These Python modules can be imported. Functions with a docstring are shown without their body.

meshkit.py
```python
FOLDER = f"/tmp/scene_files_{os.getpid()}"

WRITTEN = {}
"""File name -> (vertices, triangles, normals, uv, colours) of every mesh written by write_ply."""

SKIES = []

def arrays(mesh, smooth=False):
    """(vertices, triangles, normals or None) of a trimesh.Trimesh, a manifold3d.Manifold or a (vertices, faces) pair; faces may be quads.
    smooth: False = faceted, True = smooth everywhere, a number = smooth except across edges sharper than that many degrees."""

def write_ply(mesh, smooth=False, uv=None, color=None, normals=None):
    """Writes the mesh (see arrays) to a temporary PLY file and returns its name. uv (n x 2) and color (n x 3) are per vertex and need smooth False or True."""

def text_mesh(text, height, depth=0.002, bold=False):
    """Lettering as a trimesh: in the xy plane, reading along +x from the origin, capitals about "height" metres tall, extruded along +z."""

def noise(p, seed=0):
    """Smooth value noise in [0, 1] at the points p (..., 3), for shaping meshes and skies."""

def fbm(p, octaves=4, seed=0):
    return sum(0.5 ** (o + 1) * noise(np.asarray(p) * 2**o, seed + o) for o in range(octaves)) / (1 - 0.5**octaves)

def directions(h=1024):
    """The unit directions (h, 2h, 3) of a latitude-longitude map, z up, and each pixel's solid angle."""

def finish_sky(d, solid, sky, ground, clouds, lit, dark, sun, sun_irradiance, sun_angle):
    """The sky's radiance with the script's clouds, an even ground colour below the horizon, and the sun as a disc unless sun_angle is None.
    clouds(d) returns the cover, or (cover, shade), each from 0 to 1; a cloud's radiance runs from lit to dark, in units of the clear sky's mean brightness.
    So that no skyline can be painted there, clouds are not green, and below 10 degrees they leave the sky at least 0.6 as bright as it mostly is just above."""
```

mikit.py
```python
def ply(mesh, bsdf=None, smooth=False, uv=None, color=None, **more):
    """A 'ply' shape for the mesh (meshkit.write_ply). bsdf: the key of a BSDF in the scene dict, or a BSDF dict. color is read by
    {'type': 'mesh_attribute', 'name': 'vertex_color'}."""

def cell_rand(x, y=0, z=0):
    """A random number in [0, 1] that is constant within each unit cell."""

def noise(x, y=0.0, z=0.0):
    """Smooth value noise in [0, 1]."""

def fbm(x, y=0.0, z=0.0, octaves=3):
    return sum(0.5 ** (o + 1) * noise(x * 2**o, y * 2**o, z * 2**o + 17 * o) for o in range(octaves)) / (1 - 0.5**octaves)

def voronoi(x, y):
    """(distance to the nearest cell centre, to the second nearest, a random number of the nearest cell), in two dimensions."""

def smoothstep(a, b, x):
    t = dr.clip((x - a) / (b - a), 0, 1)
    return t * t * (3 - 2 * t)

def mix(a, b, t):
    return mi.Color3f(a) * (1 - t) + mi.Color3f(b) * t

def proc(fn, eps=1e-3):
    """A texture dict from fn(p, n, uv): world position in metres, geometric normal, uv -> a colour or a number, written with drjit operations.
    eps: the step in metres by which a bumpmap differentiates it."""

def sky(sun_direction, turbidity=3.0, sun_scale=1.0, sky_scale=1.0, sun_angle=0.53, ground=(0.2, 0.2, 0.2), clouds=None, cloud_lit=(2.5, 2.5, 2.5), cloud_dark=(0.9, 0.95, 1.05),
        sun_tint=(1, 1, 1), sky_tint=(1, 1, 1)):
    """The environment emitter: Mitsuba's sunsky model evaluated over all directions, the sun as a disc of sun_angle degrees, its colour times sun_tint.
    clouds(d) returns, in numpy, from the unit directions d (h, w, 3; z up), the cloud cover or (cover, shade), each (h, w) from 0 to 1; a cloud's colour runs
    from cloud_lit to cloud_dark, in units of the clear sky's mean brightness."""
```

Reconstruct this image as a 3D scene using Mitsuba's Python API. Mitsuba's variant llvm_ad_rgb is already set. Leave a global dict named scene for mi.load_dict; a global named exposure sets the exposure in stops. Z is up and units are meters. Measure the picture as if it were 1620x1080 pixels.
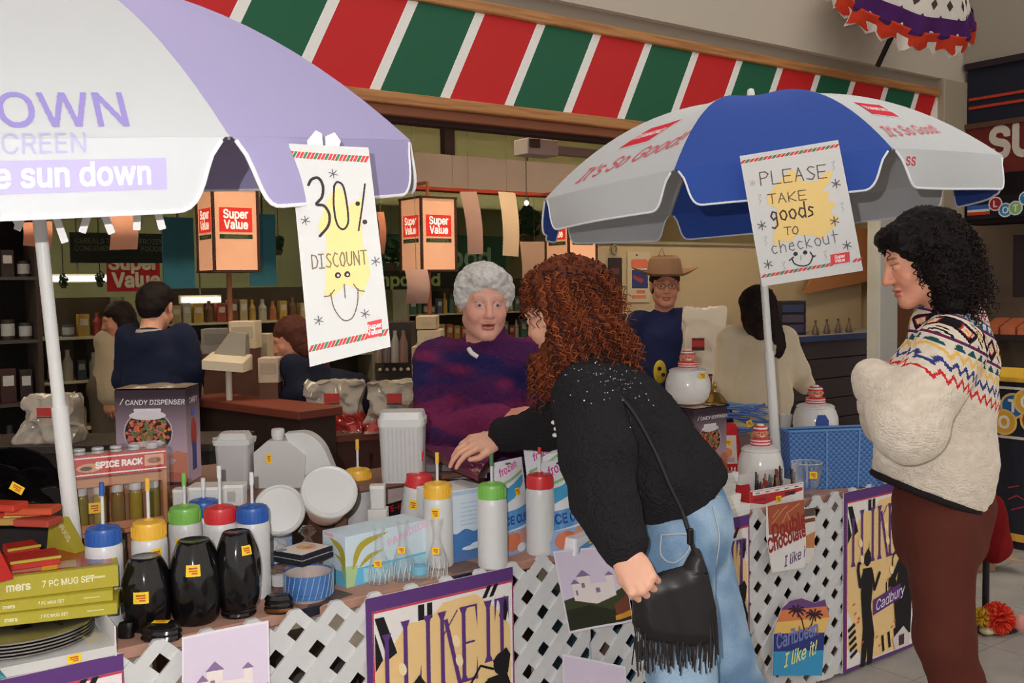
import math, random
import numpy as np, trimesh, shapely, manifold3d as m3
import shapely.geometry as sg, shapely.affinity as sa
from shapely.ops import unary_union
import mitsuba as mi, drjit as dr
import mikit, meshkit
from mikit import proc, noise, fbm, mix, smoothstep

T = mi.ScalarTransform4f
scene, labels = {}, {}
PI = math.pi
rng = random.Random(7)

# ---------------------------------------------------------------- camera, light, exposure
# world: X along the shop front, Y into the shop, Z up, metres
F_PX, CAM = 1575.0, np.array([0, 0, 1.6])
yaw, pitch, roll = math.radians(53.6), math.radians(3.2), math.radians(0.8)
fw = np.array([math.cos(yaw)*math.cos(pitch), math.sin(yaw)*math.cos(pitch), -math.sin(pitch)])
rt0 = np.array([math.sin(yaw), -math.cos(yaw), 0]); up0 = np.cross(rt0, fw)
cu = math.cos(roll)*up0 + math.sin(roll)*rt0; cr = math.cos(roll)*rt0 - math.sin(roll)*up0
RT = rt0.copy(); FH = np.array([math.cos(yaw), math.sin(yaw), 0]); UP = np.array([0, 0, 1.0])
scene['camera'] = {'type': 'perspective', 'fov_axis': 'x', 'fov': 2*math.degrees(math.atan(810/F_PX)),
    'to_world': T().look_at(origin=CAM.tolist(), target=(CAM+fw).tolist(), up=cu.tolist()), 'near_clip': 0.05, 'far_clip': 200.0}
exposure = 0.0
FLASH, AMBIENT = 12.5, 0.76
flash_at = CAM - 0.10*rt0 + 0.11*UP - 0.02*FH
scene['flash'] = {'type': 'spot', 'to_world': T().look_at(origin=flash_at.tolist(), target=(flash_at+fw+0.02*UP).tolist(), up=[0, 0, 1]),
    'intensity': {'type': 'rgb', 'value': [FLASH*1.0, FLASH*0.97, FLASH*0.95]}, 'cutoff_angle': 48.0, 'beam_width': 30.0, 'sampling_weight': 40.0}
scene['mall_air'] = {'type': 'constant', 'radiance': {'type': 'rgb', 'value': [AMBIENT*1.0, AMBIENT*0.93, AMBIENT*0.84]}, 'sampling_weight': 30.0}

def proj(p):
    d = np.asarray(p, float) - CAM; z = d @ fw
    return np.stack([810+F_PX*(d@cr)/z, 540-F_PX*(d@cu)/z], -1)
def ray(x, y): return fw + cr*(x-810)/F_PX - cu*(y-540)/F_PX
def at(x, y, z): return CAM + ray(x, y)*z
def onY(x, y, Y): r = ray(x, y); return CAM + r*((Y-CAM[1])/r[1])
def onZ(x, y, Z): r = ray(x, y); return CAM + r*((Z-CAM[2])/r[2])
def onX(x, y, X): r = ray(x, y); return CAM + r*((X-CAM[0])/r[0])

# ---------------------------------------------------------------- colours and materials
def C3(*a): return tuple(float(x) for x in C(*a))
def C(r, g, b):
    c = np.array([r, g, b], float)/255
    return np.where(c <= 0.04045, c/12.92, ((c+0.055)/1.055)**2.4)
def _packed(p, n, uv):
    """colour of a mesh of plain-coloured pieces, carried in its texture coordinates (merges far better than an attribute)"""
    v = dr.round(uv.y); g = dr.floor((v+.5)/1024); b = v-g*1024
    return mi.Color3f(dr.square(uv.x), dr.square(g/1023), dr.square(b/1023))
PACKED, ATTR = proc(_packed), {'type': 'mesh_attribute', 'name': 'vertex_color'}
def vc(rough, spec=0.4, col=None, **k):
    return {'type': 'twosided', 'bsdf': {'type': 'principled', 'base_color': col or PACKED, 'roughness': rough, 'specular': spec, **k}}
scene['m_matte'] = vc(0.9, 0.2)
scene['m_paper'] = vc(0.6, 0.35)
scene['m_plastic'] = vc(0.35, 0.5)
scene['m_gloss'] = vc(0.12, 0.6)
scene['m_metal'] = vc(0.25, 0.5, metallic=0.9)
scene['m_cloth'] = vc(0.95, 0.1, sheen=0.4)
scene['m_skin'] = vc(0.5, 0.35)
scene['m_hair'] = vc(0.6, 0.14)
scene['m_wood'] = {'type': 'twosided', 'bsdf': {'type': 'principled', 'roughness': 0.55, 'specular': 0.4,
    'base_color': proc(lambda p, n, uv: mix(C3(168, 112, 66), C3(192, 136, 84), smoothstep(.3, .7, fbm(p.x*4, p.y*40, p.z*60, 3))))}}
scene['m_floor'] = {'type': 'twosided', 'bsdf': {'type': 'principled', 'roughness': 0.45, 'specular': 0.4,
    'base_color': proc(lambda p, n, uv: mix(C3(150, 146, 142), C3(172, 168, 163), fbm(p.x*9, p.y*9, 1.0, 3)))}}
scene['m_glass'] = {'type': 'thindielectric', 'int_ior': 1.35}
scene['m_film'] = {'type': 'thindielectric', 'int_ior': 1.6}
def lamp(rgb, w=1.0): return {'type': 'area', 'sampling_weight': float(w), 'radiance': {'type': 'rgb', 'value': [float(x) for x in rgb]}}

# ---------------------------------------------------------------- naming and writing entries
_seen = {}
def number(key):
    if key not in _seen: _seen[key] = 0; return key
    _seen[key] += 1
    return f'{key}_{_seen[key]:03d}'
def thing(name, label, cat, group=None):
    k = number(name); labels[k] = {'label': label, 'category': cat}
    if group: labels[k]['group'] = group
    return k
def structure(name, label=None):
    k = number(name); labels[k] = {'kind': 'structure'}
    if label: labels[k]['label'] = label
    return k
def stuff(name, label, cat):
    k = number(name); labels[k] = {'label': label, 'category': cat, 'kind': 'stuff'}
    return k

class MB:
    """Collects coloured pieces and writes them as ONE mesh."""
    def __init__(s): s.v, s.f, s.n, s.c, s.k = [], [], [], [], 0
    def add(s, mesh, col, smooth=35, M=None):
        v, f, n = meshkit.arrays(mesh, smooth)
        if n is None:
            fv = v[f].reshape(-1, 3); fn = np.cross(v[f[:, 1]]-v[f[:, 0]], v[f[:, 2]]-v[f[:, 0]])
            l = np.linalg.norm(fn, axis=1, keepdims=True); fn = fn/np.where(l > 0, l, 1)
            cc = np.asarray(col(v) if callable(col) else col, float); col = cc
            if cc.ndim == 2: col = cc[f].reshape(-1, 3)
            v, n, f = fv, np.repeat(fn, 3, 0), np.arange(len(fv)).reshape(-1, 3)
        if M is not None:
            M = np.asarray(M, float); v = v@M[:3, :3].T + M[:3, 3]; n = n@np.linalg.inv(M[:3, :3])
            n /= np.linalg.norm(n, axis=1, keepdims=True)+1e-20
            if np.linalg.det(M[:3, :3]) < 0: f = f[:, ::-1]
        c = np.asarray(col(v) if callable(col) else col, float)
        c = np.broadcast_to(c, (len(v), 3))
        s.v.append(v); s.f.append(f+s.k); s.n.append(n); s.c.append(c); s.k += len(v)
        return s
    def ply(s, bsdf, M=None, **more):
        v, f, n, c = np.vstack(s.v), np.vstack(s.f), np.vstack(s.n), np.vstack(s.c)
        if np.abs(c[f]-c[f[:, :1]]).max() > 1e-4:          # colours that run into each other: a vertex attribute
            if bsdf+'_g' not in scene: scene[bsdf+'_g'] = {**scene[bsdf], 'bsdf': {**scene[bsdf]['bsdf'], 'base_color': ATTR}} if scene[bsdf]['bsdf']['type'] == 'principled' else scene[bsdf]
            fn_, bsdf = meshkit.write_ply((v, f), False, None, c, n), bsdf+'_g'
        else:
            q = np.sqrt(np.clip(c, 0, 1)); fn_ = meshkit.write_ply((v, f), False, np.stack([q[:, 0], np.round(q[:, 1]*1023)*1024+np.round(q[:, 2]*1023)], 1), None, n)
        d = {'type': 'ply', 'filename': fn_, 'face_normals': False, 'bsdf': {'type': 'ref', 'id': bsdf}, **more}
        if M is not None: d['to_world'] = T(np.asarray(M, float))
        return d
def put(key, mb, bsdf='m_matte', M=None, **more):
    """One entry of the scene: a whole one-mesh thing."""
    if not isinstance(mb, (MB, dict)): raise TypeError(key)
    d = mb.ply(bsdf, M, **more) if isinstance(mb, MB) else dict(mb)
    if isinstance(mb, dict) and M is not None: d['to_world'] = T(np.asarray(M, float))
    scene[key] = d
    return key
def part(parent, name, mb, bsdf='m_matte', M=None, label=None, **more):
    k = number(parent+'__'+name); put(k, mb, bsdf, M, **more)
    if label: labels[k] = {'label': label}
    return k
def one(mesh, col, smooth=35): return MB().add(mesh, col, smooth)

# ---------------------------------------------------------------- transforms and shapes
def mat(o, ex, ey, ez):
    M = np.eye(4); M[:3, 0], M[:3, 1], M[:3, 2], M[:3, 3] = ex, ey, ez, o; return M
def unit(a): a = np.asarray(a, float); return a/np.linalg.norm(a)
def trans(x, y, z): M = np.eye(4); M[:3, 3] = x, y, z; return M
def rotz(a): c, s = math.cos(a), math.sin(a); M = np.eye(4); M[:2, :2] = [[c, -s], [s, c]]; return M
def rot(axis, a): return trimesh.transformations.rotation_matrix(a, axis)
def scl(x, y, z): return np.diag([x, y, z, 1.0])
def box(x0, x1, y0, y1, z0, z1, bev=0.0):
    if bev <= 0:
        m = trimesh.creation.box((x1-x0, y1-y0, z1-z0)); m.apply_translation(((x0+x1)/2, (y0+y1)/2, (z0+z1)/2)); return m
    b = min(bev, (x1-x0)/2.01, (y1-y0)/2.01, (z1-z0)/2.01); pts = []
    for X, sx in ((x0, 1), (x1, -1)):
        for Y, sy in ((y0, 1), (y1, -1)):
            for Z, sz in ((z0, 1), (z1, -1)):
                pts += [(X+sx*b, Y+sy*b, Z), (X+sx*b, Y, Z+sz*b), (X, Y+sy*b, Z+sz*b)]
    return hull(pts)
def hull(pts): return trimesh.Trimesh(np.asarray(pts, float)).convex_hull
def lathe(prof, n=28):
    """prof: list of (r, z) from bottom to top."""
    p = np.array(prof, float); a = np.arange(n)*2*PI/n
    v = np.stack([p[:, None, 0]*np.cos(a), p[:, None, 0]*np.sin(a), np.repeat(p[:, None, 1], n, 1)], -1).reshape(-1, 3)
    i, j = np.meshgrid(np.arange(len(p)-1), np.arange(n), indexing='ij'); j2 = (j+1) % n
    q = np.stack([i*n+j, i*n+j2, (i+1)*n+j2, (i+1)*n+j], -1).reshape(-1, 4)
    f = np.vstack([q[:, [0, 1, 2]], q[:, [0, 2, 3]]])
    m = trimesh.Trimesh(v, f, process=False); m.merge_vertices(); m.update_faces(m.nondegenerate_faces()); return m
def tube(pts, r, n=8, caps=True):
    p = np.asarray(pts, float); rr = np.broadcast_to(np.asarray(r, float), (len(p),))
    t = np.gradient(p, axis=0); t /= np.linalg.norm(t, axis=1, keepdims=True)+1e-12
    ref = np.array([0, 0, 1.0]) if abs(t[0][2]) < .9 else np.array([1.0, 0, 0]); b = []
    u = np.cross(t[0], ref); u /= np.linalg.norm(u)
    for k in range(len(p)):
        u = u - t[k]*(u@t[k]); u /= np.linalg.norm(u)+1e-12; b.append(u)
    b = np.array(b); w = np.cross(t, b); a = np.arange(n)*2*PI/n
    v = (p[:, None]+rr[:, None, None]*(np.cos(a)[None, :, None]*b[:, None]+np.sin(a)[None, :, None]*w[:, None])).reshape(-1, 3)
    i, j = np.meshgrid(np.arange(len(p)-1), np.arange(n), indexing='ij'); j2 = (j+1) % n
    q = np.stack([i*n+j, i*n+j2, (i+1)*n+j2, (i+1)*n+j], -1).reshape(-1, 4); f = [q[:, [0, 1, 2]], q[:, [0, 2, 3]]]
    if caps:
        k0 = len(v); v = np.vstack([v, p[:1], p[-1:]]); jj = np.arange(n)
        f += [np.stack([(jj+1) % n, jj, jj*0+k0], 1), np.stack([(len(p)-1)*n+jj, (len(p)-1)*n+(jj+1) % n, jj*0+k0+1], 1)]
    return trimesh.Trimesh(v, np.vstack(f), process=False)
def cyl(p0, p1, r, n=16): return tube([p0, p1], r, n)
def extr(poly, h):
    """shapely polygon(s) extruded along z."""
    gs = [g for g in getattr(poly, 'geoms', [poly]) if g.geom_type == 'Polygon' and g.area > 1e-9]
    return trimesh.util.concatenate([trimesh.creation.extrude_polygon(g, h, engine='earcut') for g in gs])
def ball(c, r, sub=2, s=(1, 1, 1)):
    m = trimesh.creation.icosphere(sub, 1.0); m.apply_scale(np.array(s)*r); m.apply_translation(c); return m
def sheet_grid(fn, nu, nv):
    """Grid surface fn(u, v) -> points, u and v in 0..1."""
    u, v = np.meshgrid(np.linspace(0, 1, nu), np.linspace(0, 1, nv), indexing='ij')
    p = np.asarray(fn(u, v)).reshape(-1, 3) if not isinstance(fn(u, v), tuple) else np.stack(fn(u, v), -1).reshape(-1, 3)
    i, j = np.meshgrid(np.arange(nu-1), np.arange(nv-1), indexing='ij'); a = i*nv+j
    q = np.stack([a, a+nv, a+nv+1, a+1], -1).reshape(-1, 4)
    return trimesh.Trimesh(p, np.vstack([q[:, [0, 1, 2]], q[:, [0, 2, 3]]]), process=False)
def thicken(m, t):
    """A sheet mesh given thickness t along its normals."""
    v, f = np.array(m.vertices), np.array(m.faces); n = np.array(m.vertex_normals)
    e = np.sort(m.edges, axis=1); uq, inv, cnt = np.unique(e, axis=0, return_inverse=True, return_counts=True)
    bd = m.edges[cnt[inv.ravel()] == 1]; k = len(v)
    side = np.vstack([np.stack([bd[:, 1], bd[:, 0], bd[:, 0]+k], 1), np.stack([bd[:, 1], bd[:, 0]+k, bd[:, 1]+k], 1)])
    return trimesh.Trimesh(np.vstack([v+n*t/2, v-n*t/2]), np.vstack([f, f[:, ::-1]+k, side]), process=False)

# ---------------------------------------------------------------- lettering and flat print
import glob as _g
from PIL import Image, ImageDraw, ImageFont
_FONT = {}
def text2d(text, h, bold=0, w=1.0, slant=0.0, align='l'):
    k = (text, bold)
    if k not in _FONT:
        font = ImageFont.truetype(_g.glob('/opt/blender-*/*/datafiles/fonts/Inter.woff2')[0], 96)
        x0, y0, x1, y1 = font.getbbox(text, anchor='ls', stroke_width=bold)
        im = Image.new('L', (x1-x0+8, y1-y0+8)); ImageDraw.Draw(im).text((4-x0, 4-y0), text, 255, font, anchor='ls', stroke_width=bold)
        on = np.pad(np.asarray(im) > 127, ((0, 0), (1, 1))).astype(np.int8)
        r, s = np.nonzero(np.diff(on, axis=1) == 1); e = np.nonzero(np.diff(on, axis=1) == -1)[1]
        g = unary_union([sg.box(a, -q-1, b, -q) for a, q, b in zip(s, r, e)]).buffer(.6).buffer(-.6).simplify(.8)
        _FONT[k] = sa.translate(g, -4, 4-y0)
    s = h/70.0
    g = sa.affine_transform(_FONT[k], [s*w, s*slant, 0, s, 0, 0])
    if align == 'c': b = g.bounds; g = sa.translate(g, -(b[0]+b[2])/2, 0)
    if align == 'r': g = sa.translate(g, -g.bounds[2], 0)
    return g
def stroke(pts, w, cap='round'): return sg.LineString(pts).buffer(w/2, cap_style=cap, quad_segs=3)
def strokes(list_, w): return unary_union([stroke(p, w) for p in list_])
def rect(x0, y0, x1, y1): return sg.box(min(x0, x1), min(y0, y1), max(x0, x1), max(y0, y1))
def poly(*pts): return sg.Polygon(pts).buffer(0)
def ell(x, y, a, b=None, n=20):
    t = np.arange(n)*2*PI/n; b = a if b is None else b; return sg.Polygon(np.stack([x+a*np.cos(t), y+b*np.sin(t)], 1))
def tri(p):
    out_v, out_f, k = [], [], 0
    for g in getattr(p, 'geoms', [p]):
        if g.geom_type != 'Polygon' or g.area < 1e-10: continue
        v, f = trimesh.creation.triangulate_polygon(g, engine='earcut')
        out_v.append(v); out_f.append(np.asarray(f)+k); k += len(v)
    return (np.vstack(out_v), np.vstack(out_f)) if out_v else (None, None)
def grid_cut(p, step):
    x0, y0, x1, y1 = p.bounds; out = []
    for i in range(int(math.floor(x0/step)), int(math.ceil(x1/step))):
        for j in range(int(math.floor(y0/step)), int(math.ceil(y1/step))):
            g = p.intersection(sg.box(i*step, j*step, (i+1)*step, (j+1)*step))
            if not g.is_empty: out += [q for q in getattr(g, 'geoms', [g]) if q.geom_type == 'Polygon']
    return sg.MultiPolygon(out)
def prints(layers, fmap, base=0.0006, dz=0.0003, step=None):
    """Flat print: coloured polygons (list of (polygon, colour)), each layer a little prouder, laid on a surface fmap(x, y, z) -> points."""
    mb = MB()
    for i, (p, c) in enumerate(layers):
        if p.is_empty: continue
        if step: p = grid_cut(p, step)
        v, f = tri(p)
        if v is None: continue
        m = trimesh.Trimesh(fmap(v[:, 0], v[:, 1], np.full(len(v), base+dz*i)), f, process=False)
        a = m.vertices[f[:, 0]]; up_ = fmap(v[f[:, 0], 0], v[f[:, 0], 1], np.full(len(f), base+dz*i+.01))
        if np.median(np.einsum('ij,ij->i', m.face_normals, up_-a)) < 0: m.faces = m.faces[:, ::-1]
        mb.add(m, c, True)
    return mb
def planar(o, ex, ey):
    o, ex, ey = np.asarray(o, float), unit(ex), unit(ey); n = np.cross(ex, ey)
    return lambda x, y, z: o+np.outer(x, ex)+np.outer(y, ey)+np.outer(z, n)

# ---------------------------------------------------------------- implicit bodies
def nets(fn, lo, hi, h):
    """Surface of fn < 0 on a grid of step h (surface nets)."""
    lo, hi = np.asarray(lo, float), np.asarray(hi, float); n = np.ceil((hi-lo)/h).astype(int)+1
    g = np.stack(np.meshgrid(*[lo[k]+h*np.arange(n[k]) for k in range(3)], indexing='ij'), -1)
    d = np.asarray(fn(g.reshape(-1, 3)), float).reshape(n); ins = d < 0
    acc = np.zeros(tuple(n-1)+(3,)); cnt = np.zeros(tuple(n-1))
    for ax in range(3):
        sl0 = [slice(None)]*3; sl1 = [slice(None)]*3; sl0[ax] = slice(0, -1); sl1[ax] = slice(1, None)
        a, b = d[tuple(sl0)], d[tuple(sl1)]; x = (a < 0) != (b < 0); t = np.where(x, a/np.where(x, a-b, 1), 0)
        o1, o2 = [k for k in range(3) if k != ax]
        for i in (0, 1):
            for j in (0, 1):
                s = [None]*3; s[ax] = slice(None); s[o1] = slice(i, n[o1]-1+i); s[o2] = slice(j, n[o2]-1+j)
                xx, tt = x[tuple(s)], t[tuple(s)]; cnt += xx; acc[..., ax] += tt*xx; acc[..., o1] += i*xx; acc[..., o2] += j*xx
    on = cnt > 0; idx = np.full(cnt.shape, -1); idx[on] = np.arange(on.sum())
    v = lo+h*(np.argwhere(on)+acc[on]/cnt[on][:, None]); faces = []
    for ax in range(3):
        o1, o2 = [(1, 2), (2, 0), (0, 1)][ax]
        sl0 = [slice(1, -1)]*3; sl1 = [slice(1, -1)]*3; sl0[ax] = slice(0, -1); sl1[ax] = slice(1, None)
        a, b = ins[tuple(sl0)], ins[tuple(sl1)]
        e = np.argwhere(a != b); fl = a[a != b]
        if not len(e): continue
        off = np.ones(3, int); off[ax] = 0; base = e+off
        def cell(i, j): c = base.copy(); c[:, o1] -= i; c[:, o2] -= j; return idx[c[:, 0], c[:, 1], c[:, 2]]
        q = np.stack([cell(1, 1), cell(0, 1), cell(0, 0), cell(1, 0)], 1); q[~fl] = q[~fl][:, ::-1]
        faces += [q[:, [0, 1, 2]], q[:, [0, 2, 3]]]
    f = np.vstack(faces); f = f[(f >= 0).all(1)]
    return trimesh.Trimesh(v, f, process=False)
def smin(a, b, k):
    h = np.clip(.5+.5*(b-a)/k, 0, 1); return b*(1-h)+a*h-k*h*(1-h)
def smax(a, b, k): return -smin(-a, -b, k)
def bone(p, a, b, ra, rb):
    a, b = np.asarray(a, float), np.asarray(b, float); ab = b-a
    t = np.clip((p-a)@ab/max(ab@ab, 1e-12), 0, 1); return np.linalg.norm(p-a-t[:, None]*ab, axis=1)-(ra+(rb-ra)*t)
def ellip(p, c, r, R=None):
    q = p-np.asarray(c, float)
    if R is not None: q = q@R
    r = np.asarray(r, float); k0 = np.linalg.norm(q/r, axis=1); k1 = np.linalg.norm(q/r**2, axis=1)
    return k0*(k0-1)/np.maximum(k1, 1e-9)
def smooth_mesh(m, it=2):
    import scipy.sparse as sp
    v, f = np.array(m.vertices), np.array(m.faces); e = np.vstack([f[:, :2], f[:, 1:], f[:, [2, 0]]]); n = len(v)
    A = sp.coo_matrix((np.ones(2*len(e)), (np.r_[e[:, 0], e[:, 1]], np.r_[e[:, 1], e[:, 0]])), (n, n)).tocsr(); A.data[:] = 1
    A = sp.diags(1/np.maximum(np.asarray(A.sum(1)).ravel(), 1))@A
    for k in range(2*it): v = v+(.5 if k % 2 == 0 else -.52)*(A@v-v)
    return trimesh.Trimesh(v, f, process=False)
def bez(*pts, n=12):
    """Smooth curve through the points (Catmull-Rom)."""
    p = np.asarray(pts, float); p = np.vstack([2*p[0]-p[1], p, 2*p[-1]-p[-2]]); out = []
    for i in range(1, len(p)-2):
        t = np.linspace(0, 1, n, endpoint=False)[:, None]; a, b, c, d = p[i-1:i+3]
        out.append(.5*((2*b)+(c-a)*t+(2*a-5*b+4*c-d)*t*t+(3*b-a-3*c+d)*t**3))
    return np.vstack(out+[p[-2:-1]])
# ================================================================ the setting
TH = 0.75          # table top height
FY = 4.5           # plane of the shop front
def sbox(parent, name, b, col, bsdf='m_matte', bev=0.0, **k): return part(parent, name, one(box(*b, bev=bev), col), bsdf, **k)

fl = structure('floor')
tile = {'type': 'cube'}
put(fl, one(box(-4, 12, -2.5, 13, -0.12, -0.004), C(96, 92, 88)), 'm_matte')
for i in range(5):
    for j in range(5):
        x0, y0 = 3.0+.6*i, 1.0+.6*j
        part(fl, 'tile', one(box(x0+.002, x0+.598, y0+.002, y0+.598, -.004, 0.0), C(160, 156, 150)), 'm_floor')
part(fl, 'sheet', one(box(-4, 2.998, -2.5, 13, -.004, 0), C(150, 146, 140)), 'm_floor')

# shop front: striped fascia between two timber beams
fa = structure('trim_1')
STR = [(2.475+.42*k) for k in range(-9, 13)]
z0f, z1f, sl = 2.592, 3.075, 0.24
for k, x in enumerate(STR):
    def para(a, b): return hull([(a, FY, z0f), (b, FY, z0f), (a+sl, FY, z1f), (b+sl, FY, z1f), (a, FY+.03, z0f), (b, FY+.03, z0f), (a+sl, FY+.03, z1f), (b+sl, FY+.03, z1f)])
    e = min(x+.42-.031, 7.36)
    part(fa, 'white_stripe', one(para(x-.031, min(x+.031, 7.39)), C(246, 244, 240), False), 'm_paper')
    if x+.04 < 7.3:
        part(fa, 'green_stripe' if (k-9) % 2 == 0 else 'red_stripe', one(para(x+.032, e), C(32, 98, 70) if (k-9) % 2 == 0 else C(205, 38, 40), False), 'm_paper')
bm = structure('trim_2')
part(bm, 'beam', one(box(-2, 7.62, FY-.05, FY+.06, 2.530, 2.590, .006), 1), 'm_wood')
part(bm, 'lower_lip', one(box(-2, 7.62, FY-.02, FY+.10, 2.478, 2.530, .004), C(140, 84, 58)), 'm_paper')
part(bm, 'dark_rail', one(box(-2, 7.62, FY+.02, FY+.10, 2.452, 2.478), C(60, 42, 38)), 'm_matte')
part(bm, 'upper_beam', one(box(-2, 7.62, FY-.03, FY+.06, 3.076, 3.135, .006), 1), 'm_wood')
wf = structure('wall_front')
beige = C(198, 187, 172)
put(wf, one(box(-4, 8.3, FY-.03, FY+.25, 3.22, 5.2), beige), 'm_matte')
part(wf, 'recess', one(box(-4, 7.95, FY+.02, FY+.2, 3.136, 3.22), C(150, 138, 124)))
co = structure('trim_3')
put(co, one(box(7.63, 8.02, FY-.06, FY+.3, 0, 3.22, .01), C(170, 158, 138)), 'm_matte')
po = structure('trim_4')
xa, xb = onY(1392, 460, 4.62)[0], onY(1421, 460, 4.62)[0]
put(po, one(box(xa, xb, 4.62, 4.74, 0, 2.45, .008), C(205, 203, 196)), 'm_paper')
pb = structure('trim_5')
put(pb, one(box(xb+.02, 7.63, 4.70, 4.76, 0, 2.45), C(112, 70, 48)), 'm_paper')

# side wing with the lottery shop, facing -X
ww = structure('wall_right')
XW = 7.95
put(ww, one(box(XW, XW+.3, 0.2, FY-.031, 3.36, 5.2), C(160, 152, 140)))
part(ww, 'lintel', one(box(XW-.03, XW+.3, 0.2, FY-.06, 3.31, 3.36), C(52, 42, 46)))
part(ww, 'sign_panel', one(box(XW+.02, XW+.3, 0.2, FY-.06, 2.87, 3.31), C(26, 30, 46)), 'm_paper')
for z in (3.06, 2.99): part(ww, 'neon_line', one(box(XW+.006, XW+.02, 0.2, FY-.08, z, z+.022), C(190, 60, 40)), 'm_paper')
part(ww, 'ledge', one(box(XW-.02, XW+.3, 0.2, FY-.06, 2.83, 2.87), C(96, 70, 56)))
part(ww, 'name_board', one(box(XW, XW+.3, 0.2, FY-.06, 2.45, 2.83), C(110, 40, 34)), 'm_paper')
m = prints([(text2d('SU', .235, 5, w=.9), C(216, 208, 196))], planar((XW, 4.26, 2.575), (0, -1, 0), (0, 0, 1)), base=.004)
part(ww, 'letters', m, 'm_paper')
part(ww, 'window_back', one(box(XW+.5, XW+.55, 0.2, FY+.3, 0, 2.45), C(120, 104, 92)))
part(ww, 'dark_header', one(box(XW, XW+.3, 0.2, FY-.06, 2.05, 2.449), C(30, 24, 26)))
sgn = thing('lottery_sign', 'lit sign of coloured lettered balls under the dark header at the right edge', 'sign')
L = [(rect(0, .005, .19, .03), C(214, 70, 44)), (rect(0, .03, .19, .05), C(235, 235, 235)), (rect(0, .05, .19, .085), C(60, 110, 200))]
for i, (ch, c, y) in enumerate((('L', C(190, 40, 50), .055), ('O', C(70, 150, 215), 0.0), ('T', C(150, 200, 120), .01), ('T', C(50, 130, 200), .08), ('O', C(220, 110, 60), .02), ('O', C(240, 170, 40), .09))):
    x = .235+i*.082
    L += [(ell(x, y+.03, .058), C(235, 240, 245)), (ell(x, y+.03, .047), c), (sa.translate(text2d(ch, .05, 3, align='c'), x, y+.005), C(250, 250, 250))]
mb = prints(L, planar((XW-.012, 4.41, 2.12), (0, -1, 0), (0, 0, 1)))
part(sgn, 'panel', one(box(XW-.012, XW, 3.75, 4.415, 2.09, 2.27), C(24, 22, 28)), 'm_paper')
part(sgn, 'balls', mb, 'm_paper')

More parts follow.
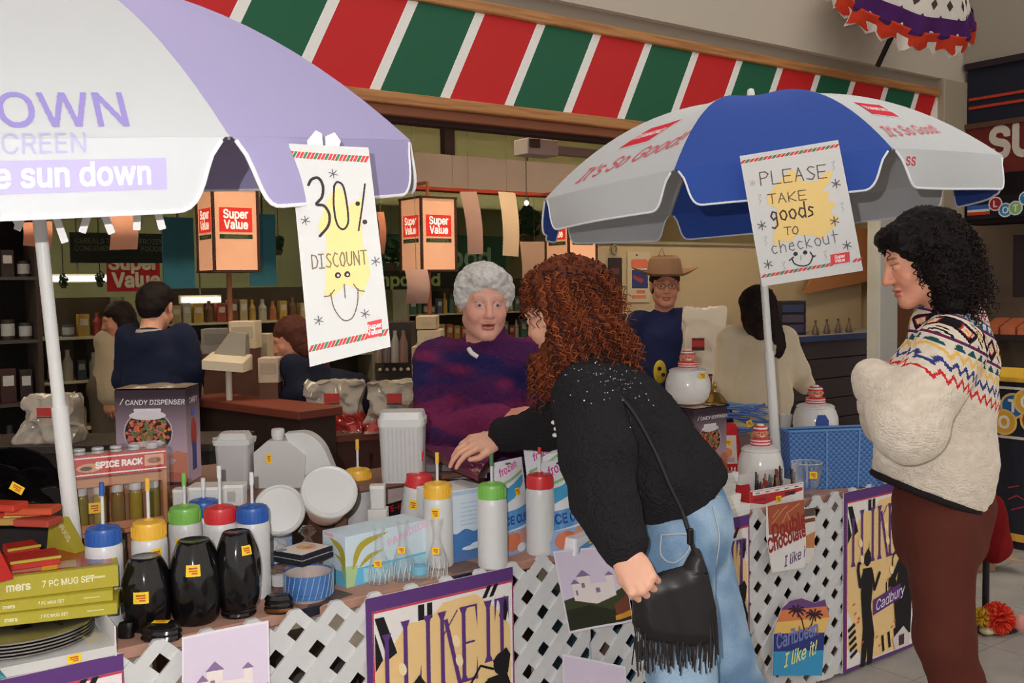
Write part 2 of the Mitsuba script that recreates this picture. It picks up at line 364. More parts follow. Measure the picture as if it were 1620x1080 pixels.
# shop interior shell
ins = structure('ceiling')
put(ins, one(box(-7, 9.6, FY+.25, 13, 3.2, 3.35), C(190, 186, 150)))
wb = structure('wall_back'); put(wb, one(box(-7, 9.6, 12.8, 13, 0, 3.2), C(150, 156, 120)))
wl = structure('wall_left'); put(wl, one(box(-7.2, -7, FY, 13, 0, 3.2), C(70, 60, 54)))
wr = structure('wall_inside'); put(wr, one(box(9.5, 9.7, FY+.3, 13, 0, 3.2), C(176, 156, 124)))
# soffit band across the shop, with its thin red edge
so = structure('trim_6')
for a, b in ((-3, 1.3), (1.303, 4.24), (4.243, 7.2), (7.203, 9.5)):
    part(so, 'panel', one(box(a, b, 6.5, 6.62, 2.36, 2.613), C(158, 140, 130)), 'm_matte')
part(so, 'red_edge', one(box(-3, 9.5, 6.48, 6.62, 2.335, 2.36), C(170, 62, 40)), 'm_paper')
part(so, 'hanger', one(box(4.20, 4.29, 6.53, 6.6, 2.613, 3.2), C(52, 40, 38)))
gw = structure('wall_partition')
put(gw, one(box(-7, 9.5, 7.4, 7.5, 2.3, 3.2), C(196, 198, 146)))
# beige kiosk wall at the right inside
kw = structure('wall_kiosk')
put(kw, one(box(5.42, 9.4, 6.4, 6.5, 0, 1.95), C(186, 166, 134)))
part(kw, 'cap', one(box(5.40, 9.4, 6.38, 6.52, 1.95, 1.975), C(150, 140, 120)))
# ================================================================ table, lattice, posters
tb = thing('trestle_table', 'long brown topped stall table behind the white lattice', 'table')
part(tb, 'table_top', one(box(-1.2, 4.15, 2.43, 3.06, TH-.03, TH, .004), C(176, 134, 116)), 'm_paper')
for x in (-1.0, .88, 2.24, 3.9):
    for y in (2.52, 2.99): part(tb, 'leg', one(box(x-.02, x+.02, y-.02, y+.02, 0, TH-.03), C(120, 96, 80)))

for i, (x, y, w, d, h, c, lab) in enumerate(((.3, 2.6, .5, .38, .42, C(120, 84, 60), 'large brown carton under the left end of the stall table'), (.95, 2.62, .4, .36, .50, C(70, 66, 66), 'dark grey carton under the table behind the first lattice'), (1.45, 2.6, .42, .38, .38, C(104, 74, 56), 'brown carton under the table behind the middle jazz poster'), (2.3, 2.64, .45, .34, .46, C(60, 96, 130), 'blue carton under the table behind the landscape poster'), (2.84, 2.62, .44, .36, .52, C(88, 60, 48), 'dark brown carton under the table behind the jeans'), (3.36, 2.62, .44, .36, .56, C(52, 48, 52), 'black carton under the table behind the cup shaped signs'))):
    t = thing('stored_carton', lab, 'box'); M = trans(x, y, 0)
    part(t, 'carton', one(box(0, w, 0, d, .001, h, .004), c), 'm_paper', M); part(t, 'tape', one(box(w*.46, w*.54, -.002, 0, .001, h-.001), np.clip(c*1.5, 0, 1)), 'm_paper', M)
UMB = [  # centre of rim, tilt, radius, height, power, phase, first colours
    ((.5393, 2.7776, 1.9635), -.0814, -.0945, .9612, .421, 2.18, -1.4117),
    ((3.4438, 2.8615, 2.005), -.0328, .0614, .9593, .3828, 2.3565, -2.7485)]
def umbrella(i, label, cols, hem):
    Cn, ax, ay, R, h, p, th = UMB[i]; Cn = np.array(Cn)
    a = unit((ax, ay, 1.)); e1 = unit(np.cross([0, 1, 0], a)); e2 = np.cross(a, e1)
    t = thing('market_umbrella', label, 'umbrella')
    def surf(k, s, w):
        """point on panel k: s in 0..1 across the panel, w: 0 apex .. 1 rim, beyond 1 down the valance (metres/0.14)."""
        t0, t1 = th+(k)*PI/4, th+(k+1)*PI/4
        s, w = np.asarray(s, float), np.asarray(w, float); wr = np.clip(w, 0, 1)
        A = np.cos(t0)*e1+np.sin(t0)*e2; B = np.cos(t1)*e1+np.sin(t1)*e2
        dirv = A*(1-s[..., None])+B*s[..., None]
        bulge = 1+.02*4*s*(1-s)*wr
        pt = Cn+R*(wr*bulge)[..., None]*dirv+a*(h*(1-wr**p))[..., None]
        sag = 4*s*(1-s)*wr*(1-wr)*.05
        pt = pt-a*sag[..., None]
        dn = np.maximum(w-1, 0); out = unit(A+B)
        flare = out*(.02*np.sin(dn*PI/2)+.015*np.sin(s*7+k*2)*dn)[..., None]
        return pt-UP*(dn*.135)[..., None]+flare
    for k in range(8):
        c = cols[k % 2]
        g1 = sheet_grid(lambda u, v: surf(k-1, v, u), 18, 15)
        part(t, 'canopy_panel', one(thicken(g1, .0015), c, True), 'm_cloth')
        # valance flap with rounded lower corners, cut free of its neighbours
        def flap(u, v):
            v = .5-.5*np.cos(np.asarray(v)*PI)
            edge = np.minimum(v, 1-v); n = 1-np.clip((edge-.0)/.10, 0, 1)
            L = np.sqrt(np.clip(1-n**3.0, 0, 1))*.95+.05
            ins_ = .010+.050*(1-np.exp(-np.clip(u*L, 0, 1)*5))
            s = ins_+(1-2*ins_)*v
            return surf(k-1, s, 1+u*L)
        g2 = sheet_grid(flap, 12, 41)
        fp = part(t, 'valance_flap', one(thicken(g2, .0015), c, True), 'm_cloth')
        ed = flap(np.ones(41), np.linspace(0, 1, 41))
        part(fp, 'hem', one(tube(ed, .0042, 6), hem, True), 'm_cloth')
        rb = np.stack([surf(k-1, np.zeros(12), np.linspace(.03, 1, 12))])[0]-a*.006
        part(t, 'rib', one(tube(rb, .004, 6), C(190, 190, 190), True), 'm_metal')
        mid = surf(k-1, np.array([0.]), np.array([.55]))[0]-a*.012
        part(t, 'strut', one(tube([Cn-a*.02, mid], .0035, 6), C(190, 190, 190), True), 'm_metal')
    base = Cn+a*((TH+.001-Cn[2])/a[2])
    pl = MB().add(tube([base, Cn+a*(h-.01)], .0165, 20), C(232, 232, 230), 60).add(tube([base+a*.02, base+a*.55], .021, 20), C(232, 232, 230), 60)
    part(t, 'pole', pl, 'm_plastic')
    part(t, 'foot', MB().add(lathe([(0, 0), (.06, 0), (.06, .008), (.03, .03), (.024, .05), (0, .05)], 24), C(222, 222, 220), 35, trans(base[0], base[1], TH)), 'm_plastic')
    part(t, 'runner', one(tube([Cn-a*.05, Cn+a*.01], .028, 20), C(225, 225, 225), 60), 'm_plastic')
    part(t, 'finial', one(tube([Cn+a*(h-.005), Cn+a*(h+.03), Cn+a*(h+.045), Cn+a*(h+.05)], [.017, .017, .014, .006], 14), C(235, 235, 235), 50), 'm_plastic')
    return t, surf, (Cn, a, R)
lil, white = C(166, 159, 200), C(194, 197, 200)
u1, surf1, _ = umbrella(0, 'large white and lilac parasol at left with purple lettering on its front panel', (white, lil), C(236, 236, 240))
u2, surf2, _ = umbrella(1, 'blue and white parasol at right with red script on its white panels', (white, C(56, 84, 165)), C(232, 234, 240))
def onpanel(surf, k, wref, width, x0=.5):
    """flat print map onto panel k: x metres across from x0, y metres up the panel from w=wref."""
    def fm(x, y, z):
        w = wref-np.asarray(y)/.97
        w = np.where(w > 1, 1+(w-1)*.97/.135, w)
        wr = np.clip(w, .12, 1); s = x0+np.asarray(x)/(.735*wr)
        p = surf(k, s, w); e = 1e-3
        n = np.cross(surf(k, s+e, w)-p, surf(k, s, w-e)-p); n /= np.linalg.norm(n, axis=-1, keepdims=True)
        return p+n*np.asarray(z)[..., None]
    return fm
PUR = C(150, 138, 200)
def put_text(parent, surf, k, wref, layers, x0=.5): part(parent, 'lettering', prints(layers, onpanel(surf, k, wref, 1, x0), base=.002, dz=.0006, step=.03), 'm_cloth')
put_text(u1, surf1, -1, 1.0, [
    (sa.translate(text2d('DOWN', .074, 1, w=.86, align='r'), .12, .023), PUR),
    (sa.translate(text2d('SUNSCREEN', .036, 0, w=.84, align='r'), .043, -.0265), C(176, 172, 206))], x0=.60)
put_text(u1, surf1, -1, 1.0, [
    (rect(-.60, -.094, .175, -.038), C(180, 172, 218)),
    (sa.translate(text2d('take the sun down', .040, 3, w=.84, align='r'), .148, -.083), C(235, 236, 238))], x0=.60)
def diamond(parent, k, x0, flip, sx, rs_, sc=1.0):
    d = poly((-.115, -.062), (-.05, .075), (.115, .075), (.05, -.062))
    L = [(sa.translate(d, .006, -.008), C(215, 214, 222)), (d, C(205, 48, 66)), (sa.translate(text2d('DIAMOND', .036, 2, w=.62, slant=.25, align='c'), 0, -.012), C(240, 236, 236))]
    scr = sa.translate(sa.rotate(text2d("It's So Good!", .070*sc, 0, w=.84, slant=.45, align='c'), rs_, origin=(0, 0)), sx, -.195)
    L.append((scr, C(214, 92, 108)))
    put_text(parent, surf2, k, .71, [(sa.rotate(p, flip, origin=(0, 0)), c) for p, c in L], x0)
diamond(u2, -1, .517, 0, .045, 10); diamond(u2, 1, .395, 0, -.02, 8, .80)
put_text(u2, surf2, 1, 1.06, [(text2d('ss', .042, 1, slant=.5), C(206, 70, 86))], .06)

# ---------------------------------------------------------------- lattice panels
def lattice(x0, x1, label):
    t = thing('lattice_panel', label, 'lattice')
    P, W = .083*math.sqrt(2), .046; top = .762
    n = int((x1-x0)/P)+2; zz = [(x0, 0.0)]
    for i in range(n):
        xc = x0+P*i; zz += [(xc-.012, top), (xc+.012, top), (xc+P/2, top-P/2+.012)]
    zone = sg.Polygon(zz+[(x1, top-.03), (x1, 0)]).buffer(0).intersection(rect(x0, 0.012, x1, top))
    for d, y in ((1, 2.409), (-1, 2.416)):
        for i in range(-12, n+12):
            xs = x0+P*i
            ln = sg.LineString([(xs-d*1.2, top-1.2), (xs+d*.3, top+.3)]).buffer(W/2, cap_style='flat').intersection(zone)
            for g in getattr(ln, 'geoms', [ln]):
                if g.geom_type == 'Polygon' and g.area > 4e-4:
                    m = extr(g, .007); m.apply_transform(mat((0, y, 0), (1, 0, 0), (0, 0, 1), (0, -1, 0)))
                    part(t, 'slat', one(m, C(208, 208, 208), False), 'm_plastic')
    return t
lattice(.0, 2.07, 'white lattice panel behind the leftmost posters along the table front')
lattice(2.075, 3.86, 'white lattice panel at the far right end of the table front')

# ---------------------------------------------------------------- posters on the lattice
def pp(Y, *pts): return sg.Polygon([(q[0], q[2]) for q in (onY(x, y, Y) for x, y in pts)]).buffer(0)
def pl_(Y, *pts): return [(q[0], q[2]) for q in (onY(x, y, Y) for x, y in pts)]
def fy(Y): return planar((0, Y, 0), (1, 0, 0), (0, 0, 1))
def board(key, shape, Y, col, layers, th=.003, bsdf='m_paper', name='print'):
    m = extr(shape, th); m.apply_transform(mat((0, Y+th, 0), (1, 0, 0), (0, 0, 1), (0, -1, 0)))
    part(key, 'sheet', one(m, col, False), bsdf)
    if layers: part(key, name, prints([(p.intersection(shape), c) for p, c in layers], fy(Y)), bsdf)
TAN, PURP, BLK = C(236, 200, 140), C(92, 54, 120), C(24, 20, 24)
def big_letter(ch, x, w, y0, y1):
    t, s = .013, .030
    I_ = lambda xx: [rect(xx-t/2, y0, xx+t/2, y1), poly((xx-s/2, y1), (xx+s/2, y1), (xx+t/2, y1-.02), (xx-t/2, y1-.02)), poly((xx-s/2, y0), (xx+s/2, y0), (xx+t/2, y0+.02), (xx-t/2, y0+.02))]
    if ch == 'I': return I_(x)
    if ch == 'L': return I_(x)+[poly((x, y0), (x+w, y0), (x+w, y0+.09), (x+w-.012, y0+.012), (x, y0+.012))]
    if ch == 'K': return I_(x)+[stroke([(x, y0+.15), (x+w-.005, y1-.005)], .004, 'flat'), stroke([(x+.012, y0+.2), (x+w, y0)], .013, 'flat')]
    if ch == 'E': return I_(x)+[rect(x, y1-.006, x+w, y1), poly((x+w-.008, y1), (x+w, y1), (x+w, y1-.07)), rect(x, (y0+y1)/2, x+w*.8, (y0+y1)/2+.006), rect(x, y0, x+w, y0+.008), poly((x+w-.008, y0), (x+w, y0), (x+w, y0+.07))]
    if ch == 'T': return I_(x)+[rect(x-w/2, y1-.006, x+w/2, y1), poly((x-w/2, y1), (x-w/2+.01, y1), (x-w/2, y1-.07)), poly((x+w/2, y1), (x+w/2-.01, y1), (x+w/2, y1-.07))]
def sax_man(x, y, s=1.0):
    p = [ell(x+.03, y+.085, .028, .034), poly((x+.0, y+.10), (x+.05, y+.13), (x+.065, y+.105), (x+.055, y+.05), (x+.01, y+.06)), poly((x-.02, y+.05), (x+.05, y+.055), (x+.07, y+.0), (x+.055, y-.30), (x-.05, y-.30), (x-.07, y-.14)),
         stroke([(x-.02, y+.03), (x-.075, y-.04), (x-.05, y-.11)], .030), stroke([(x-.0, y+.075), (x-.045, y+.095), (x-.08, y+.05), (x-.085, y-.03), (x-.10, y-.10), (x-.125, y-.09), (x-.125, y-.05)], .007), ell(x-.095, y-.06, .016, .03)]
    return sa.scale(unary_union(p), s, s, origin=(x, y))
def dancer(x, y):
    return unary_union([ell(x, y+.085, .024, .03), poly((x-.02, y+.105), (x+.005, y+.13), (x+.026, y+.10)), poly((x-.03, y+.05), (x+.03, y+.045), (x+.035, y-.05), (x+.025, y-.12), (x+.05, y-.24), (x+.03, y-.40), (x, y-.40), (x, y-.28), (x-.02, y-.40), (x-.05, y-.40), (x-.03, y-.2), (x-.045, y-.05)),
        stroke([(x-.025, y+.03), (x-.05, y-.02), (x-.065, y+.05), (x-.06, y+.075)], .018), stroke([(x+.028, y+.03), (x+.05, y-.05), (x+.085, y+.01)], .017)])
def keys(x, y, n, dx, dy, w, h, a):
    return unary_union([sa.rotate(rect(x+dx*i, y+dy*i, x+dx*i+w, y+dy*i+h), a, origin=(x+dx*i, y+dy*i)) for i in range(n)])
def like_poster(x0, label, w=.5, zt=.752, zb=.012):
    t = thing('jazz_poster', label, 'poster', None)
    H = zt-zb; S = lambda g: sa.translate(g, x0, zb)
    L = [(rect(0, 0, w, H), C(232, 226, 222)), (rect(.024, .02, w-.012, H-.046), C(232, 226, 222)),
         (sg.Polygon([(.024, .1), (.06, .2), (.024, .26), (.024, .53), (.09, .60), (.13, .645), (.20, .64), (.25, .68), (.36, .685), (.42, .64), (.46, .60), (w-.012, .56), (w-.012, .16), (.42, .12), (.38, .02), (.16, .02), (.10, .07)]), TAN),
         (rect(0, 0, .020, H), PURP), (rect(0, H-.040, w, H), PURP), (rect(0, 0, w, .014), PURP), (rect(.020, .014, .024, H-.040), C(196, 60, 80)), (rect(.02, H-.046, w, H-.040), C(196, 60, 80)), (rect(w-.005, 0, w, H-.04), C(150, 70, 110)),
         (unary_union([poly((.026, .68), (.055, .68), (.095, .57), (.065, .555)), poly((.026, .64), (.026, .53), (.05, .56)), rect(.165, .645, .185, .69), rect(.195, .645, .212, .69)]), BLK),
         (unary_union([poly((.385, .665), (.40, .665), (.42, .70), (.405, .70)), poly((.41, .665), (.425, .665), (.445, .70), (.43, .70)), poly((.445, .60), (.47, .58), (.482, .63), (.465, .66)), keys(.05, .05, 5, -.004, .028, .05, .015, 25), keys(.27, .03, 4, .045, .006, .016, .07, 8)]), BLK)]
    let = []
    for ch, x, ww in (('I', .062, 0), ('L', .122, .05), ('I', .196, 0), ('K', .244, .058), ('E', .318, .048), ('I', .405, 0), ('T', .455, .052)): let += big_letter(ch, x, ww, .43 if x < .4 else .47, .655 if x > .1 else .63)
    L.append((unary_union(let), PURP))
    L.append((unary_union([sax_man(.42, .37), dancer(.16, .36)]), BLK))
    L.append((keys(.1, .2, 1, 0, 0, .012, .012, 30).union(unary_union([sa.rotate(rect(a, b, a+.016, b+.006), 30) for a, b in ((.06, .27), (.30, .33), (.31, .29), (.09, .19), (.07, .23), (.35, .14), (.22, .10), (.33, .12), (.24, .06), (.12, .1))])), C(214, 90, 60)))
    L.append((poly((.20, .20), (.40, .235), (.40, .30), (.20, .265)), PURP))
    L.append((sa.translate(sa.rotate(text2d('Cadbury', .042, 1, w=.92, slant=.3), 9.5, origin=(0, 0)), .215, .214), C(225, 215, 228)))
    L.append((unary_union([sa.rotate(ell(a, b, .012, .02), 20) for a, b in ((.11, .52), (.29, .56), (.30, .50), (.12, .45), (.33, .37))]), C(244, 222, 178)))
    L.append((poly((.34, .07), (.42, .11), (.47, .06), (.46, .016), (.36, .016)), C(214, 205, 200)))
    L.append((rect(.385, .03, .425, .075), C(70, 50, 60)))
    board(t, S(rect(0, 0, w, H)), 2.396, C(230, 224, 220), [(S(p), c) for p, c in L])
    return t
like_poster(.118, 'jazz poster at the lower left corner with only its purple top edge in view')
like_poster(1.256, 'tan jazz poster reading I LIKE IT between two stretches of lattice, nearest in full view')
like_poster(2.335, 'tan jazz poster half hidden behind the woman in jeans')
like_poster(onY(1334, 900, 2.396)[0], 'tan jazz poster at the far table end beside the brown trousers')
def view_poster(Y, px, label, curl=0.0):
    """white sheet with a pale lilac sky, a cream hilltop house and dark hedges"""
    t = thing('landscape_poster', label, 'poster')
    q = [onY(x, y, Y) for x, y in px]; sh = sg.Polygon([(a[0], a[2]) for a in q])
    TL, TR, BR, BL = [np.array((a[0], a[2])) for a in q]
    def B(u, v): p = (TL*(1-u)+TR*u)*(1-v)+(BL*(1-u)+BR*u)*v; return (p[0], p[1])
    def PB(*uv): return sg.Polygon([B(u, v) for u, v in uv]).buffer(0)
    L = [(PB((.02, .02), (.98, .02), (.98, .97), (.02, .97)), C(222, 208, 228)),
         (PB((.02, .6), (.3, .56), (.6, .66), (.98, .5), (.98, .97), (.02, .97)), C(62, 68, 44)),
         (PB((.02, .72), (.4, .70), (.7, .8), (.98, .74), (.98, .97), (.02, .97)), C(44, 46, 32)),
         (PB((.18, .62), (.18, .42), (.28, .42), (.28, .34), (.46, .34), (.46, .44), (.70, .44), (.70, .36), (.80, .36), (.80, .62), (.5, .70)), C(238, 226, 222)),
         (PB((.16, .42), (.23, .36), (.30, .42)).union(PB((.26, .34), (.37, .26), (.48, .34))).union(PB((.68, .36), (.75, .31), (.82, .36))), C(140, 116, 156)),
         (PB((.32, .42), (.37, .42), (.37, .48), (.32, .48)).union(PB((.52, .5), (.58, .5), (.58, .56), (.52, .56))).union(PB((.22, .5), (.25, .5), (.25, .56), (.22, .56))), C(150, 120, 150)),
         (PB((.74, .74), (.98, .60), (.98, .9), (.74, .9)), C(120, 66, 48)), (PB((.72, .88), (.98, .84), (.98, .92), (.72, .94)), C(214, 150, 50))]
    f0 = planar((0, Y, 0), (1, 0, 0), (0, 0, 1)); zc = TL[1]
    def fm(x, y, z):
        p = f0(x, y, z); p[:, 1] -= curl*np.clip((np.asarray(x)-TL[0])/(TR[0]-TL[0]), 0, 1)**2; return p
    mb = prints([(sh, C(232, 226, 234))]+L, fm, base=0, step=.02)
    back = prints([(sh, C(232, 228, 234))], lambda x, y, z: fm(x, y, z-.001), base=0, step=.02)
    part(t, 'sheet', back, 'm_paper'); part(t, 'picture', mb, 'm_paper'); return t
view_poster(2.375, [(288, 1008), (420, 978), (424, 1170), (288, 1190)], 'landscape poster with lilac sky pinned to the lattice below the black vases', .02)
view_poster(2.38, [(875, 872), (972, 860), (992, 978), (900, 1002)], 'landscape poster with lilac sky beside the hand holding the black bag', .03)
view_poster(2.38, [(890, 1034), (980, 1050), (984, 1210), (893, 1200)], 'landscape poster at the bottom edge below the black fringed bag', .03)
# milkshake cup cut-outs
t = thing('cup_sign', 'cup shaped sign reading Double Chocolate on the lattice under the utensil box', 'sign')
Y = 2.372
cup = pp(Y, (1213, 800), (1271, 790), (1275, 860), (1273, 897), (1222, 906), (1213, 850))
L = [(cup, C(232, 228, 226)), (pp(Y, (1214, 800), (1271, 790), (1274, 836), (1216, 846)), C(170, 88, 58)),
     (unary_union([sg.LineString(pl_(Y, *p)).buffer(.003) for p in ([(1220, 830), (1238, 806), (1245, 800)], [(1232, 840), (1244, 812), (1264, 796)], [(1245, 812), (1254, 834)], [(1222, 818), (1232, 806)])]), C(206, 130, 96))]
q = onY(1222, 852, Y); L.append((sa.translate(sa.rotate(text2d('Double', .056, 4, w=.80), 8, origin=(0, 0)), q[0]-.005, q[2]-.005), C(150, 48, 40)))
q = onY(1214, 875, Y); L.append((sa.translate(sa.rotate(text2d('Chocolate', .052, 4, w=.66), 8, origin=(0, 0)), q[0], q[2]), C(150, 48, 40)))
q = onY(1240, 897, Y); L.append((sa.translate(sa.rotate(text2d('I like it!', .040, 0, slant=.25, w=.8), 9, origin=(0, 0)), q[0], q[2]), C(84, 50, 110)))
board(t, cup, Y, C(232, 228, 226), L)
t = thing('cup_sign', 'cup shaped sign with a sunset beach and palm trees low on the lattice', 'sign')
cup = pp(Y, (1237, 962), (1250, 950), (1268, 946), (1288, 953), (1305, 948), (1312, 975), (1304, 1000), (1300, 1068), (1223, 1068), (1224, 1002), (1228, 985))
pt = lambda *p: pp(Y, *p)
L = [(cup, C(110, 70, 130)), (pt((1225, 966), (1312, 958), (1312, 1002), (1224, 1003)), C(226, 130, 84)), (pt((1225, 984), (1312, 976), (1312, 1002), (1224, 1003)), C(240, 196, 110)),
     (pt((1224, 1002), (1306, 1000), (1302, 1030), (1223, 1030)), C(46, 60, 130)), (pt((1223, 1030), (1302, 1028), (1300, 1068), (1223, 1068)), C(60, 156, 206)), (pt((1255, 1001), (1270, 996), (1292, 1001)), C(90, 60, 50))]
for cx, cy, bx in ((1260, 966, 1272), (1287, 972, 1276)):
    L.append((sg.LineString(pl_(Y, (cx, cy), ((cx+bx)/2+2, cy+14), (bx, 998))).buffer(.003), C(60, 30, 40)))
    L.append((unary_union([sg.LineString(pl_(Y, (cx, cy), (cx+math.cos(a)*8, cy+math.sin(a)*5-2), (cx+math.cos(a)*13, cy+math.sin(a)*9))).buffer(.0035) for a in np.arange(0, 2*PI, .7)]), C(52, 26, 44)))
q = onY(1226, 1026, Y); L.append((sa.translate(text2d('Caribbean', .055, 3, w=.70), q[0], q[2]), C(120, 130, 190)))
q = onY(1238, 1056, Y); L.append((sa.translate(sa.rotate(text2d('I like it!', .052, 2, slant=.25, w=.8), 3, origin=(0, 0)), q[0], q[2]), C(226, 230, 160)))
board(t, cup, Y, C(200, 200, 210), L)
t = thing('cup_sign', 'second chocolate cup sign partly behind the Double Chocolate sign', 'sign')
Y = 2.385
cup = pp(Y, (1268, 806), (1290, 802), (1288, 875), (1279, 892), (1272, 890))
L = [(pt((1268, 806), (1290, 802), (1289, 815), (1268, 818)), C(90, 76, 70)), (pt((1268, 822), (1289, 818), (1289, 824), (1268, 828)), C(120, 70, 50)), (pt((1270, 850), (1289, 840), (1288, 866), (1272, 866)), C(196, 130, 80))]
board(t, cup, Y, C(222, 216, 210), L)

# ---------------------------------------------------------------- hand lettered cards on the parasols
def card(point, normal, corners, label, cat='sign'):
    point, nrm = np.asarray(point, float), unit(normal)
    def hit(x, y): r = ray(x, y); return CAM+r*((point-CAM)@nrm/(r@nrm))
    ex = unit(np.cross(UP, nrm)); ey = np.cross(nrm, ex); o = hit(*corners[3])
    def to2(x, y): d = hit(x, y)-o; return (d@ex, d@ey)
    t = thing('hand_lettered_card', label, cat)
    sh = sg.Polygon([to2(*c) for c in corners]); b = sh.bounds
    def fm(x, y, z):
        x, y = np.asarray(x), np.asarray(y); k = .012*np.sin((y-b[1])/(b[3]-b[1])*PI*1.1)+.02*((x-b[0])/(b[2]-b[0])-.5)**2
        return o+np.outer(x, ex)+np.outer(y, ey)+np.outer(z+k, nrm)
    return t, sh, to2, fm
def to_deep(p): return p
RED, GRN, YEL, INK = C(206, 62, 60), C(70, 122, 84), C(238, 206, 140), C(44, 34, 36)
def dashes(to2, a, b, n, w, skip=()):
    r, g = [], []
    a, b = np.array(a, float), np.array(b, float)
    for i in range(n):
        if i in skip: continue
        p0, p1 = a+(b-a)*(i+.12)/n, a+(b-a)*(i+.88)/n; s = 2.5
        q = sg.Polygon([to2(p0[0]+s, p0[1]), to2(p1[0]+s, p1[1]), to2(p1[0]-s, p1[1]+w), to2(p0[0]-s, p0[1]+w)])
        (g if i % 3 == 1 else r).append(q)
    return [(unary_union(r), RED), (unary_union(g), GRN)]
def star(to2, x, y, r, w=.003): return unary_union([stroke([to2(x-r*math.cos(a), y-r*math.sin(a)), to2(x+r*math.cos(a), y+r*math.sin(a))], w) for a in (.3, 1.4, 2.4)])
def inkline(to2, pts, w): return stroke([to2(*p) for p in pts], w)

cpt = surf1(0, np.array([.42]), np.array([1.55]))[0]; nn = unit((CAM-cpt)*np.array([1, 1, .0])+np.array([.25, 0, 0]))
t, sh, to2, fm = card(cpt+nn*.10, nn, [(457, 227), (583, 233), (617, 548), (490, 580)], 'tall white card reading 30% DISCOUNT hung on the left parasol')
z = lambda x, y: (440+x/2.84, 210+y/2.84)
zl = lambda *p: [z(*q) for q in p]
L = [(sh, C(204, 204, 202))]+dashes(to2, (457.5, 239), (582.5, 247), 22, 10)+dashes(to2, (489, 546), (612, 519), 21, 11, (16, 17, 18))
L.append((sg.Polygon([to2(*q) for q in zl((175, 430), (215, 310), (260, 240), (300, 270), (315, 330), (372, 290), (375, 500), (400, 560), (410, 640), (370, 740), (350, 700), (300, 680), (240, 740), (210, 730), (215, 470))]).buffer(0), YEL))
w = .0042
ink = [inkline(to2, bez(*q, n=6), ww) for q, ww in (
    (zl((135, 235), (150, 210), (180, 205), (200, 240), (195, 290), (170, 322), (205, 330), (228, 370), (222, 420), (185, 465)), .0055),
    (zl((250, 240), (265, 222), (290, 240), (305, 310), (312, 400), (290, 435), (262, 410), (248, 330), (250, 240)), .004),
    (zl((388, 232), (375, 330), (358, 440)), .0035))]
for (x, y) in ((355, 320), (386, 402)): ink.append(sg.Point(to2(*z(x, y))).buffer(.0048))
L.append((unary_union(ink), INK))
gl = {'D': [[(0, 0), (0, 10)], [(0, 10), (5, 9), (7, 5), (5, 1), (0, 0)]], 'I': [[(3, 0), (3, 10)], [(0, 10), (6, 10)], [(0, 0), (6, 0)]], 'S': [[(6, 9), (3, 10), (1, 8), (3, 5.5), (6, 3), (4, 0), (0, 1)]], 'C': [[(6, 9), (3, 10), (0, 6), (1, 2), (4, 0), (6, 1)]],
      'O': [[(3, 10), (0, 6), (1, 1), (4, 0), (6, 4), (5, 9), (3, 10)]], 'U': [[(0, 10), (0, 3), (2, 0), (5, 1), (6, 10)]], 'N': [[(0, 0), (0, 10), (6, 0), (6, 10)]], 'T': [[(0, 10), (7, 10)], [(3.5, 10), (3.5, 0)]],
      'P': [[(0, 0), (0, 10), (4, 10), (6, 8), (4, 5.5), (0, 5)]], 'L': [[(0, 10), (0, 0), (6, 0)]], 'E': [[(6, 10), (0, 10), (0, 0), (6, 0)], [(0, 5), (5, 5)]], 'A': [[(0, 0), (3, 10), (6, 0)], [(1, 4), (5, 4)]], 'K': [[(0, 0), (0, 10)], [(6, 10), (0, 4), (6, 0)]],
      'g': [[(5, 6), (2, 7), (0, 4), (2, 1), (5, 3), (5, 6), (5, -3), (2, -5), (0, -4)]], 'o': [[(3, 7), (0, 5), (1, 1), (4, 0), (6, 3), (5, 6), (3, 7)]], 'd': [[(6, 11), (6, 0)], [(6, 6), (2, 7), (0, 3), (3, 0), (6, 2)]], 's': [[(5, 6), (2, 7), (1, 5), (4, 3), (4, 1), (0, 0)]],
      'c': [[(5, 6), (2, 7), (0, 4), (2, 0), (5, 1)]], 'h': [[(0, 11), (0, 0)], [(0, 4), (3, 7), (5, 5), (5, 0)]], 'e': [[(0, 4), (5, 4), (4, 7), (1, 6), (0, 2), (3, 0), (5, 1)]], 'k': [[(0, 11), (0, 0)], [(4, 7), (0, 3), (5, 0)]], 'u': [[(0, 7), (0, 2), (2, 0), (5, 1)], [(5, 7), (5, 0)]], 't': [[(2.5, 11), (2.5, 0)], [(0, 7), (6, 7)]]}
def hand(word, a, b, hgt, to2, wd, conv):
    """hand lettering from baseline point a to b (crop pixels), letters hgt tall"""
    a, b = np.array(a, float), np.array(b, float); d = (b-a)/len(word); up = np.array([-(b-a)[1], (b-a)[0]]); up = -up/np.linalg.norm(up)*hgt/10
    if up[1] > 0: up = -up
    out = []
    for i, ch in enumerate(word):
        for st in gl[ch]: out.append(stroke([to2(*conv(*(a+d*i+d*.78*(x/6.5)+up*y))) for x, y in st], wd))
    return unary_union(out)
L.append((hand('DISCOUNT', (152, 612), (402, 590), 62, to2, .0026, z), C(120, 104, 78)))
L.append((unary_union([inkline(to2, bez(*q, n=6), .0024) for q in (zl((232, 720), (250, 790), (290, 840), (330, 830), (352, 770), (355, 700)), zl((205, 735), (230, 730), (250, 705)), zl((335, 680), (355, 705), (383, 712)), zl((293, 680), (298, 740)))]), C(110, 96, 84)))
L.append((unary_union([sg.Point(to2(*z(x, y))).buffer(.0062) for x, y in ((265, 640), (307, 636))]), INK))
L.append((unary_union([sg.Point(to2(*z(x, y))).buffer(.0024) for x, y in ((266, 641), (308, 637))]), C(230, 224, 210)))
L.append((unary_union([star(to2, *z(x, y), 7, .0018) for x, y in ((246, 185), (180, 842), (387, 812), (120, 396), (432, 578))]), C(90, 86, 96)))
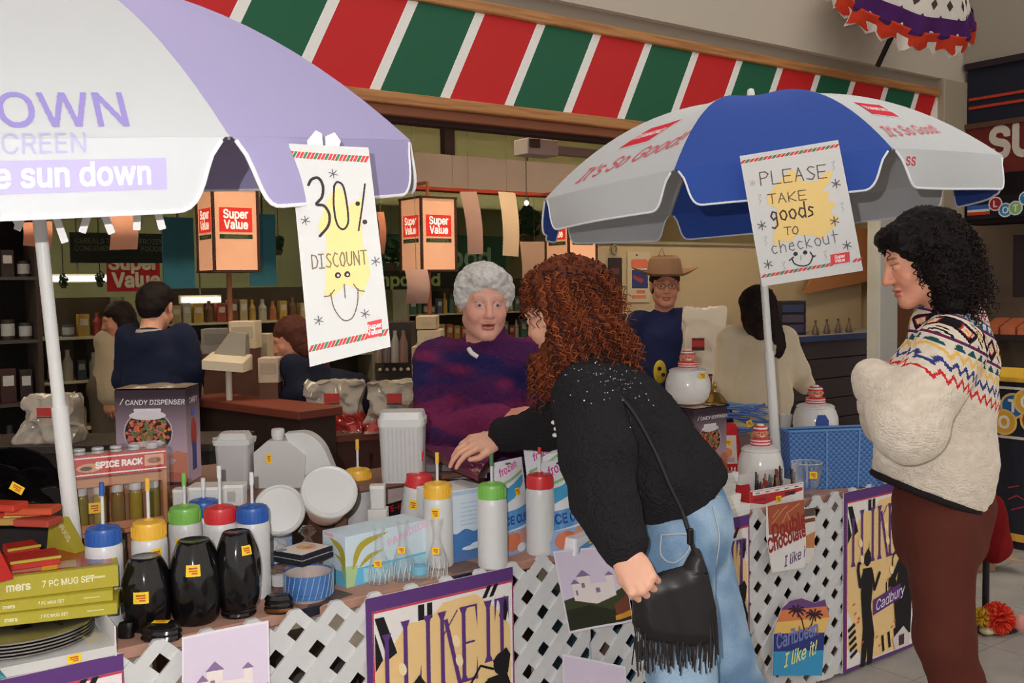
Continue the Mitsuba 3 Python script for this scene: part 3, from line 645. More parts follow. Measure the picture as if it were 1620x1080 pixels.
def sv_logo(cx, cy, sx, sy, lay):
    """red outlined badge with two text lines"""
    q = sg.Polygon([to2(cx-sx, cy-sy+2), to2(cx+sx, cy-sy-3), to2(cx+sx+1, cy+sy-3), to2(cx-sx+1, cy+sy+2)])
    lay.append((q, C(214, 66, 74))); b_ = q.bounds; a = math.degrees(math.atan2(*(np.array(to2(cx+sx, cy-3))-np.array(to2(cx-sx, cy+2)))[::-1]))
    hh = (b_[3]-b_[1])*.24
    for i, wd in enumerate(('Super', 'Value')):
        g = text2d(wd, hh, 4, w=.85, align='c'); g = sa.rotate(g, a, origin=(0, 0)); lay.append((sa.translate(g, (b_[0]+b_[2])/2, b_[1]+(b_[3]-b_[1])*(.53-.30*i)), C(240, 230, 226)))
sv_logo(591, 520, 11, 13, L)
part(t, 'paper', prints([(sh, C(232, 232, 230))], lambda x, y, zz: fm(x, y, np.asarray(zz)-.0015), base=0, step=.03), 'm_paper')
part(t, 'lettering', prints(L, fm, step=.02, base=.0002), 'm_paper')
# torn tape tabs holding it
part(t, 'tape', prints([(sg.Polygon([to2(486, 222), to2(500, 205), to2(510, 210), to2(512, 236), to2(488, 236)]).union(sg.Polygon([to2(515, 215), to2(530, 208), to2(540, 222), to2(535, 238), to2(516, 238)])), C(224, 222, 230))], lambda x, y, zz: fm(x, y, np.asarray(zz)-.003), base=0, step=.03), 'm_paper')

cpt = surf2(0, np.array([.62]), np.array([1.3]))[0]; nn = unit((CAM-cpt)*np.array([1, 1, .0])+np.array([.3, 0, 0]))
t, sh, to2, fm = card(cpt+nn*.09, nn, [(1170, 247), (1326, 221), (1365, 428), (1206, 453)], 'white card reading PLEASE TAKE goods TO checkout on the right parasol')
z = lambda x, y: (1160+x/4.32, 210+y/4.32)
L = [(sh, C(210, 210, 209))]+dashes(to2, (1172, 254), (1327, 227), 22, 6)+dashes(to2, (1205, 434), (1363, 407), 22, 6, (16, 17, 18, 19))
L.append((sg.Polygon([to2(*q) for q in zl((230, 430), (300, 350), (400, 245), (480, 340), (570, 330), (640, 260), (680, 270), (650, 350), (600, 410), (660, 400), (640, 460), (700, 480), (660, 550), (720, 580), (700, 630), (640, 690), (600, 730), (540, 700), (430, 700), (400, 745), (320, 740), (310, 785), (270, 740), (285, 650), (300, 520), (235, 490))]).buffer(0), C(236, 204, 130)))
L.append((unary_union([hand('PLEASE', (190, 362), (660, 305), 90, to2, .0034, z), hand('TAKE', (240, 490), (520, 455), 65, to2, .0034, z), hand('TO', (350, 700), (460, 690), 52, to2, .0036, z)]), C(96, 74, 62)))
L.append((hand('goods', (262, 610), (575, 565), 95, to2, .0052, z), C(70, 48, 40)))
L.append((hand('checkout', (268, 830), (735, 745), 78, to2, .0030, z), C(92, 92, 104)))
L.append((unary_union([inkline(to2, bez(*q, n=6), .0042) for q in (zl((400, 860), (420, 895), (470, 910), (520, 895), (545, 840)), zl((383, 872), (410, 850)), zl((525, 815), (545, 845), (560, 840)))]+[inkline(to2, zl((462, 840), (462, 870)), .002)]+[sg.Point(to2(*z(x, y))).buffer(.007) for x, y in ((425, 828), (490, 818))]), C(40, 34, 36)))
L.append((unary_union([star(to2, *z(x, y), 7, .0028) for x, y in ((700, 350), (195, 635), (690, 605), (775, 770), (238, 900))]), C(74, 66, 70)))
L.append((unary_union([inkline(to2, bez(*zl((x, y), (x+22, y-10), (x+10, y+22), (x+25, y+30), (x+12, y+55)), n=4), .0018) for x, y in ((668, 205), (165, 435), (728, 490), (205, 720), (612, 815), (330, 890))]+[star(to2, *z(132, 345), 5, .0018)]), C(168, 168, 178)))
sv_logo(1328, 409, 15, 8, L)
part(t, 'paper', prints([(sh, C(232, 232, 230))], lambda x, y, zz: fm(x, y, np.asarray(zz)-.0015), base=0, step=.04), 'm_paper')
part(t, 'lettering', prints(L, fm, step=.03, base=.0002), 'm_paper')
# ================================================================ goods on the table
def zat(P, ypx):
    """height at which the vertical line through P meets image row ypx"""
    lo, hi = -.5, 3.5
    for _ in range(40):
        m = (lo+hi)/2
        if proj((P[0], P[1], m))[1] > ypx: lo = m
        else: hi = m
    return lo
def boxpx(bl, br, ytop, Zb, depth):
    """local frame of a box: origin front bottom left, x along the front, y backwards, z up"""
    A, B = onZ(*bl, Zb), onZ(*br, Zb); ex = unit(B-A); ey = np.array([-ex[1], ex[0], 0])
    if ey@FH < 0: ey = -ey
    return mat(A, ex, ey, UP), np.linalg.norm(B-A), depth, zat(B, ytop)-Zb
FRONT = lambda x, y, z: np.stack([np.asarray(x), -np.asarray(z), np.asarray(y)], -1)          # print on the y = 0 face
def RIGHT(w): return lambda x, y, z: np.stack([w+np.asarray(z), np.asarray(x), np.asarray(y)], -1)
def TOP(h): return lambda x, y, z: np.stack([np.asarray(x), np.asarray(y), h+np.asarray(z)], -1)
TAGC = C(240, 200, 44)
def tagl(x, y, w=.03, h=.024, a=0):
    g = lambda p: sa.translate(sa.rotate(p, a, origin=(0, 0)), x, y)
    return [(g(rect(-w/2, -h/2, w/2, h/2)), TAGC), (g(unary_union([rect(-w*.32, h*.12, w*.3, h*.28), rect(-w*.28, -.08*h, w*.3, .04*h), rect(-w*.1, -h*.3, w*.3, -h*.16)])), C(190, 90, 34))]
def sticker(t, fmap, x, y, w=.03, h=.024, a=0, step=None, M=None): part(t, 'price_tag', prints(tagl(x, y, w, h, a), fmap, base=.0008, step=step), 'm_paper', M)
def CYL(r): return lambda x, y, z: np.stack([(r+np.asarray(z))*np.sin(np.asarray(x)/r), -(r+np.asarray(z))*np.cos(np.asarray(x)/r), np.asarray(y)], -1)
CAMROT = yaw-PI/2          # turns -y of a local frame towards the camera

rs = thing('display_riser', 'low brown riser at the back of the stall table behind the drink bottles', 'riser')
part(rs, 'board', one(box(.935, 1.98, 2.80, 3.06, .955, .972, .003), C(128, 92, 78)), 'm_paper')
for x in (.96, 1.4, 1.93): part(rs, 'support', one(box(x-.02, x+.02, 2.82, 3.05, TH, .955), C(110, 80, 68)), 'm_paper')
RZ = .972
bt = thing('trestle_table', 'second short table behind the left half of the stall carrying the candy carton', 'table')
part(bt, 'table_top', one(box(-.6, 1.35, 3.066, 3.56, TH-.03, TH, .004), C(150, 112, 96)), 'm_paper')
for x in (-.5, 1.25):
    for y in (3.12, 3.5): part(bt, 'leg', one(box(x-.02, x+.02, y-.02, y+.02, 0, TH-.03), C(120, 96, 80)))
r2 = thing('display_riser', 'brown riser under the dark purple candy dispenser carton', 'riser')
part(r2, 'board', one(box(.80, 1.28, 3.12, 3.52, .955, .972, .003), C(128, 92, 78)), 'm_paper')
for x in (.84, 1.24): part(r2, 'support', one(box(x-.02, x+.02, 3.14, 3.5, TH, .955), C(110, 80, 68)), 'm_paper')

# ---- drink bottles with coloured lids and straws
BH, BR = .255, .0455
BODY = MB().add(lathe([(0, 0), (BR-.004, 0), (BR, .005), (BR, .19), (BR-.001, .205), (BR-.006, .213), (0, .213)], 36), C(208, 208, 207), 40).ply('m_plastic')
STRAW = {}
LIDS = {}
def bottle(x, y, colname, tip, label, tagp=None, lean=(0, 0), lid=True, sh=.085):
    P = onZ(x, y, TH+BH); t = thing('drink_bottle', label, 'bottle')
    M = trans(P[0], P[1], TH)
    if lean != (0, 0): M = M@rot(RT, lean[0])@rot(FH, lean[1])
    part(t, 'body', BODY, M=M)
    col = {'blue': C(42, 90, 170), 'yellow': C(232, 180, 60), 'green': C(122, 184, 84), 'red': C(206, 52, 56)}[colname]
    if colname not in LIDS:
        L = MB().add(lathe([(BR-.007, .209), (BR-.003, .211), (BR-.003, .244), (BR-.006, .252), (BR-.012, BH), (.014, BH+.002), (.010, BH+.006), (0, BH+.006)], 36), col, 35)
        for a in np.arange(24)*2*PI/24: L.add(box(-.0012, .0012, BR-.004, BR-.0015, .215, .242), col, False, rotz(a))
        LIDS[colname] = L.ply('m_plastic')
    part(t, 'lid', LIDS[colname], M=M)
    k = (tip, sh)
    if k not in STRAW:
        a = one(tube([(0, 0, BH+.004), (0, 0, BH+sh)], .0042, 12), C(206, 206, 210), 50).ply('m_plastic')
        tc = {'blue': C(42, 90, 170), 'yellow': C(232, 180, 60), 'green': C(122, 184, 84), 'red': C(206, 52, 56), 'clear': C(216, 216, 220), 'dark': C(70, 120, 80)}[tip]
        STRAW[k] = (a, one(tube([(0, 0, BH+sh-.022), (0, 0, BH+sh+.012)], .0062, 12), tc, 50).ply('m_plastic'))
    s = part(t, 'straw', STRAW[k][0], M=M); part(s, 'straw_cap', STRAW[k][1], M=M)
    if tagp: sticker(t, CYL(BR), tagp[0], tagp[1], .026, .030, 0, .008, M@rotz(CAMROT))
    return t
bottle(163, 832, 'blue', 'blue', 'white drink bottle with blue lid and blue straw tip before the spice rack', sh=.10)
bottle(235, 823, 'yellow', 'yellow', 'white drink bottle with yellow lid behind the leftmost black vase', (.034, .175), sh=.10)
bottle(292, 800, 'green', 'green', 'white drink bottle with green lid behind the middle black vase', (.0, .16), sh=.08)
bottle(348, 800, 'red', 'clear', 'white drink bottle with red lid in the row behind the black vases', (.025, .17), sh=.10)
bottle(399, 799, 'blue', 'clear', 'white drink bottle with blue lid right of the red lidded one', sh=.08)
bottle(566, 741, 'yellow', 'yellow', 'white drink bottle with yellow lid standing farther back by the white plates')
bottle(646, 747, 'red', 'red', 'white drink bottle with red lid leaning behind the nearer yellow lidded bottle', (-.005, .16), lean=(0, .14), sh=.06)
bottle(692, 763, 'yellow', 'yellow', 'white drink bottle with yellow lid in front of the leaning red lidded bottle', (-.005, .17), sh=.08)
bottle(778, 764, 'green', 'dark', 'white drink bottle with green lid beside the blue wave carton', sh=.075)
bottle(854, 749, 'red', 'red', 'white drink bottle with red lid nearest the woman in black', sh=.085)
bottle(322, 790, 'blue', 'clear', 'white drink bottle whose blue lid peeps out between green and red lids', sh=.05)

# ---- black vases
def vase(bx, by, ytop, wpx, label, tagp, foot=False, yawz=0):
    P = onZ(bx, by, TH); d = (P-CAM)@fw; r = wpx/2*d/F_PX; h = zat(P, ytop)-TH
    t = thing('black_vase', label, 'vase'); P = P+FH*r*.6
    n = 48; prof = np.array([(.70, 0), (.78, .02), (.90, .12), (.98, .28), (1, .42), (.98, .58), (.90, .75), (.76, .89), (.66, .965), (.60, .995), (.54, 1.0), (.50, .98)])
    from scipy.interpolate import PchipInterpolator
    tt = np.linspace(0, 1, 12); pr = PchipInterpolator(tt, prof[:, 0]); pz = PchipInterpolator(tt, prof[:, 1]); q = np.linspace(0, 1, 40)
    m = lathe(list(zip(pr(q)*r, pz(q)*h+(.02 if foot else 0)))+[(0, .9*h)], n)
    v = np.array(m.vertices); a = np.arctan2(v[:, 1], v[:, 0]); zz = v[:, 2]/h
    k = 1+.038*np.clip(np.sin(zz*PI), 0, 1)*np.sign(np.sin(a*7+zz*4.2))*np.abs(np.sin(a*7+zz*4.2))**.6
    v[:, :2] *= k[:, None]; m.vertices = v; M = trans(P[0], P[1], TH)
    part(t, 'body', one(m, C(15, 13, 15), 40), 'm_gloss', M)
    if foot: part(t, 'foot', one(lathe([(0, 0), (.74*r, 0), (.78*r, .006), (.74*r, .012), (.78*r, .018), (.66*r, .026), (0, .026)], 40), C(15, 13, 15), 40), 'm_gloss', M)
    part(t, 'mouth', one(lathe([(0, h*.985), (.50*r, h*.985), (.57*r, h*.996), (.58*r, h*1.004), (.53*r, h*1.008), (.48*r, h*.997), (0, h*.99)], 40), C(30, 27, 30), 40), 'm_gloss', M@trans(0, 0, .02 if foot else 0))
    x, y, w = tagp
    def fm(a_, b_, z_):
        yy = np.asarray(b_); rr = r*pr(np.interp(yy/h, pz(q), q))*1.03+np.asarray(z_); th = np.asarray(a_)/r
        return np.stack([rr*np.sin(th), -rr*np.cos(th), yy+(.02 if foot else 0)], -1)
    part(t, 'price_tag', prints(tagl(x*r, y*h, w, w*.8), fm, base=.0012, step=.006), 'm_paper', M@rotz(CAMROT))
vase(225, 1000, 886, 78, 'squat ribbed black vase nearest the mustard boxes, tagged low on its front', (.15, .52, .036))
vase(303, 990, 860, 82, 'widest ribbed black vase in the middle of the three, tagged on its shoulder', (.25, .70, .036))
vase(372, 978, 858, 72, 'tall ribbed black vase at right of the three, standing on a ringed foot', (.75, .80, .03), foot=True)
def blacklid(x, y, wpx, hpx, label, brass=False, tag=None):
    P = onZ(x, y, TH); d = (P-CAM)@fw; r = wpx/2*d/F_PX; h = hpx*d/F_PX; t = thing('black_stand', label, 'stand')
    prof = [(0, 0), (.9*r, 0), (r, .12*h), (.92*r, .3*h), (r, .45*h), (.92*r, .62*h), (.98*r, .76*h), (.8*r, .95*h), (.5*r, h), (0, h)]
    P = P+FH*r*.8; M = trans(P[0], P[1], TH)@rotz(yaw)@scl(.62, 1, 1)
    part(t, 'body', one(lathe(prof, 40), C(16, 14, 15), 40), 'm_gloss', M)
    if brass: part(t, 'brass_ring', one(lathe([(1.0*r, .1*h), (1.03*r, .18*h), (1.0*r, .3*h)], 40), C(150, 104, 60), 40), 'm_metal', M)
    if tag: part(t, 'price_tag', prints(tagl(0, 0, .04, .022), TOP(h), base=.001), 'm_paper', trans(P[0], P[1], TH)@rotz(CAMROT))
blacklid(246, 1020, 66, 28, 'oval black stand with a yellow tag in front of the leftmost vase', tag=1)
blacklid(437, 974, 46, 30, 'round black stand with a brass ring between vases and glass bowl', brass=True)
blacklid(196, 1012, 26, 26, 'small black stand squeezed between mustard boxes and leftmost vase')

# ---- boxed platters and mustard boxes, far left
OLV = C(176, 164, 52)
t = thing('platter_box', 'grey box of wrapped metal platters at the lower left corner', 'box')
M, w, d, h = boxpx((-70, 1090), (185, 1037), 990, TH, .30)
bb = MB().add(box(0, w, 0, d, 0, h*.35, .003), C(205, 203, 200)).add(box(0, .004, 0, d, 0, h*.75), C(196, 194, 192)).add(box(w-.004, w, 0, d, 0, h), C(205, 204, 202)).add(box(0, w, d-.004, d, 0, h), C(190, 188, 188))
part(t, 'tray', bb, 'm_paper', M)
for i in range(5):
    z = h*.36+i*h*.11
    part(t, 'platter', one(lathe([(.02, z), (.10, z), (.145, z+.008), (.148, z+.008), (.146, z+.011), (.10, z+.004), (.02, z+.004)], 48), C(150, 146, 142), 40), 'm_metal', M@trans(w-.175, .16, 0)@scl(1.05, .95, 1))
wr_ = sheet_grid(lambda u, v: np.stack([w*(.35+.6*u), .012+d*.9*v, h*(.52+.30*np.sin(v*PI)**.5*np.sin(u*PI)**.4)+.004*np.sin(u*19+v*7)], -1), 24, 16)
part(t, 'wrapping_film', one(wr_, C(230, 230, 230), True), 'm_film', M)
part(t, 'price_tag', prints(tagl(0, 0, .03, .02), FRONT, base=.002), 'm_paper', M@trans(w*.72, 0, h*.2))
t = thing('teal_carton', 'teal carton edge at the lower left corner beside the platter box', 'box')
M2 = M@trans(-.02, -.012, h*.40)
part(t, 'carton', one(hull([(0, 0, 0), (.09, 0, .0), (0, .1, 0), (.08, .1, 0), (0, 0, .05), (.02, 0, .05), (0, .1, .05), (.02, .1, .05)]), C(70, 150, 170)), 'm_paper', M2@trans(.02, -.06, 0))
def mustard(bl, br, ytop, Zb, depth, label, txt=True, openw=False):
    t = thing('mustard_box', label, 'box', None); M, w, d, h = boxpx(bl, br, ytop, Zb, depth)
    part(t, 'carton', one(box(0, w, 0, d, 0, h, .0015), OLV), 'm_paper', M)
    L = [(sa.translate(text2d('7 PC MUG SET', h*.28, 3, w=.8), w*.60, h*.38), C(226, 222, 180)), (sa.translate(text2d('mers', h*.36, 4, w=.85), w*.42, h*.36), C(226, 222, 180)), (rect(w*.84, h*.5, w*.93, h*.6), C(214, 208, 150))]
    part(t, 'lettering', prints(L, FRONT), 'm_paper', M)
    if openw:
        ZZ = [(rect(.01, .02, w-.012, d-.01), C(168, 52, 40)), (rect(w*.45, .03, w*.78, d*.4), C(190, 150, 130)), (rect(w*.84, .03, w-.03, d*.5), C(70, 74, 130)), (rect(w*.6, .02, w*.68, d*.3), TAGC)]
        part(t, 'window_print', prints(ZZ, TOP(h)), 'm_gloss', M)
    return M, w, d, h
Z1 = TH+h+.001
B1 = mustard((-130, 1006), (186, 971), 953, Z1, .26, 'mustard box at the bottom of the stack on the platter box')
Z2 = Z1+B1[3]+.0005
B2 = mustard((-130, 985), (179, 950), 933, Z2, .26, 'mustard box in the middle of the stack on the platter box')
Z3 = Z2+B2[3]+.0005
B3 = mustard((-130, 966), (188, 927), 893, Z3, .24, 'mustard box topping the stack, red contents showing in its window', openw=True)
Z4 = Z3+B3[3]
t = thing('mustard_box', 'mustard box standing up on edge behind the stack', 'box')
A_, B_, C_ = at(76, 880, 2.62), at(148, 896, 2.50), at(85, 828, 2.62)
ex = unit(B_-A_); ez = unit(C_-A_-ex*((C_-A_)@ex)); ey = np.cross(ez, ex)
part(t, 'carton', one(hull([(0, 0, 0), (.16, 0, 0), (0, 0, .10), (.03, 0, .105), (0, .035, 0), (.16, .035, 0), (0, .035, .10), (.03, .035, .105)]), OLV), 'm_paper', mat(A_-.01*ex, ex, ey, ez))
part(t, 'lettering', prints([(sa.rotate(text2d('MUGS', .016, 3), -37, origin=(0, 0)), C(226, 222, 180))], FRONT), 'm_paper', mat(A_-.01*ex, ex, ey, ez)@trans(.045, 0, .085))
for (bl, br, yt, dd, lab) in (((18, 903), (96, 892), 880, .10, 'red inner box nearest the camera on the mustard stack'), ((14, 884), (64, 876), 862, .08, 'smaller red inner box behind on the mustard stack')):
    t = thing('red_box', lab, 'box'); M, w, d, h_ = boxpx(bl, br, yt, Z4+.001, dd); h_ = max(h_, .02)
    part(t, 'carton', one(box(0, w, 0, d, 0, h_, .002), C(176, 44, 34)), 'm_paper', M)
    part(t, 'mustard_rim', one(box(-.002, w+.002, -.002, .004, h_-.004, h_+.002), OLV), 'm_paper', M)
t = thing('red_box', 'tall red box leaning at the left frame edge above the mustard stack', 'box')
M, w, d, h_ = boxpx((-60, 935), (22, 915), 860, Z4+.001, .06)
part(t, 'carton', one(hull([(0, 0, 0), (w, 0, 0), (0, 0, h_), (w*.72, 0, h_), (0, d, 0), (w, d, 0), (0, d, h_), (w*.72, d, h_)]), C(186, 40, 34)), 'm_paper', M)

# ---- spice rack
t = thing('spice_rack', 'wooden spice rack of glass jars with red header card behind the parasol pole', 'spice rack')
M, w, d, h = boxpx((116, 946), (270, 921), 700, TH, .09)
WD = C(186, 128, 90)
for x in (0, w-.012):
    part(t, 'side_panel', one(box(x, x+.012, 0, d, 0, h*.93, .003), WD), 'm_paper', M)
for k, z in enumerate((.0, h*.40)):
    part(t, 'shelf', one(box(.012, w-.012, 0, d, z, z+.012), WD), 'm_paper', M); part(t, 'rail', one(box(.012, w-.012, -.004, .006, z+.012, z+.035, .002), WD), 'm_paper', M)
part(t, 'top_rail', one(box(.012, w-.012, -.004, .008, h*.74, h*.80, .002), WD), 'm_paper', M)
part(t, 'top_shelf', one(box(.012, w-.012, 0, d, h*.79, h*.80), WD), 'm_paper', M)
part(t, 'back', one(box(.012, w-.012, d-.006, d, 0, h*.95), C(160, 108, 76)), 'm_paper', M)
hd = one(box(.004, w-.004, -.008, -.005, h*.815, h*.965), C(190, 44, 46))
hc = part(t, 'header_card', hd, 'm_paper', M)
y0, y1 = h*.815, h*.965; s_ = y1-y0
L = [(rect(.004, y0, w-.004, y1), C(190, 44, 46)), (rect(.004, y0+s_*.84, w-.004, y0+s_*.9), C(236, 230, 226)), (rect(.004, y0+s_*.08, w-.004, y0+s_*.14), C(236, 230, 226)),
     (ell(w*.2, y0+s_*.42, w*.13, s_*.2), C(206, 150, 110)), (ell(w*.17, y0+s_*.4, w*.06, s_*.1), C(60, 44, 34)), (rect(w*.76, y0+s_*.26, w*.96, y0+s_*.78), C(214, 160, 130)), (ell(w*.86, y0+s_*.5, w*.07, s_*.14), C(150, 96, 76)),
     (sa.translate(text2d('SPICE RACK', s_*.27, 6, w=.92, align='c'), w*.50, y0+s_*.38), C(240, 238, 232))]
part(hc, 'lettering', prints(L, lambda x, y, z: FRONT(x, y, np.asarray(z)+.008)), 'm_paper', M)
JC = [C(150, 126, 50), C(130, 116, 56), C(160, 140, 80), C(120, 92, 48)]
jl = {}
def jar(i):
    if i not in jl: jl[i] = (one(lathe([(0, 0), (.0175, 0), (.0185, .004), (.0185, .062), (.014, .07), (0, .07)], 20), JC[i], 40).ply('m_gloss'), one(lathe([(0, .07), (.0165, .07), (.0165, .084), (.015, .086), (0, .086)], 20), C(196, 194, 196), 40).ply('m_plastic'))
    return jl[i]
for row, z in enumerate((.013, h*.40+.013, h*.80+.001)):
    n = int((w-.03)/.039)
    for i in range(n):
        a, b = jar((i+row) % 4)
        Mj = M@trans(.034+i*(w-.068)/max(n-1, 1), .035, z)@scl(1, 1, 1.45)
        if row == 2:
            part(t, 'jar_top', b, 'm_plastic', M@trans(.034+i*(w-.068)/max(n-1, 1), .035, h*.965-.072)); continue
        j = part(t, 'jar', a, M=Mj); part(j, 'lid', b, M=Mj)
part(t, 'price_tag', prints(tagl(w*.24, h*.60, .032, .03), lambda x, y, z: FRONT(x, y, np.asarray(z)+.006)), 'm_paper', M)
film = box(-.004, w+.004, -.014, d+.002, -0.0+.001, h*.99); part(t, 'wrapping_film', one(film, C(230, 230, 230), False), 'm_film', M)

# ---- candy dispenser cartons
def candy_box(M, w, d, h, label, title=True):
    t = thing('candy_carton', label, 'box')
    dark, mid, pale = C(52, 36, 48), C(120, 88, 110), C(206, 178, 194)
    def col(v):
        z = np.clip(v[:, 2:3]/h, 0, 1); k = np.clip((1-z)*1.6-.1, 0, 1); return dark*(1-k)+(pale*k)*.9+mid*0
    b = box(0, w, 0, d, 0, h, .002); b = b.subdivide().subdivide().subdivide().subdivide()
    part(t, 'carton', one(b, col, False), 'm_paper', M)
    r_ = random.Random(3); cx, cy, R_ = w*.46, h*.55, w*.33
    gum = [[] for _ in range(5)]
    for _ in range(260):
        a, rr = r_.uniform(0, 2*PI), R_*.92*math.sqrt(r_.random()); gum[r_.randrange(5)].append(ell(cx+rr*math.cos(a), cy+rr*math.sin(a)*.92, w*.026, n=8))
    L = [(ell(cx, cy, R_*1.06, R_*.98), C(196, 180, 190)), (ell(cx, cy, R_, R_*.92), C(48, 36, 40))]
    L += [(unary_union(g).intersection(rect(0, 0, w, cy+R_*.55)), c) for g, c in zip(gum, (C(198, 70, 44), C(226, 140, 60), C(40, 34, 36), C(206, 110, 100), C(110, 120, 70)))]
    L += [(rect(cx-w*.19, cy+R_*.72, cx+w*.19, cy+R_*1.05), C(230, 224, 228)), (ell(cx, cy+R_*.75, w*.26, R_*.2), C(226, 218, 224)), (poly((w*.70, h*.16), (w, h*.10), (w, h*.33), (w*.86, h*.36), (w*.74, h*.30), (w*.85, h*.26)), C(206, 130, 106)), (poly((w*.55, h*.04), (w, h*.0), (w, h*.12), (w*.75, h*.14), (w*.60, h*.1)), C(190, 112, 92)),
          (rect(0, 0, w, h*.03), C(60, 44, 60)), (sa.translate(text2d('CANDY DISPENSER', w*.068, 2, w=.95, slant=.1), w*.15, h*.845), C(232, 226, 228)), (stroke([(w*.08, h*.85), (w*.13, h*.91)], .003), C(220, 210, 214))]
    part(t, 'lettering', prints(L, FRONT), 'm_paper', M)
    L = [(ell(d*.5, h*.5, d*.2, h*.18), C(170, 70, 66)), (rect(d*.36, h*.12, d*.66, h*.42), C(70, 84, 140)), (rect(d*.4, h*.7, d*.6, h*.78), C(90, 100, 170)), (sa.translate(text2d('CANDY', d*.12, 2), d*.2, h*.84), C(200, 190, 196))]
    part(t, 'side_print', prints(L, RIGHT(w)), 'm_paper', M)
    part(t, 'crumpled_wrap', one(sheet_grid(lambda u, v: np.stack([w*u, d*v, h+.004+.010*np.sin(u*5+v*3)*np.sin(v*7)*np.sin(u*PI)], -1), 14, 10), C(186, 160, 140), False), 'm_gloss', M)
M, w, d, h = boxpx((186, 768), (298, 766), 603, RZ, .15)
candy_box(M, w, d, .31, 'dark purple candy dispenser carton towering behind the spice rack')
WHT = C(204, 204, 202); CLR = C(206, 206, 206)
def upright(x, ybot, Z=TH): P = onZ(x, ybot, Z); return trans(*P)@rotz(CAMROT), (P-CAM)@fw
def rbox(w, d, h, r, t=1.0):
    """round cornered tub, footprint w x d, top scaled by t"""
    pts = []
    for z, s in ((0, 1.0), (h, t)):
        for cx, cy in ((w/2-r, d/2-r), (-w/2+r, d/2-r), (-w/2+r, -d/2+r), (w/2-r, -d/2+r)):
            for a in np.linspace(0, 2*PI, 17)[:-1]: pts.append(((cx+r*math.cos(a))*s, (cy+r*math.sin(a))*s, z))
    return hull(pts)
def ribs(m, w, h, n): return m
# storage canister
M, d = upright(636, 764, RZ); px = d/F_PX
t = thing('storage_canister', 'tall translucent storage canister with white lid beside the woman in purple', 'canister')
w, h = 74*px, zat(M[:3, 3], 651)-RZ; M = M@trans(0, .05, 0)
bd = MB().add(rbox(w*.88, w*.7, h*.80, .018, 1.09), C(190, 188, 188), 30)
for i in range(9):
    for y in (-w*.36,): bd.add(box(-.0022, .0022, y-.006, y+.01, h*.03, h*.76), C(178, 176, 178), False, trans((i-4)*w*.09, .0, 0))
part(t, 'body', bd, 'm_plastic', M)
part(t, 'lid', MB().add(rbox(w*1.0, w*.80, h*.10, .02, 1.02), WHT, 30, trans(0, 0, h*.79)).add(rbox(w*.98, w*.78, h*.10, .02, .92), WHT, 30, trans(0, 0, h*.89)), 'm_plastic', M)
# pitcher
M, d = upright(368, 776, RZ); px = d/F_PX; h = zat(M[:3, 3], 686)-RZ
t = thing('juice_pitcher', 'narrow translucent pitcher with white spouted lid right of the candy carton', 'pitcher')
part(t, 'body', one(rbox(46*px, 42*px, h*.82, .012, 1.16), C(180, 178, 178), 30), 'm_plastic', M@trans(0, .04, 0))
part(t, 'lid', MB().add(rbox(58*px, 50*px, h*.09, .012, 1.03), WHT, 30, trans(0, 0, h*.80)).add(rbox(50*px, 44*px, h*.11, .012, .8), WHT, 30, trans(0, 0, h*.89)).add(hull([(-29*px, -.008, h*.80), (-29*px, .008, h*.80), (-36*px, 0, h*.9), (-25*px, .012, h*.92), (-25*px, -.012, h*.92)]), WHT), 'm_plastic', M@trans(0, .04, 0))
# jug with handle
M, d = upright(460, 772, RZ); px = d/F_PX; h = zat(M[:3, 3], 681)-RZ; M = M@trans(0, .05, 0)
t = thing('water_jug', 'grey translucent jug with a big white arched handle behind the white plates', 'jug')
bd = MB().add(hull([(x*px, y, z) for x, z in ((-58, 0), (20, 0), (-58, h*.62), (-36, h*.82), (-6, h*.82), (24, h*.55)) for y in (-.045, .045)]), C(192, 190, 188), 25)
part(t, 'body', bd, 'm_plastic', M)
part(t, 'cap', one(lathe([(0, h*.80), (.018, h*.80), (.018, h*.86), (.021, h*.87), (.021, h*.98), (.018, h), (0, h)], 24), WHT, 35), 'm_plastic', M@trans(-24*px, 0, 0))
pts = bez((-10*px, 0, h*.93), (25*px, 0, h*.93), (50*px, 0, h*.70), (66*px, 0, h*.25), (74*px, 0, h*.04), n=8)
hd = MB().add(hull([(p[0], y, p[2]) for p in pts for y in (-.032, .032)]+[(30*px, y, h*.03) for y in (-.032, .032)]), WHT, 40)
part(t, 'handle', hd, 'm_plastic', M)
part(t, 'price_tag', prints(tagl(-34*px, h*.52, .016, .03, -4), lambda x, y, z: FRONT(x, y, np.asarray(z)+.0455)), 'm_paper', M)
# white lids and tubs
def lid_disc(cx, cy, rx, ry, depth, tilt, label, bowl=False):
    t = thing('white_plate', label, 'plate'); P = at(cx, cy, depth); R = rx*depth/F_PX; n = unit(unit(CAM-P)+np.array(tilt))
    ex = unit(np.cross(UP, n)); M = mat(P, ex, np.cross(n, ex), n)
    part(t, 'disc', one(lathe([(0, -.002), (R*.93, -.002), (R, -.012), (R*1.02, -.012), (R*1.02, -.002), (R*.97, .003), (R*.9, .002), (R*.86, -.001), (0, 0)], 48), WHT, 35), 'm_plastic', M)
    if bowl: part(t, 'bowl', one(lathe([(0, -.13), (R*.6, -.13), (R*.72, -.12), (R*.98, -.012), (R*.94, -.012), (R*.66, -.115), (0, -.12)], 48), C(206, 176, 164), 35), 'm_plastic', M)
    return t
lid_disc(442, 806, 40, 42, 2.93, (.0, .0, .15), 'round white plate standing upright behind the blue lidded bottle')
lid_disc(521, 776, 44, 38, 2.90, (.1, -.1, .55), 'tilted round white plate on a pinkish bowl in front of the jug', True)
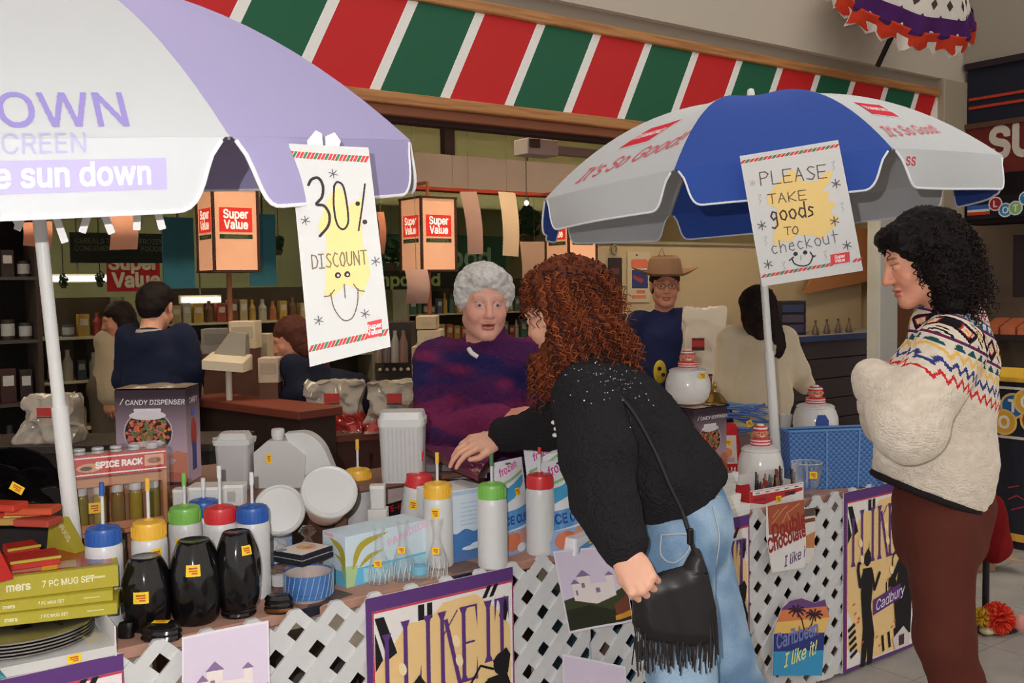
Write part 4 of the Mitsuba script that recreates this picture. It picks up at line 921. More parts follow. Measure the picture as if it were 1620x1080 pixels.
for (x, yb, yt, w, lab, dz) in ((286, 803, 776, 30, 'small white tub under the candy carton', 0), (326, 802, 770, 54, 'wide white tub with a pale lid between candy carton and pitcher', 0), (366, 800, 768, 36, 'white tub with a grey label below the pitcher', 0), (596, 806, 770, 24, 'white tub between yellow lidded bottle and black lettered box', 0)):
    M, d = upright(x, yb, RZ+.001) if x < 500 else upright(x, yb, TH+.160); px = d/F_PX; h = zat(M[:3, 3], yt)-M[2, 3]
    t = thing('white_tub', lab, 'tub')
    part(t, 'body', one(rbox(w*px, w*px*.8, h*.9, .008, 1.03), WHT, 30), 'm_plastic', M@trans(0, .03, 0))
    part(t, 'lid', one(rbox(w*px*1.06, w*px*.86, h*.14, .008, .97), C(222, 220, 212), 30), 'm_plastic', M@trans(0, .03, h*.88))
    if x == 366: part(t, 'label', prints([(rect(-.012, h*.2, .012, h*.7), C(170, 165, 160))], lambda a, b, z: FRONT(a, b, np.asarray(z)+w*px*.4+.001)), 'm_paper', M@trans(0, .03, 0))
q = onZ(596, 806, TH+.160); t = thing('tub_step', 'small white block under the tub by the yellow lidded bottle', 'step')
put(t, one(box(-.03, .03, 0, .06, 0, .159, .003), C(214, 212, 208)), 'm_paper', trans(q[0], q[1], TH)@rotz(CAMROT))

# coasters, glass bowl, tumblers
def flatbox(bl, br, yt, Zb, depth, label, top, name='coaster_box', rot_=0):
    t = thing(name, label, 'box'); M, w, d, h = boxpx(bl, br, yt, Zb, depth); M = M@rotz(rot_)
    part(t, 'carton', one(box(0, w, 0, d, 0, h, .001), C(28, 30, 46)), 'm_paper', M)
    part(t, 'picture', prints([(p, c) for p, c in top(w, d)], TOP(h)), 'm_paper', M); return M, w, d, h
pic = lambda w, d: [(rect(.004, .004, w-.004, d-.004), C(222, 210, 200)), (ell(w*.6, d*.5, w*.2, d*.3), C(226, 170, 120)), (rect(w*.5, d*.35, w*.68, d*.5), C(206, 110, 90)), (ell(w*.66, d*.6, w*.07, d*.12), C(230, 190, 80))]
grn = lambda w, d: [(rect(.004, .004, w-.004, d-.004), C(196, 192, 196)), (rect(w*.6, d*.2, w*.95, d*.8), C(150, 120, 140))]
M0, w0, d0, h0 = flatbox((484, 962), (551, 940), 953, TH, .12, 'flat navy coaster box lying on the table under the glass bowl', grn)
Zg = TH+h0+.001; q = M0[:3, 3]+M0[:3, 0]*w0*.40+M0[:3, 1]*.06; d = (q-CAM)@fw; r = 40*d/F_PX; h = zat(q, 898)-Zg
t = thing('glass_bowl', 'clear glass bowl with a broad blue band under two navy boxes', 'bowl')
part(t, 'bowl', one(lathe([(0, 0), (r*.6, 0), (r*.85, h*.22), (r*.98, h*.5), (r, h), (r*.96, h), (r*.93, h*.5), (r*.8, h*.25), (0, h*.06)], 40), CLR, 40), 'm_glass', trans(q[0], q[1], Zg))
part(t, 'blue_band', one(lathe([(r*.94, h*.32), (r*.975, h*.6), (r*.985, h*.93)], 40), C(64, 108, 168), 40), 'm_plastic', trans(q[0], q[1], Zg))
st_ = MB()
for a in np.linspace(0, 2*PI, 26)[:-1]: st_.add(tube([(r*.955*math.cos(a+.0), r*.955*math.sin(a), h*.34), (r*.98*math.cos(a+.12), r*.98*math.sin(a+.12), h*.6), (r*.992*math.cos(a+.24), r*.992*math.sin(a+.24), h*.92)], .0012, 4), C(140, 176, 214), False)
part(t, 'diagonal_lines', st_, 'm_plastic', trans(q[0], q[1], Zg)); labels[list(scene)[-1]] = {'kind': 'stuff'}
part(t, 'inside', one(lathe([(0, h*.07), (r*.62, h*.1), (r*.86, h*.4), (r*.9, h*.9)], 40), C(190, 176, 170), 40), 'm_plastic', trans(q[0], q[1], Zg))
Z_ = Zg+h+.001
fx = unit(M0[:3, 0]); 
def stackbox(Z, yfront, label):
    A = onZ(478, yfront, Z); B = onZ(548, yfront-24, Z); ex = unit(B-A); ey = np.array([-ex[1], ex[0], 0]); w, d, h = .125, .11, .0135
    t = thing('coaster_box', label, 'box'); M = mat(A, ex, ey, UP)
    part(t, 'carton', one(box(0, w, 0, d, 0, h, .001), C(28, 30, 46)), 'm_paper', M); part(t, 'picture', prints(pic(w, d), TOP(h)), 'm_paper', M); return Z+h+.0008
Z_ = stackbox(Z_, 897, 'lower of two navy picture boxes on the glass bowl'); Z_ = stackbox(Z_, 887, 'upper of two navy picture boxes on the glass bowl')
def tumbler(x, yb, yt, wpx, label, Z=TH, tint=None):
    P = onZ(x, yb, Z); d = (P-CAM)@fw; r = wpx/2*d/F_PX; P = P+FH*r; h = zat(P, yt)-Z; t = thing('glass_tumbler', label, 'glass')
    part(t, 'glass', one(lathe([(0, 0), (r*.8, 0), (r*.86, .004), (r, h), (r*.95, h), (r*.82, .01), (0, .009)], 28), CLR, 40), 'm_glass', trans(P[0], P[1], Z))
    if tint is not None: part(t, 'etched_band', one(lathe([(r*.93, h*.35), (r*.97, h*.75)], 28), tint, 40), 'm_plastic', trans(P[0], P[1], Z))
tumbler(442, 944, 896, 32, 'clear glass tumbler left of the blue banded bowl', tint=C(196, 196, 196))
tumbler(663, 921, 886, 30, 'short blue tinted glass tumbler between the glass carafes', tint=C(120, 180, 204))
def carafe(x, yb, yt, label, tag):
    P = onZ(x, yb, TH); d = (P-CAM)@fw; r = 17.5*d/F_PX; P = P+FH*r; h = zat(P, yt)-TH; t = thing('glass_carafe', label, 'carafe')
    pr = [(0, 0), (r*.92, 0), (r, .006), (r*1.0, h*.28), (r*.8, h*.42), (r*.42, h*.60), (r*.36, h*.78), (r*.46, h*.88), (r*.62, h), (r*.57, h), (r*.40, h*.87), (r*.30, h*.78), (r*.36, h*.60), (r*.74, h*.42), (r*.93, h*.27), (r*.92, .012), (0, .01)]
    part(t, 'glass', one(lathe(pr, 32), CLR, 40), 'm_glass', trans(P[0], P[1], TH))
    rb = MB()
    for a in np.arange(12)*PI/6: rb.add(tube([(r*1.002*math.cos(a), r*1.002*math.sin(a), .006), (r*1.0*math.cos(a+.25), r*1.0*math.sin(a+.25), h*.28)], .0011, 5), C(222, 228, 230), True)
    part(t, 'cut_pattern', rb, 'm_gloss', trans(P[0], P[1], TH)); labels[list(scene)[-1]] = {'kind': 'stuff'}
    part(t, 'price_tag', prints(tagl(0, h*tag, .022, .020), lambda a, b, z: FRONT(a, b, np.asarray(z)+r*.9)), 'm_paper', trans(P[0], P[1], TH)@rotz(CAMROT))
carafe(598, 928, 834, 'cut glass carafe at left of three before the palm carton', .40)
carafe(636, 922, 824, 'cut glass carafe in the middle of three before the palm carton', .55)
carafe(690, 919, 820, 'cut glass carafe at right of three, in front of the yellow lidded bottle', .50)
t = thing('print_case', 'clear blue print case standing behind the navy coaster boxes', 'case')
M, w, d, h = boxpx((429, 905), (480, 893), 818, TH, .03); M = M@trans(0, .06, 0)
part(t, 'case', one(hull([(0, 0, 0), (w, 0, 0), (0, 0, h), (w, 0, h*.72), (0, .02, 0), (w, .02, 0), (0, .02, h), (w, .02, h*.72)]), C(60, 84, 150)), 'm_paper', M)
part(t, 'picture', prints([(poly((.003, .003), (w-.003, .003), (w-.003, h*.70), (.003, h*.96)), C(170, 200, 226)), (ell(w*.5, h*.4, w*.3, h*.14), C(226, 232, 238)), (ell(w*.3, h*.68, w*.2, h*.08), C(214, 224, 234)), (rect(.006, h*.3, .02, h*.42), C(226, 220, 110))], FRONT), 'm_gloss', M)
def stopper(x, yb, yt, label):
    P = onZ(x, yb, Z_); d = (P-CAM)@fw; h = zat(P, yt)-Z_; t = thing('glass_stopper', label, 'stopper'); r = h*.42
    put(t, MB().add(lathe([(0, 0), (r*.8, 0), (r*.7, h*.2), (r*.3, h*.35), (r*.35, h*.45), (r, h*.7), (r*.6, h*.95), (0, h)], 10), CLR, False), 'm_glass', trans(P[0], P[1], Z_))
stopper(487, 864, 830, 'faceted glass stopper on the upper navy picture box'); stopper(445, 870, 842, 'smaller glass stopper at the left end of the upper navy picture box')

# palm carton
t = thing('palm_carton', 'pale blue carton printed with olive palm leaves in front of the white plates', 'box')
M, w, d, h = boxpx((548, 930), (676, 897), 822, TH, .12)
part(t, 'carton', one(box(0, w, 0, d, 0, h, .0015), C(204, 222, 232)), 'm_paper', M)
def leaf(x0, y0, x1, y1, bend, wd):
    p = bez((x0, y0), ((x0+x1)/2-bend, (y0+y1)/2+abs(bend)*.6), (x1, y1), n=8); n = len(p); ww = wd*np.sin(np.linspace(.15, PI, n))**.7
    return sg.LineString(p).buffer(.001).union(unary_union([sg.Point(a).buffer(max(b, .001), quad_segs=4) for a, b in zip(p, ww)]))
L = [(rect(0, 0, w, h*.34), C(104, 188, 224)), (rect(w*.2, h*.02, w, h*.30), C(160, 210, 228)), (poly((w*.0, h*.0), (w*.09, h*.0), (w*.14, h*.4), (-.0, h*.42)), C(176, 206, 150)),
     (unary_union([leaf(w*.08, h*.36, w*.50, h*.93, .030, .011), leaf(w*.16, h*.36, w*.44, h*.60, .008, .007)]), C(178, 164, 60)), (sa.translate(sa.rotate(text2d('PARADICE', .022, 2, w=1.0), 14, origin=(0, 0)), w*.50, h*.62), C(236, 186, 204)),
     (unary_union([rect(w*.22, h*(.04+.05*i), w*.40, h*(.05+.05*i)) for i in range(5)]), C(220, 236, 242))]
part(t, 'print', prints(L, FRONT), 'm_paper', M)
LEFT = lambda x, y, z: np.stack([-np.asarray(z), d-np.asarray(x), np.asarray(y)], -1)
part(t, 'side_print', prints([(rect(0, 0, d, h*.3), C(104, 188, 224)), (unary_union([leaf(d*.95, h*.36, d*.35, h*.9, -.02, .012), leaf(d*.9, h*.36, d*.55, h*.6, -.01, .006)]), C(172, 164, 60)), (poly((d, 0), (d*.8, h*.4), (d, h*.4)), C(150, 190, 120)), (rect(d*.1, h*.93, d*.5, h*.99), C(230, 170, 196))], LEFT), 'm_paper', M)
flatbox((709, 914), (767, 896), 908, TH, .10, 'flat navy box lying between the yellow and green lidded bottles', lambda w, d: [(rect(.003, .003, w-.003, d-.003), C(214, 200, 196)), (ell(w*.5, d*.5, w*.2, d*.25), C(200, 170, 120))])
# wave carton
t = thing('wave_carton', 'white topped carton with a blue wave picture between yellow and green lidded bottles', 'box')
M, w, d, h = boxpx((700, 894), (772, 878), 768, TH, .14)
part(t, 'carton', one(box(0, w, 0, d, 0, h, .0015), C(228, 228, 228)), 'm_paper', M)
wv = [(x, h*.42+.006*math.sin(x*90)) for x in np.linspace(0, w, 24)]
L = [(rect(0, h*.02, w, h*.98), C(206, 220, 232)), (rect(0, h*.93, w, h*.985), C(176, 200, 224)), (sg.Polygon(wv+[(w, 0), (0, 0)]).buffer(0), C(70, 122, 182)), (ell(w*.62, h*.17, w*.2, h*.03).union(ell(w*.75, h*.20, w*.14, h*.035)), C(214, 226, 236)), (rect(0, 0, w, h*.12), C(84, 120, 176)),
     (unary_union([rect(w*.4, h*(.5+.06*i), w*.9, h*(.515+.06*i)) for i in range(6)]), C(176, 196, 214))]
part(t, 'print', prints(L, FRONT), 'm_paper', M)
# black lettered box with pale lid, wrapped trays
t = thing('lettered_box', 'pink and black box with red lettering behind the leaning red lidded bottle', 'box')
M, w, d, h = boxpx((609, 822), (662, 806), 752, TH+.07, .12)
part(t, 'carton', one(box(0, w, 0, d, 0, h, .002), C(222, 200, 194)), 'm_paper', M)
L = [(rect(0, 0, w, h*.42), C(34, 26, 30)), (poly((w*.2, h), (w, h*.76), (w, h)), C(44, 36, 38)), (sa.translate(text2d('RE-HEAT', h*.17, 3, w=.95), w*.08, h*.18), C(200, 50, 56))]
part(t, 'print', prints(L, FRONT), 'm_paper', M)
A_ = M[:3, 3]; bz = TH+.07
t = thing('carton_stack', 'plain brown carton under the lettered box', 'box'); put(t, one(box(-.005, w+.05, .005, .16, 0, .0695, .003), C(150, 120, 100)), 'm_paper', trans(A_[0], A_[1], TH)@rotz(math.atan2(M[1, 0], M[0, 0])))
def wrapped(px4, z0, th, label, col, bs='m_gloss', name='wrapped_tray'):
    """flat packet whose top corners are the given image points on the plane z0"""
    t = thing(name, label, 'tray'); q = [onZ(x, y, z0) for x, y in px4]
    part(t, 'tray', one(hull([p for p in q]+[p-np.array([0, 0, th]) for p in q]), col), bs)
    c = sum(q)/4
    e1, e2 = q[1]-q[0], q[3]-q[0]
    part(t, 'film', one(sheet_grid(lambda u, v: q[0]+np.multiply.outer(u, e1)+np.multiply.outer(v, q[3]-q[0])+np.multiply.outer(u*v, q[2]-q[1]-e2)+np.multiply.outer(.006+.005*np.sin(u*23+v*9)*np.sin(v*17), UP), 16, 12), C(220, 220, 220), False), 'm_film')
    return t, q
zt_ = TH+.07+h
wrapped([(616, 748), (770, 742), (762, 716), (650, 722)], zt_+.030, .03, 'bottom silvery wrapped tray behind the yellow lidded bottle', C(150, 146, 150))
wrapped([(640, 738), (764, 732), (756, 706), (668, 712)], zt_+.055, .022, 'silvery wrapped tray on top of the first one', C(120, 112, 118))
TRAYZ = zt_+.085
t, q = wrapped([(716, 736), (756, 752), (782, 712), (668, 704)], TRAYZ, .016, 'maroon tray with a yellow tag in the customer\'s reaching hand', C(108, 60, 76))
part(t, 'price_tag', prints([(p, c) for p, c in tagl(0, 0, .04, .018)], planar(onZ(743, 716, TRAYZ+.012), RT, FH)), 'm_paper')

# ice cube bags
def bag(bl, br, ytop, Zb, label, lean=.04):
    t = thing('printed_bag', label, 'bag'); M, w, d, h = boxpx(bl, br, ytop, Zb, .03)
    f = lambda off: (lambda x, y, z: np.stack([np.asarray(x), lean*np.asarray(y)/h-(off*np.sin(np.clip(np.asarray(x)/w, 0, 1)*PI)*np.sin(np.clip(np.asarray(y)/h, 0, 1)*PI*.85+.3))-np.asarray(z), np.asarray(y)], -1))
    g = rect(0, 0, w, h)
    part(t, 'back', prints([(g, C(214, 216, 220))], lambda x, y, z: f(-.008)(x, y, -np.asarray(z)), base=0, step=.015), 'm_gloss', M)
    L = [(g, C(228, 230, 234)), (poly((w*.06, h*.52), (w*.5, h*.60), (w*.94, h*.74), (w*.94, h*.82), (w*.4, h*.72), (w*.06, h*.70)), C(70, 160, 206)), (poly((w*.06, h*.72), (w*.94, h*.84), (w*.94, h*.87), (w*.06, h*.75)), C(150, 190, 140)),
         (sa.translate(sa.rotate(text2d('frozen', w*.14, 2, slant=.2), 14, origin=(0, 0)), w*.2, h*.84), C(206, 70, 150)), (poly((0, h*.26), (w, h*.30), (w, h*.50), (0, h*.46)), C(90, 150, 206)),
         (sa.translate(text2d('ICE CUBES', w*.155, 4, w=.95), w*.06, h*.33), C(30, 74, 150)), (rect(0, 0, w, h*.26), C(150, 178, 214)), (ell(w*.35, h*.14, w*.25, h*.1), C(216, 120, 84)), (ell(w*.66, h*.18, w*.12, h*.08), C(206, 150, 130)), (ell(w*.6, h*.06, w*.14, h*.05), C(226, 232, 240)), (ell(w*.5, h*.965, w*.09, h*.012), C(60, 50, 56))]
    L += tagl(w*.62, h*.66, .026, .022)
    part(t, 'front', prints(L, f(.018), step=.015), 'm_gloss', M)
bag((792, 883), (842, 866), 724, TH, 'printed ice cube bag between the green and the nearest red lidded bottles')
bag((872, 880), (936, 862), 724, TH, 'printed ice cube bag beside the black jacket', .06)
bag((846, 860), (900, 846), 700, TH+.0, 'printed ice cube bag at the back, only its top showing', .05)
t = thing('printed_bag', 'printed bag lying low in front against the black sleeve', 'bag')
M, w, d, h = boxpx((876, 874), (936, 850), 826, TH, .05); M = M@trans(0, -.085, 0)
part(t, 'body', one(rbox(w, .05, h, .012, .9), C(226, 228, 232), 40), 'm_gloss', M@trans(w/2, .03, 0))
part(t, 'print', prints([(poly((w*.1, h*.1), (w*.5, h*.3), (w*.9, h*.55), (w*.85, h*.75), (w*.3, h*.6), (w*.1, h*.45)), C(84, 150, 206)), (ell(w*.55, h*.5, w*.2, h*.12), TAGC), (rect(w*.35, h*.8, w*.6, h*.84), C(90, 80, 90))], lambda x, y, z: FRONT(x, y, np.asarray(z)-.004)), 'm_gloss', M)
# ---- right half of the table
ORD = 'first second third fourth fifth sixth seventh eighth ninth tenth eleventh twelfth thirteenth fourteenth fifteenth sixteenth seventeenth eighteenth nineteenth twentieth'.split()
ORD += [t_+'-'+o_ for t_ in ('twenty', 'thirty', 'forty') for o_ in ORD[:9]]
t = thing('candy_carton', 'second dark candy dispenser carton under the cookie jar by the man in the hat', 'box')
del labels[t]; _seen['candy_carton'] -= 1 if _seen['candy_carton'] else 0
P = onZ(1082, 760, TH); P = np.array([P[0], min(P[1], 2.93), TH]); d_ = (P-CAM)@fw
ang = yaw-PI/2+math.radians(-42); ex = np.array([math.cos(ang+math.radians(84)), math.sin(ang+math.radians(84)), 0])
a1 = yaw-PI/2+math.radians(38); ex = np.array([math.cos(a1), math.sin(a1), 0]); ey = np.array([-ex[1], ex[0], 0])
Hc = zat(P, 648)-TH
candy_box(mat(P, ex, ey, UP), .21, .15, Hc, 'second dark candy dispenser carton, under the cookie jar by the hatted man')
CT = P+ex*.06+ey*.09
jarP = {}
def cookie_jar(P, r, h, label, tag=None, motif=True):
    t = thing('cookie_jar', label, 'jar'); M = trans(*P)
    hb = h*.84
    part(t, 'body', one(lathe([(0, 0), (r*.62, 0), (r*.74, .004), (r*.93, hb*.16), (r, hb*.34), (r*.98, hb*.50), (r*.88, hb*.64), (r*.80, hb*.70), (0, hb*.70)], 44), C(228, 227, 224), 50), 'm_gloss', M)
    ld = part(t, 'lid', one(lathe([(r*.80, hb*.695), (r*.84, hb*.71), (r*.84, hb*.73), (r*.72, hb*.77), (r*.4, hb*.80), (0, hb*.805)], 44), C(228, 227, 224), 50), 'm_gloss', M)
    k = MB(); zc = hb*.795
    for i in range(5): k.add(lathe([(0, zc), (r*.42, zc), (r*.44, zc+h*.011), (r*.42, zc+h*.022), (0, zc+h*.022)], 28), C(206, 50, 56) if i % 2 == 0 else C(232, 228, 226), 40); zc += h*.021
    part(ld, 'striped_collar', k, 'm_gloss', M)
    zc += r*.20; Q = lambda x, y, z, rr, c, s=(1, 1, 1), sub=1: hd.add(ball((x*r, y*r, zc+z*r), rr*r, sub, s), c, True, rotz(CAMROT))
    hd = MB(); Q(0, 0, 0, .33, C(214, 138, 104), (1, 1, .88), 3); Q(-.12, -.29, .04, .035, C(50, 34, 30)); Q(.12, -.29, .04, .035, C(50, 34, 30)); Q(0, -.33, -.01, .06, C(206, 104, 80)); Q(0, -.28, -.09, .13, C(228, 224, 220), (1, .5, .45)); Q(-.30, 0, 0, .08, C(206, 128, 96)); Q(.30, 0, 0, .08, C(206, 128, 96))
    f = part(ld, 'figure_head', hd, 'm_gloss', M)
    cp = MB(); z2 = zc+r*.13
    for i, rr in enumerate((.345, .32, .26, .16)): cp.add(lathe([(0, z2), (r*rr, z2), (r*(rr-.02), z2+h*.024), (0, z2+h*.024)], 24), C(206, 50, 56) if i % 2 == 0 else C(232, 228, 226), 40); z2 += h*.023
    part(ld, 'striped_cap', cp, 'm_gloss', M)
    if tag:
        part(t, 'price_tag', prints(tagl(tag[0]*r, tag[1]*h, .032, .026), lambda a, b, z: CYL(r*.97)(a, b, z), base=.004, step=.008), 'm_paper', M@rotz(CAMROT))
    if motif: part(t, 'blue_motif', prints([(poly((-.03, 0), (.03, 0), (.03, .025), (.012, .05), (-.02, .05), (-.03, .02)), C(60, 84, 160))], lambda a, b, z: CYL(r*1.0)(a, np.asarray(b)+h*.30, z), base=.002, step=.008), 'm_paper', M@rotz(CAMROT))
    return t
zc_ = TH+Hc+.016
q = onZ(1081, 645, zc_); cookie_jar(np.array([CT[0]+.0, CT[1], zc_]), .098, .235, 'white cookie jar with striped figure lid on the dark candy carton', (.5, .54), False)
q = onZ(1203, 777, TH); cookie_jar(np.array([q[0], q[1], TH]), .092, .285, 'white cookie jar with striped figure lid right behind the comb box', None, False)
q = onZ(1290, 690, TH+.14); jw = np.array([4.0, 3.0, TH]); 
Pj = at(1290, 675, 4.62); hz = Pj[2]
t = thing('jar_pedestal', 'plain block behind the blue basket carrying a cookie jar', 'block')
zb_ = zat(Pj, 694)
put(t, one(box(-.09, .09, -.09, .09, 0, zb_-TH-.001, .004), C(140, 120, 108)), 'm_paper', trans(Pj[0], Pj[1], TH))
cookie_jar(np.array([Pj[0], Pj[1], zb_]), .103, .25, 'white cookie jar with striped figure lid rising behind the blue basket', None, True)
# red sauce bottle carton
t = thing('red_bottle_pack', 'red bottle shaped pack with a pale label left of the front cookie jar', 'pack')
M, d = upright(1150, 752, TH); px = d/F_PX; h = zat(M[:3, 3], 669)-TH; w = 42*px
part(t, 'body', one(hull([(x*w, y, z*h) for x, z in ((-.5, 0), (.5, 0), (-.42, .62), (.42, .62), (-.36, .92), (.36, .92), (-.28, 1), (.28, 1)) for y in (-.02, .02)]), C(196, 40, 44), 20), 'm_gloss', M)
part(t, 'label', prints([(poly((-w*.36, h*.24), (w*.36, h*.24), (w*.30, h*.78), (-w*.30, h*.78)), C(214, 196, 190)), (ell(0, h*.45, w*.16, h*.09), C(226, 140, 70)), (rect(-w*.25, h*.27, w*.25, h*.36), C(180, 160, 170)), (unary_union([rect(-w*.42+i*w*.13, h*.08, -w*.36+i*w*.13, h*.18) for i in range(6)]), C(232, 200, 196))]+tagl(-.0, h*.64, .034, .022), lambda a, b, z: FRONT(a, b, np.asarray(z)+.021)), 'm_paper', M)
t = thing('white_cup', 'small white cup wedged between candy carton and red pack', 'cup')
M, d = upright(1138, 694, TH+.15); px = d/F_PX
put(t, one(lathe([(0, -.148), (.022, -.148), (.035, .0), (.036, .05), (.033, .05), (.02, -.12), (0, -.12)], 28), WHT, 40), 'm_plastic', M@trans(0, .06, 0))
# brass bell
t = thing('brass_bell', 'small brass bell on the dark candy carton beside the cookie jar', 'bell')
q = np.array([*(P+ex*.165+ey*.03)[:2], zc_])
part(t, 'bell', one(lathe([(0, 0), (.052, 0), (.054, .006), (.046, .012), (.036, .028), (.02, .042), (0, .046)], 32), C(196, 160, 84), 40), 'm_metal', trans(*q))
part(t, 'handle', one(lathe([(0, .044), (.008, .046), (.006, .06), (.011, .072), (.007, .084), (0, .088)], 20), C(196, 160, 84), 40), 'm_metal', trans(*q))
# blue strap bundle
t = thing('blue_hangers', 'tangled bundle of blue plastic hangers beside the right parasol pole', 'hangers')
r_ = random.Random(5); bc = at(1166, 664, 4.52); zb = zat(bc, 695)
for i in range(13):
    a = r_.uniform(-.55, .35)+(PI if i % 2 else 0); L_ = r_.uniform(.10, .17); o = bc+RT*r_.uniform(-.06, .06)+UP*r_.uniform(-.035, .045)+FH*r_.uniform(-.04, .05)
    dv = RT*math.cos(a)+UP*math.sin(a)*.55+FH*r_.uniform(-.3, .3); s1 = unit(np.cross(dv, FH))
    p = bez(o-dv*L_, o-dv*L_*.4+s1*.018, o+dv*L_*.4+s1*.02, o+dv*L_, n=6)
    fl_ = MB().add(tube(p, .0065, 6), C(70, 104, 170) if i % 3 else C(110, 136, 190), True)
    part(t, 'hanger', fl_, 'm_plastic')
part(t, 'price_tag', prints(tagl(0, 0, .026, .03, 20), planar(at(1186, 670, 4.40), RT, UP)), 'm_paper')
bx_ = thing('white_carton', 'plain box under the blue hangers behind the red pack', 'box')
put(bx_, one(box(-.07, .07, -.02, .08, 0, max(zat(bc, 690)-TH, .05), .003), C(120, 96, 96)), 'm_paper', trans(bc[0]+.02, bc[1]+.03, TH)@rotz(CAMROT))
# blue woven basket
t = thing('blue_basket', 'blue woven plastic basket in front of the woman in the patterned jumper', 'basket')
M, w, d, h = boxpx((1252, 776), (1397, 769), 677, TH, .08)
BL, BL2 = C(48, 90, 152), C(84, 126, 182)
top = 1.06
def face(p0, p1, q0, q1):
    mb = MB(); nx, nz = int(np.linalg.norm(p1-p0)/.0115), int(h/.0115)
    n = unit(np.cross(p1-p0, UP))
    for i in range(nx):
        for j in range(nz):
            u0, u1 = i/nx, (i+1)/nx; v0, v1 = j/nz, (j+1)/nz; s = 1 if (i+j) % 2 else -1
            f = lambda u, v: (p0*(1-u)+p1*u)*(1-v)+(q0*(1-u)+q1*u)*v
            c = f((u0+u1)/2, (v0+v1)/2)+n*.0016
            k = .0 if s > 0 else .30
            a, b, cc, dd = f(u0, v0), f(u1, v0), f(u1, v1), f(u0, v1)
            m = trimesh.Trimesh([a, b, cc, dd, c], [[0, 1, 4], [1, 2, 4], [2, 3, 4], [3, 0, 4]], process=False)
            mb.add(m, BL if s > 0 else BL2, False)
    return mb
o = np.zeros(3); X_, Y_ = np.array([w, 0, 0]), np.array([0, d, 0]); Zh = np.array([0, 0, h])
for (a, b) in ((o, X_), (X_, X_+Y_), (X_+Y_, Y_), (Y_, o)):
    c = (X_+Y_)/2; e = lambda p: (p-c)*np.array([top, top, 1])+c+Zh
    part(t, 'woven_side', face(a, b, e(a), e(b)), 'm_plastic', M); labels[list(scene)[-1]] = {'kind': 'stuff'}
    part(t, 'rim', one(tube([e(a), e(b)], .006, 8), C(90, 136, 194), True), 'm_plastic', M)
    if b is X_:
        for f_ in (.38, .72):
            pa, pb = a*(1-f_)+b*f_, e(a)*(1-f_)+e(b)*f_; part(t, 'upright_rib', one(tube([pa+np.array([0, -.003, 0]), pb+np.array([0, -.003, 0])], .0035, 6), C(110, 154, 206), True), 'm_plastic', M)
part(t, 'bottom', one(box(0, w, 0, d, 0, .004), BL), 'm_plastic', M)
# glass mug
t = thing('glass_mug', 'clear glass mug with a yellow tag in front of the blue basket', 'mug')
Pm = onZ(1278, 787, TH); r = 24*((Pm-CAM)@fw)/F_PX; Pm = Pm+FH*r*.6+RT*.006; h = zat(Pm, 731)-TH; M = trans(*Pm)@rotz(CAMROT)
part(t, 'glass', one(lathe([(0, 0), (r*.55, 0), (r*.62, .004), (r*.75, h*.3), (r, h*.75), (r*1.02, h), (r*.96, h), (r*.94, h*.75), (r*.7, h*.3), (0, .012)], 36), CLR, 40), 'm_glass', M)
part(t, 'handle', one(tube(bez((r*.98, 0, h*.85), (r*1.5, 0, h*.7), (r*1.45, 0, h*.35), (r*.8, 0, h*.22), n=8), .0045, 8), CLR, True), 'm_glass', M)
part(t, 'rim', one(tube([(r*math.cos(a), r*math.sin(a), h) for a in np.linspace(0, 2*PI, 40)], .0018, 6), C(206, 210, 212), True), 'm_gloss', M)
part(t, 'smoky_side', one(lathe([(r*.74, h*.3), (r*.97, h*.75), (r*.985, h*.97)], 36), C(120, 124, 130), 40), 'm_film', M)
part(t, 'price_tag', prints(tagl(.008, h*.70, .030, .028), lambda a, b, z: FRONT(a, b, np.asarray(z)+r*1.02)), 'm_paper', M)
# comb box
t = thing('comb_box', 'red and white open display box of combs reading UNBREAKABLE COMBS', 'box')
M, w, d, h = boxpx((1186, 806), (1271, 790), 762, TH, .10)
part(t, 'tray', MB().add(box(0, w, 0, .003, 0, h), C(220, 216, 214)).add(box(0, .003, 0, d, 0, h*1.2), C(176, 40, 44)).add(box(w-.003, w, 0, d, 0, h), C(210, 206, 204)).add(box(0, w, d-.003, d, 0, h*1.6), C(216, 212, 210)).add(box(0, w, 0, d, 0, .003), C(200, 196, 194)), 'm_paper', M)
sw = sg.Polygon([(x, h*(.36-.30*math.sin(x/w*PI*.95))) for x in np.linspace(0, w, 16)]+[(w, h*.95), (0, h*.95)]).buffer(0)
L = [(rect(0, 0, w, h), C(226, 222, 218)), (sw.intersection(poly((0, 0), (w*.98, h*.55), (w*.98, h), (0, h))), C(190, 46, 52)), (rect(w*.05, h*.72, w*.98, h*.93), C(228, 226, 224)), (unary_union([rect(w*(.1+.18*i), h*.79, w*(.18+.18*i), h*.84) for i in range(5)]), C(70, 60, 60)),
     (sa.translate(text2d('UNBREAKABLE', h*.17, 1, w=.62), w*.06, h*.38), C(110, 60, 62)), (sa.translate(text2d('COMBS', h*.19, 4, w=.85), w*.64, h*.42), C(44, 38, 40))]+tagl(w*.52, h*.30, .03, .024)
part(t, 'print', prints(L, FRONT), 'm_paper', M)
part(t, 'side_print', prints([(poly((0, 0), (d, 0), (d, h*1.4), (0, h)), C(190, 44, 48)), (poly((d*.0, 0), (d*.6, 0), (0, h*.5)), C(226, 222, 218))], lambda x, y, z: np.stack([-np.asarray(z), d-np.asarray(x), np.asarray(y)], -1)), 'm_paper', M)
r_ = random.Random(11)
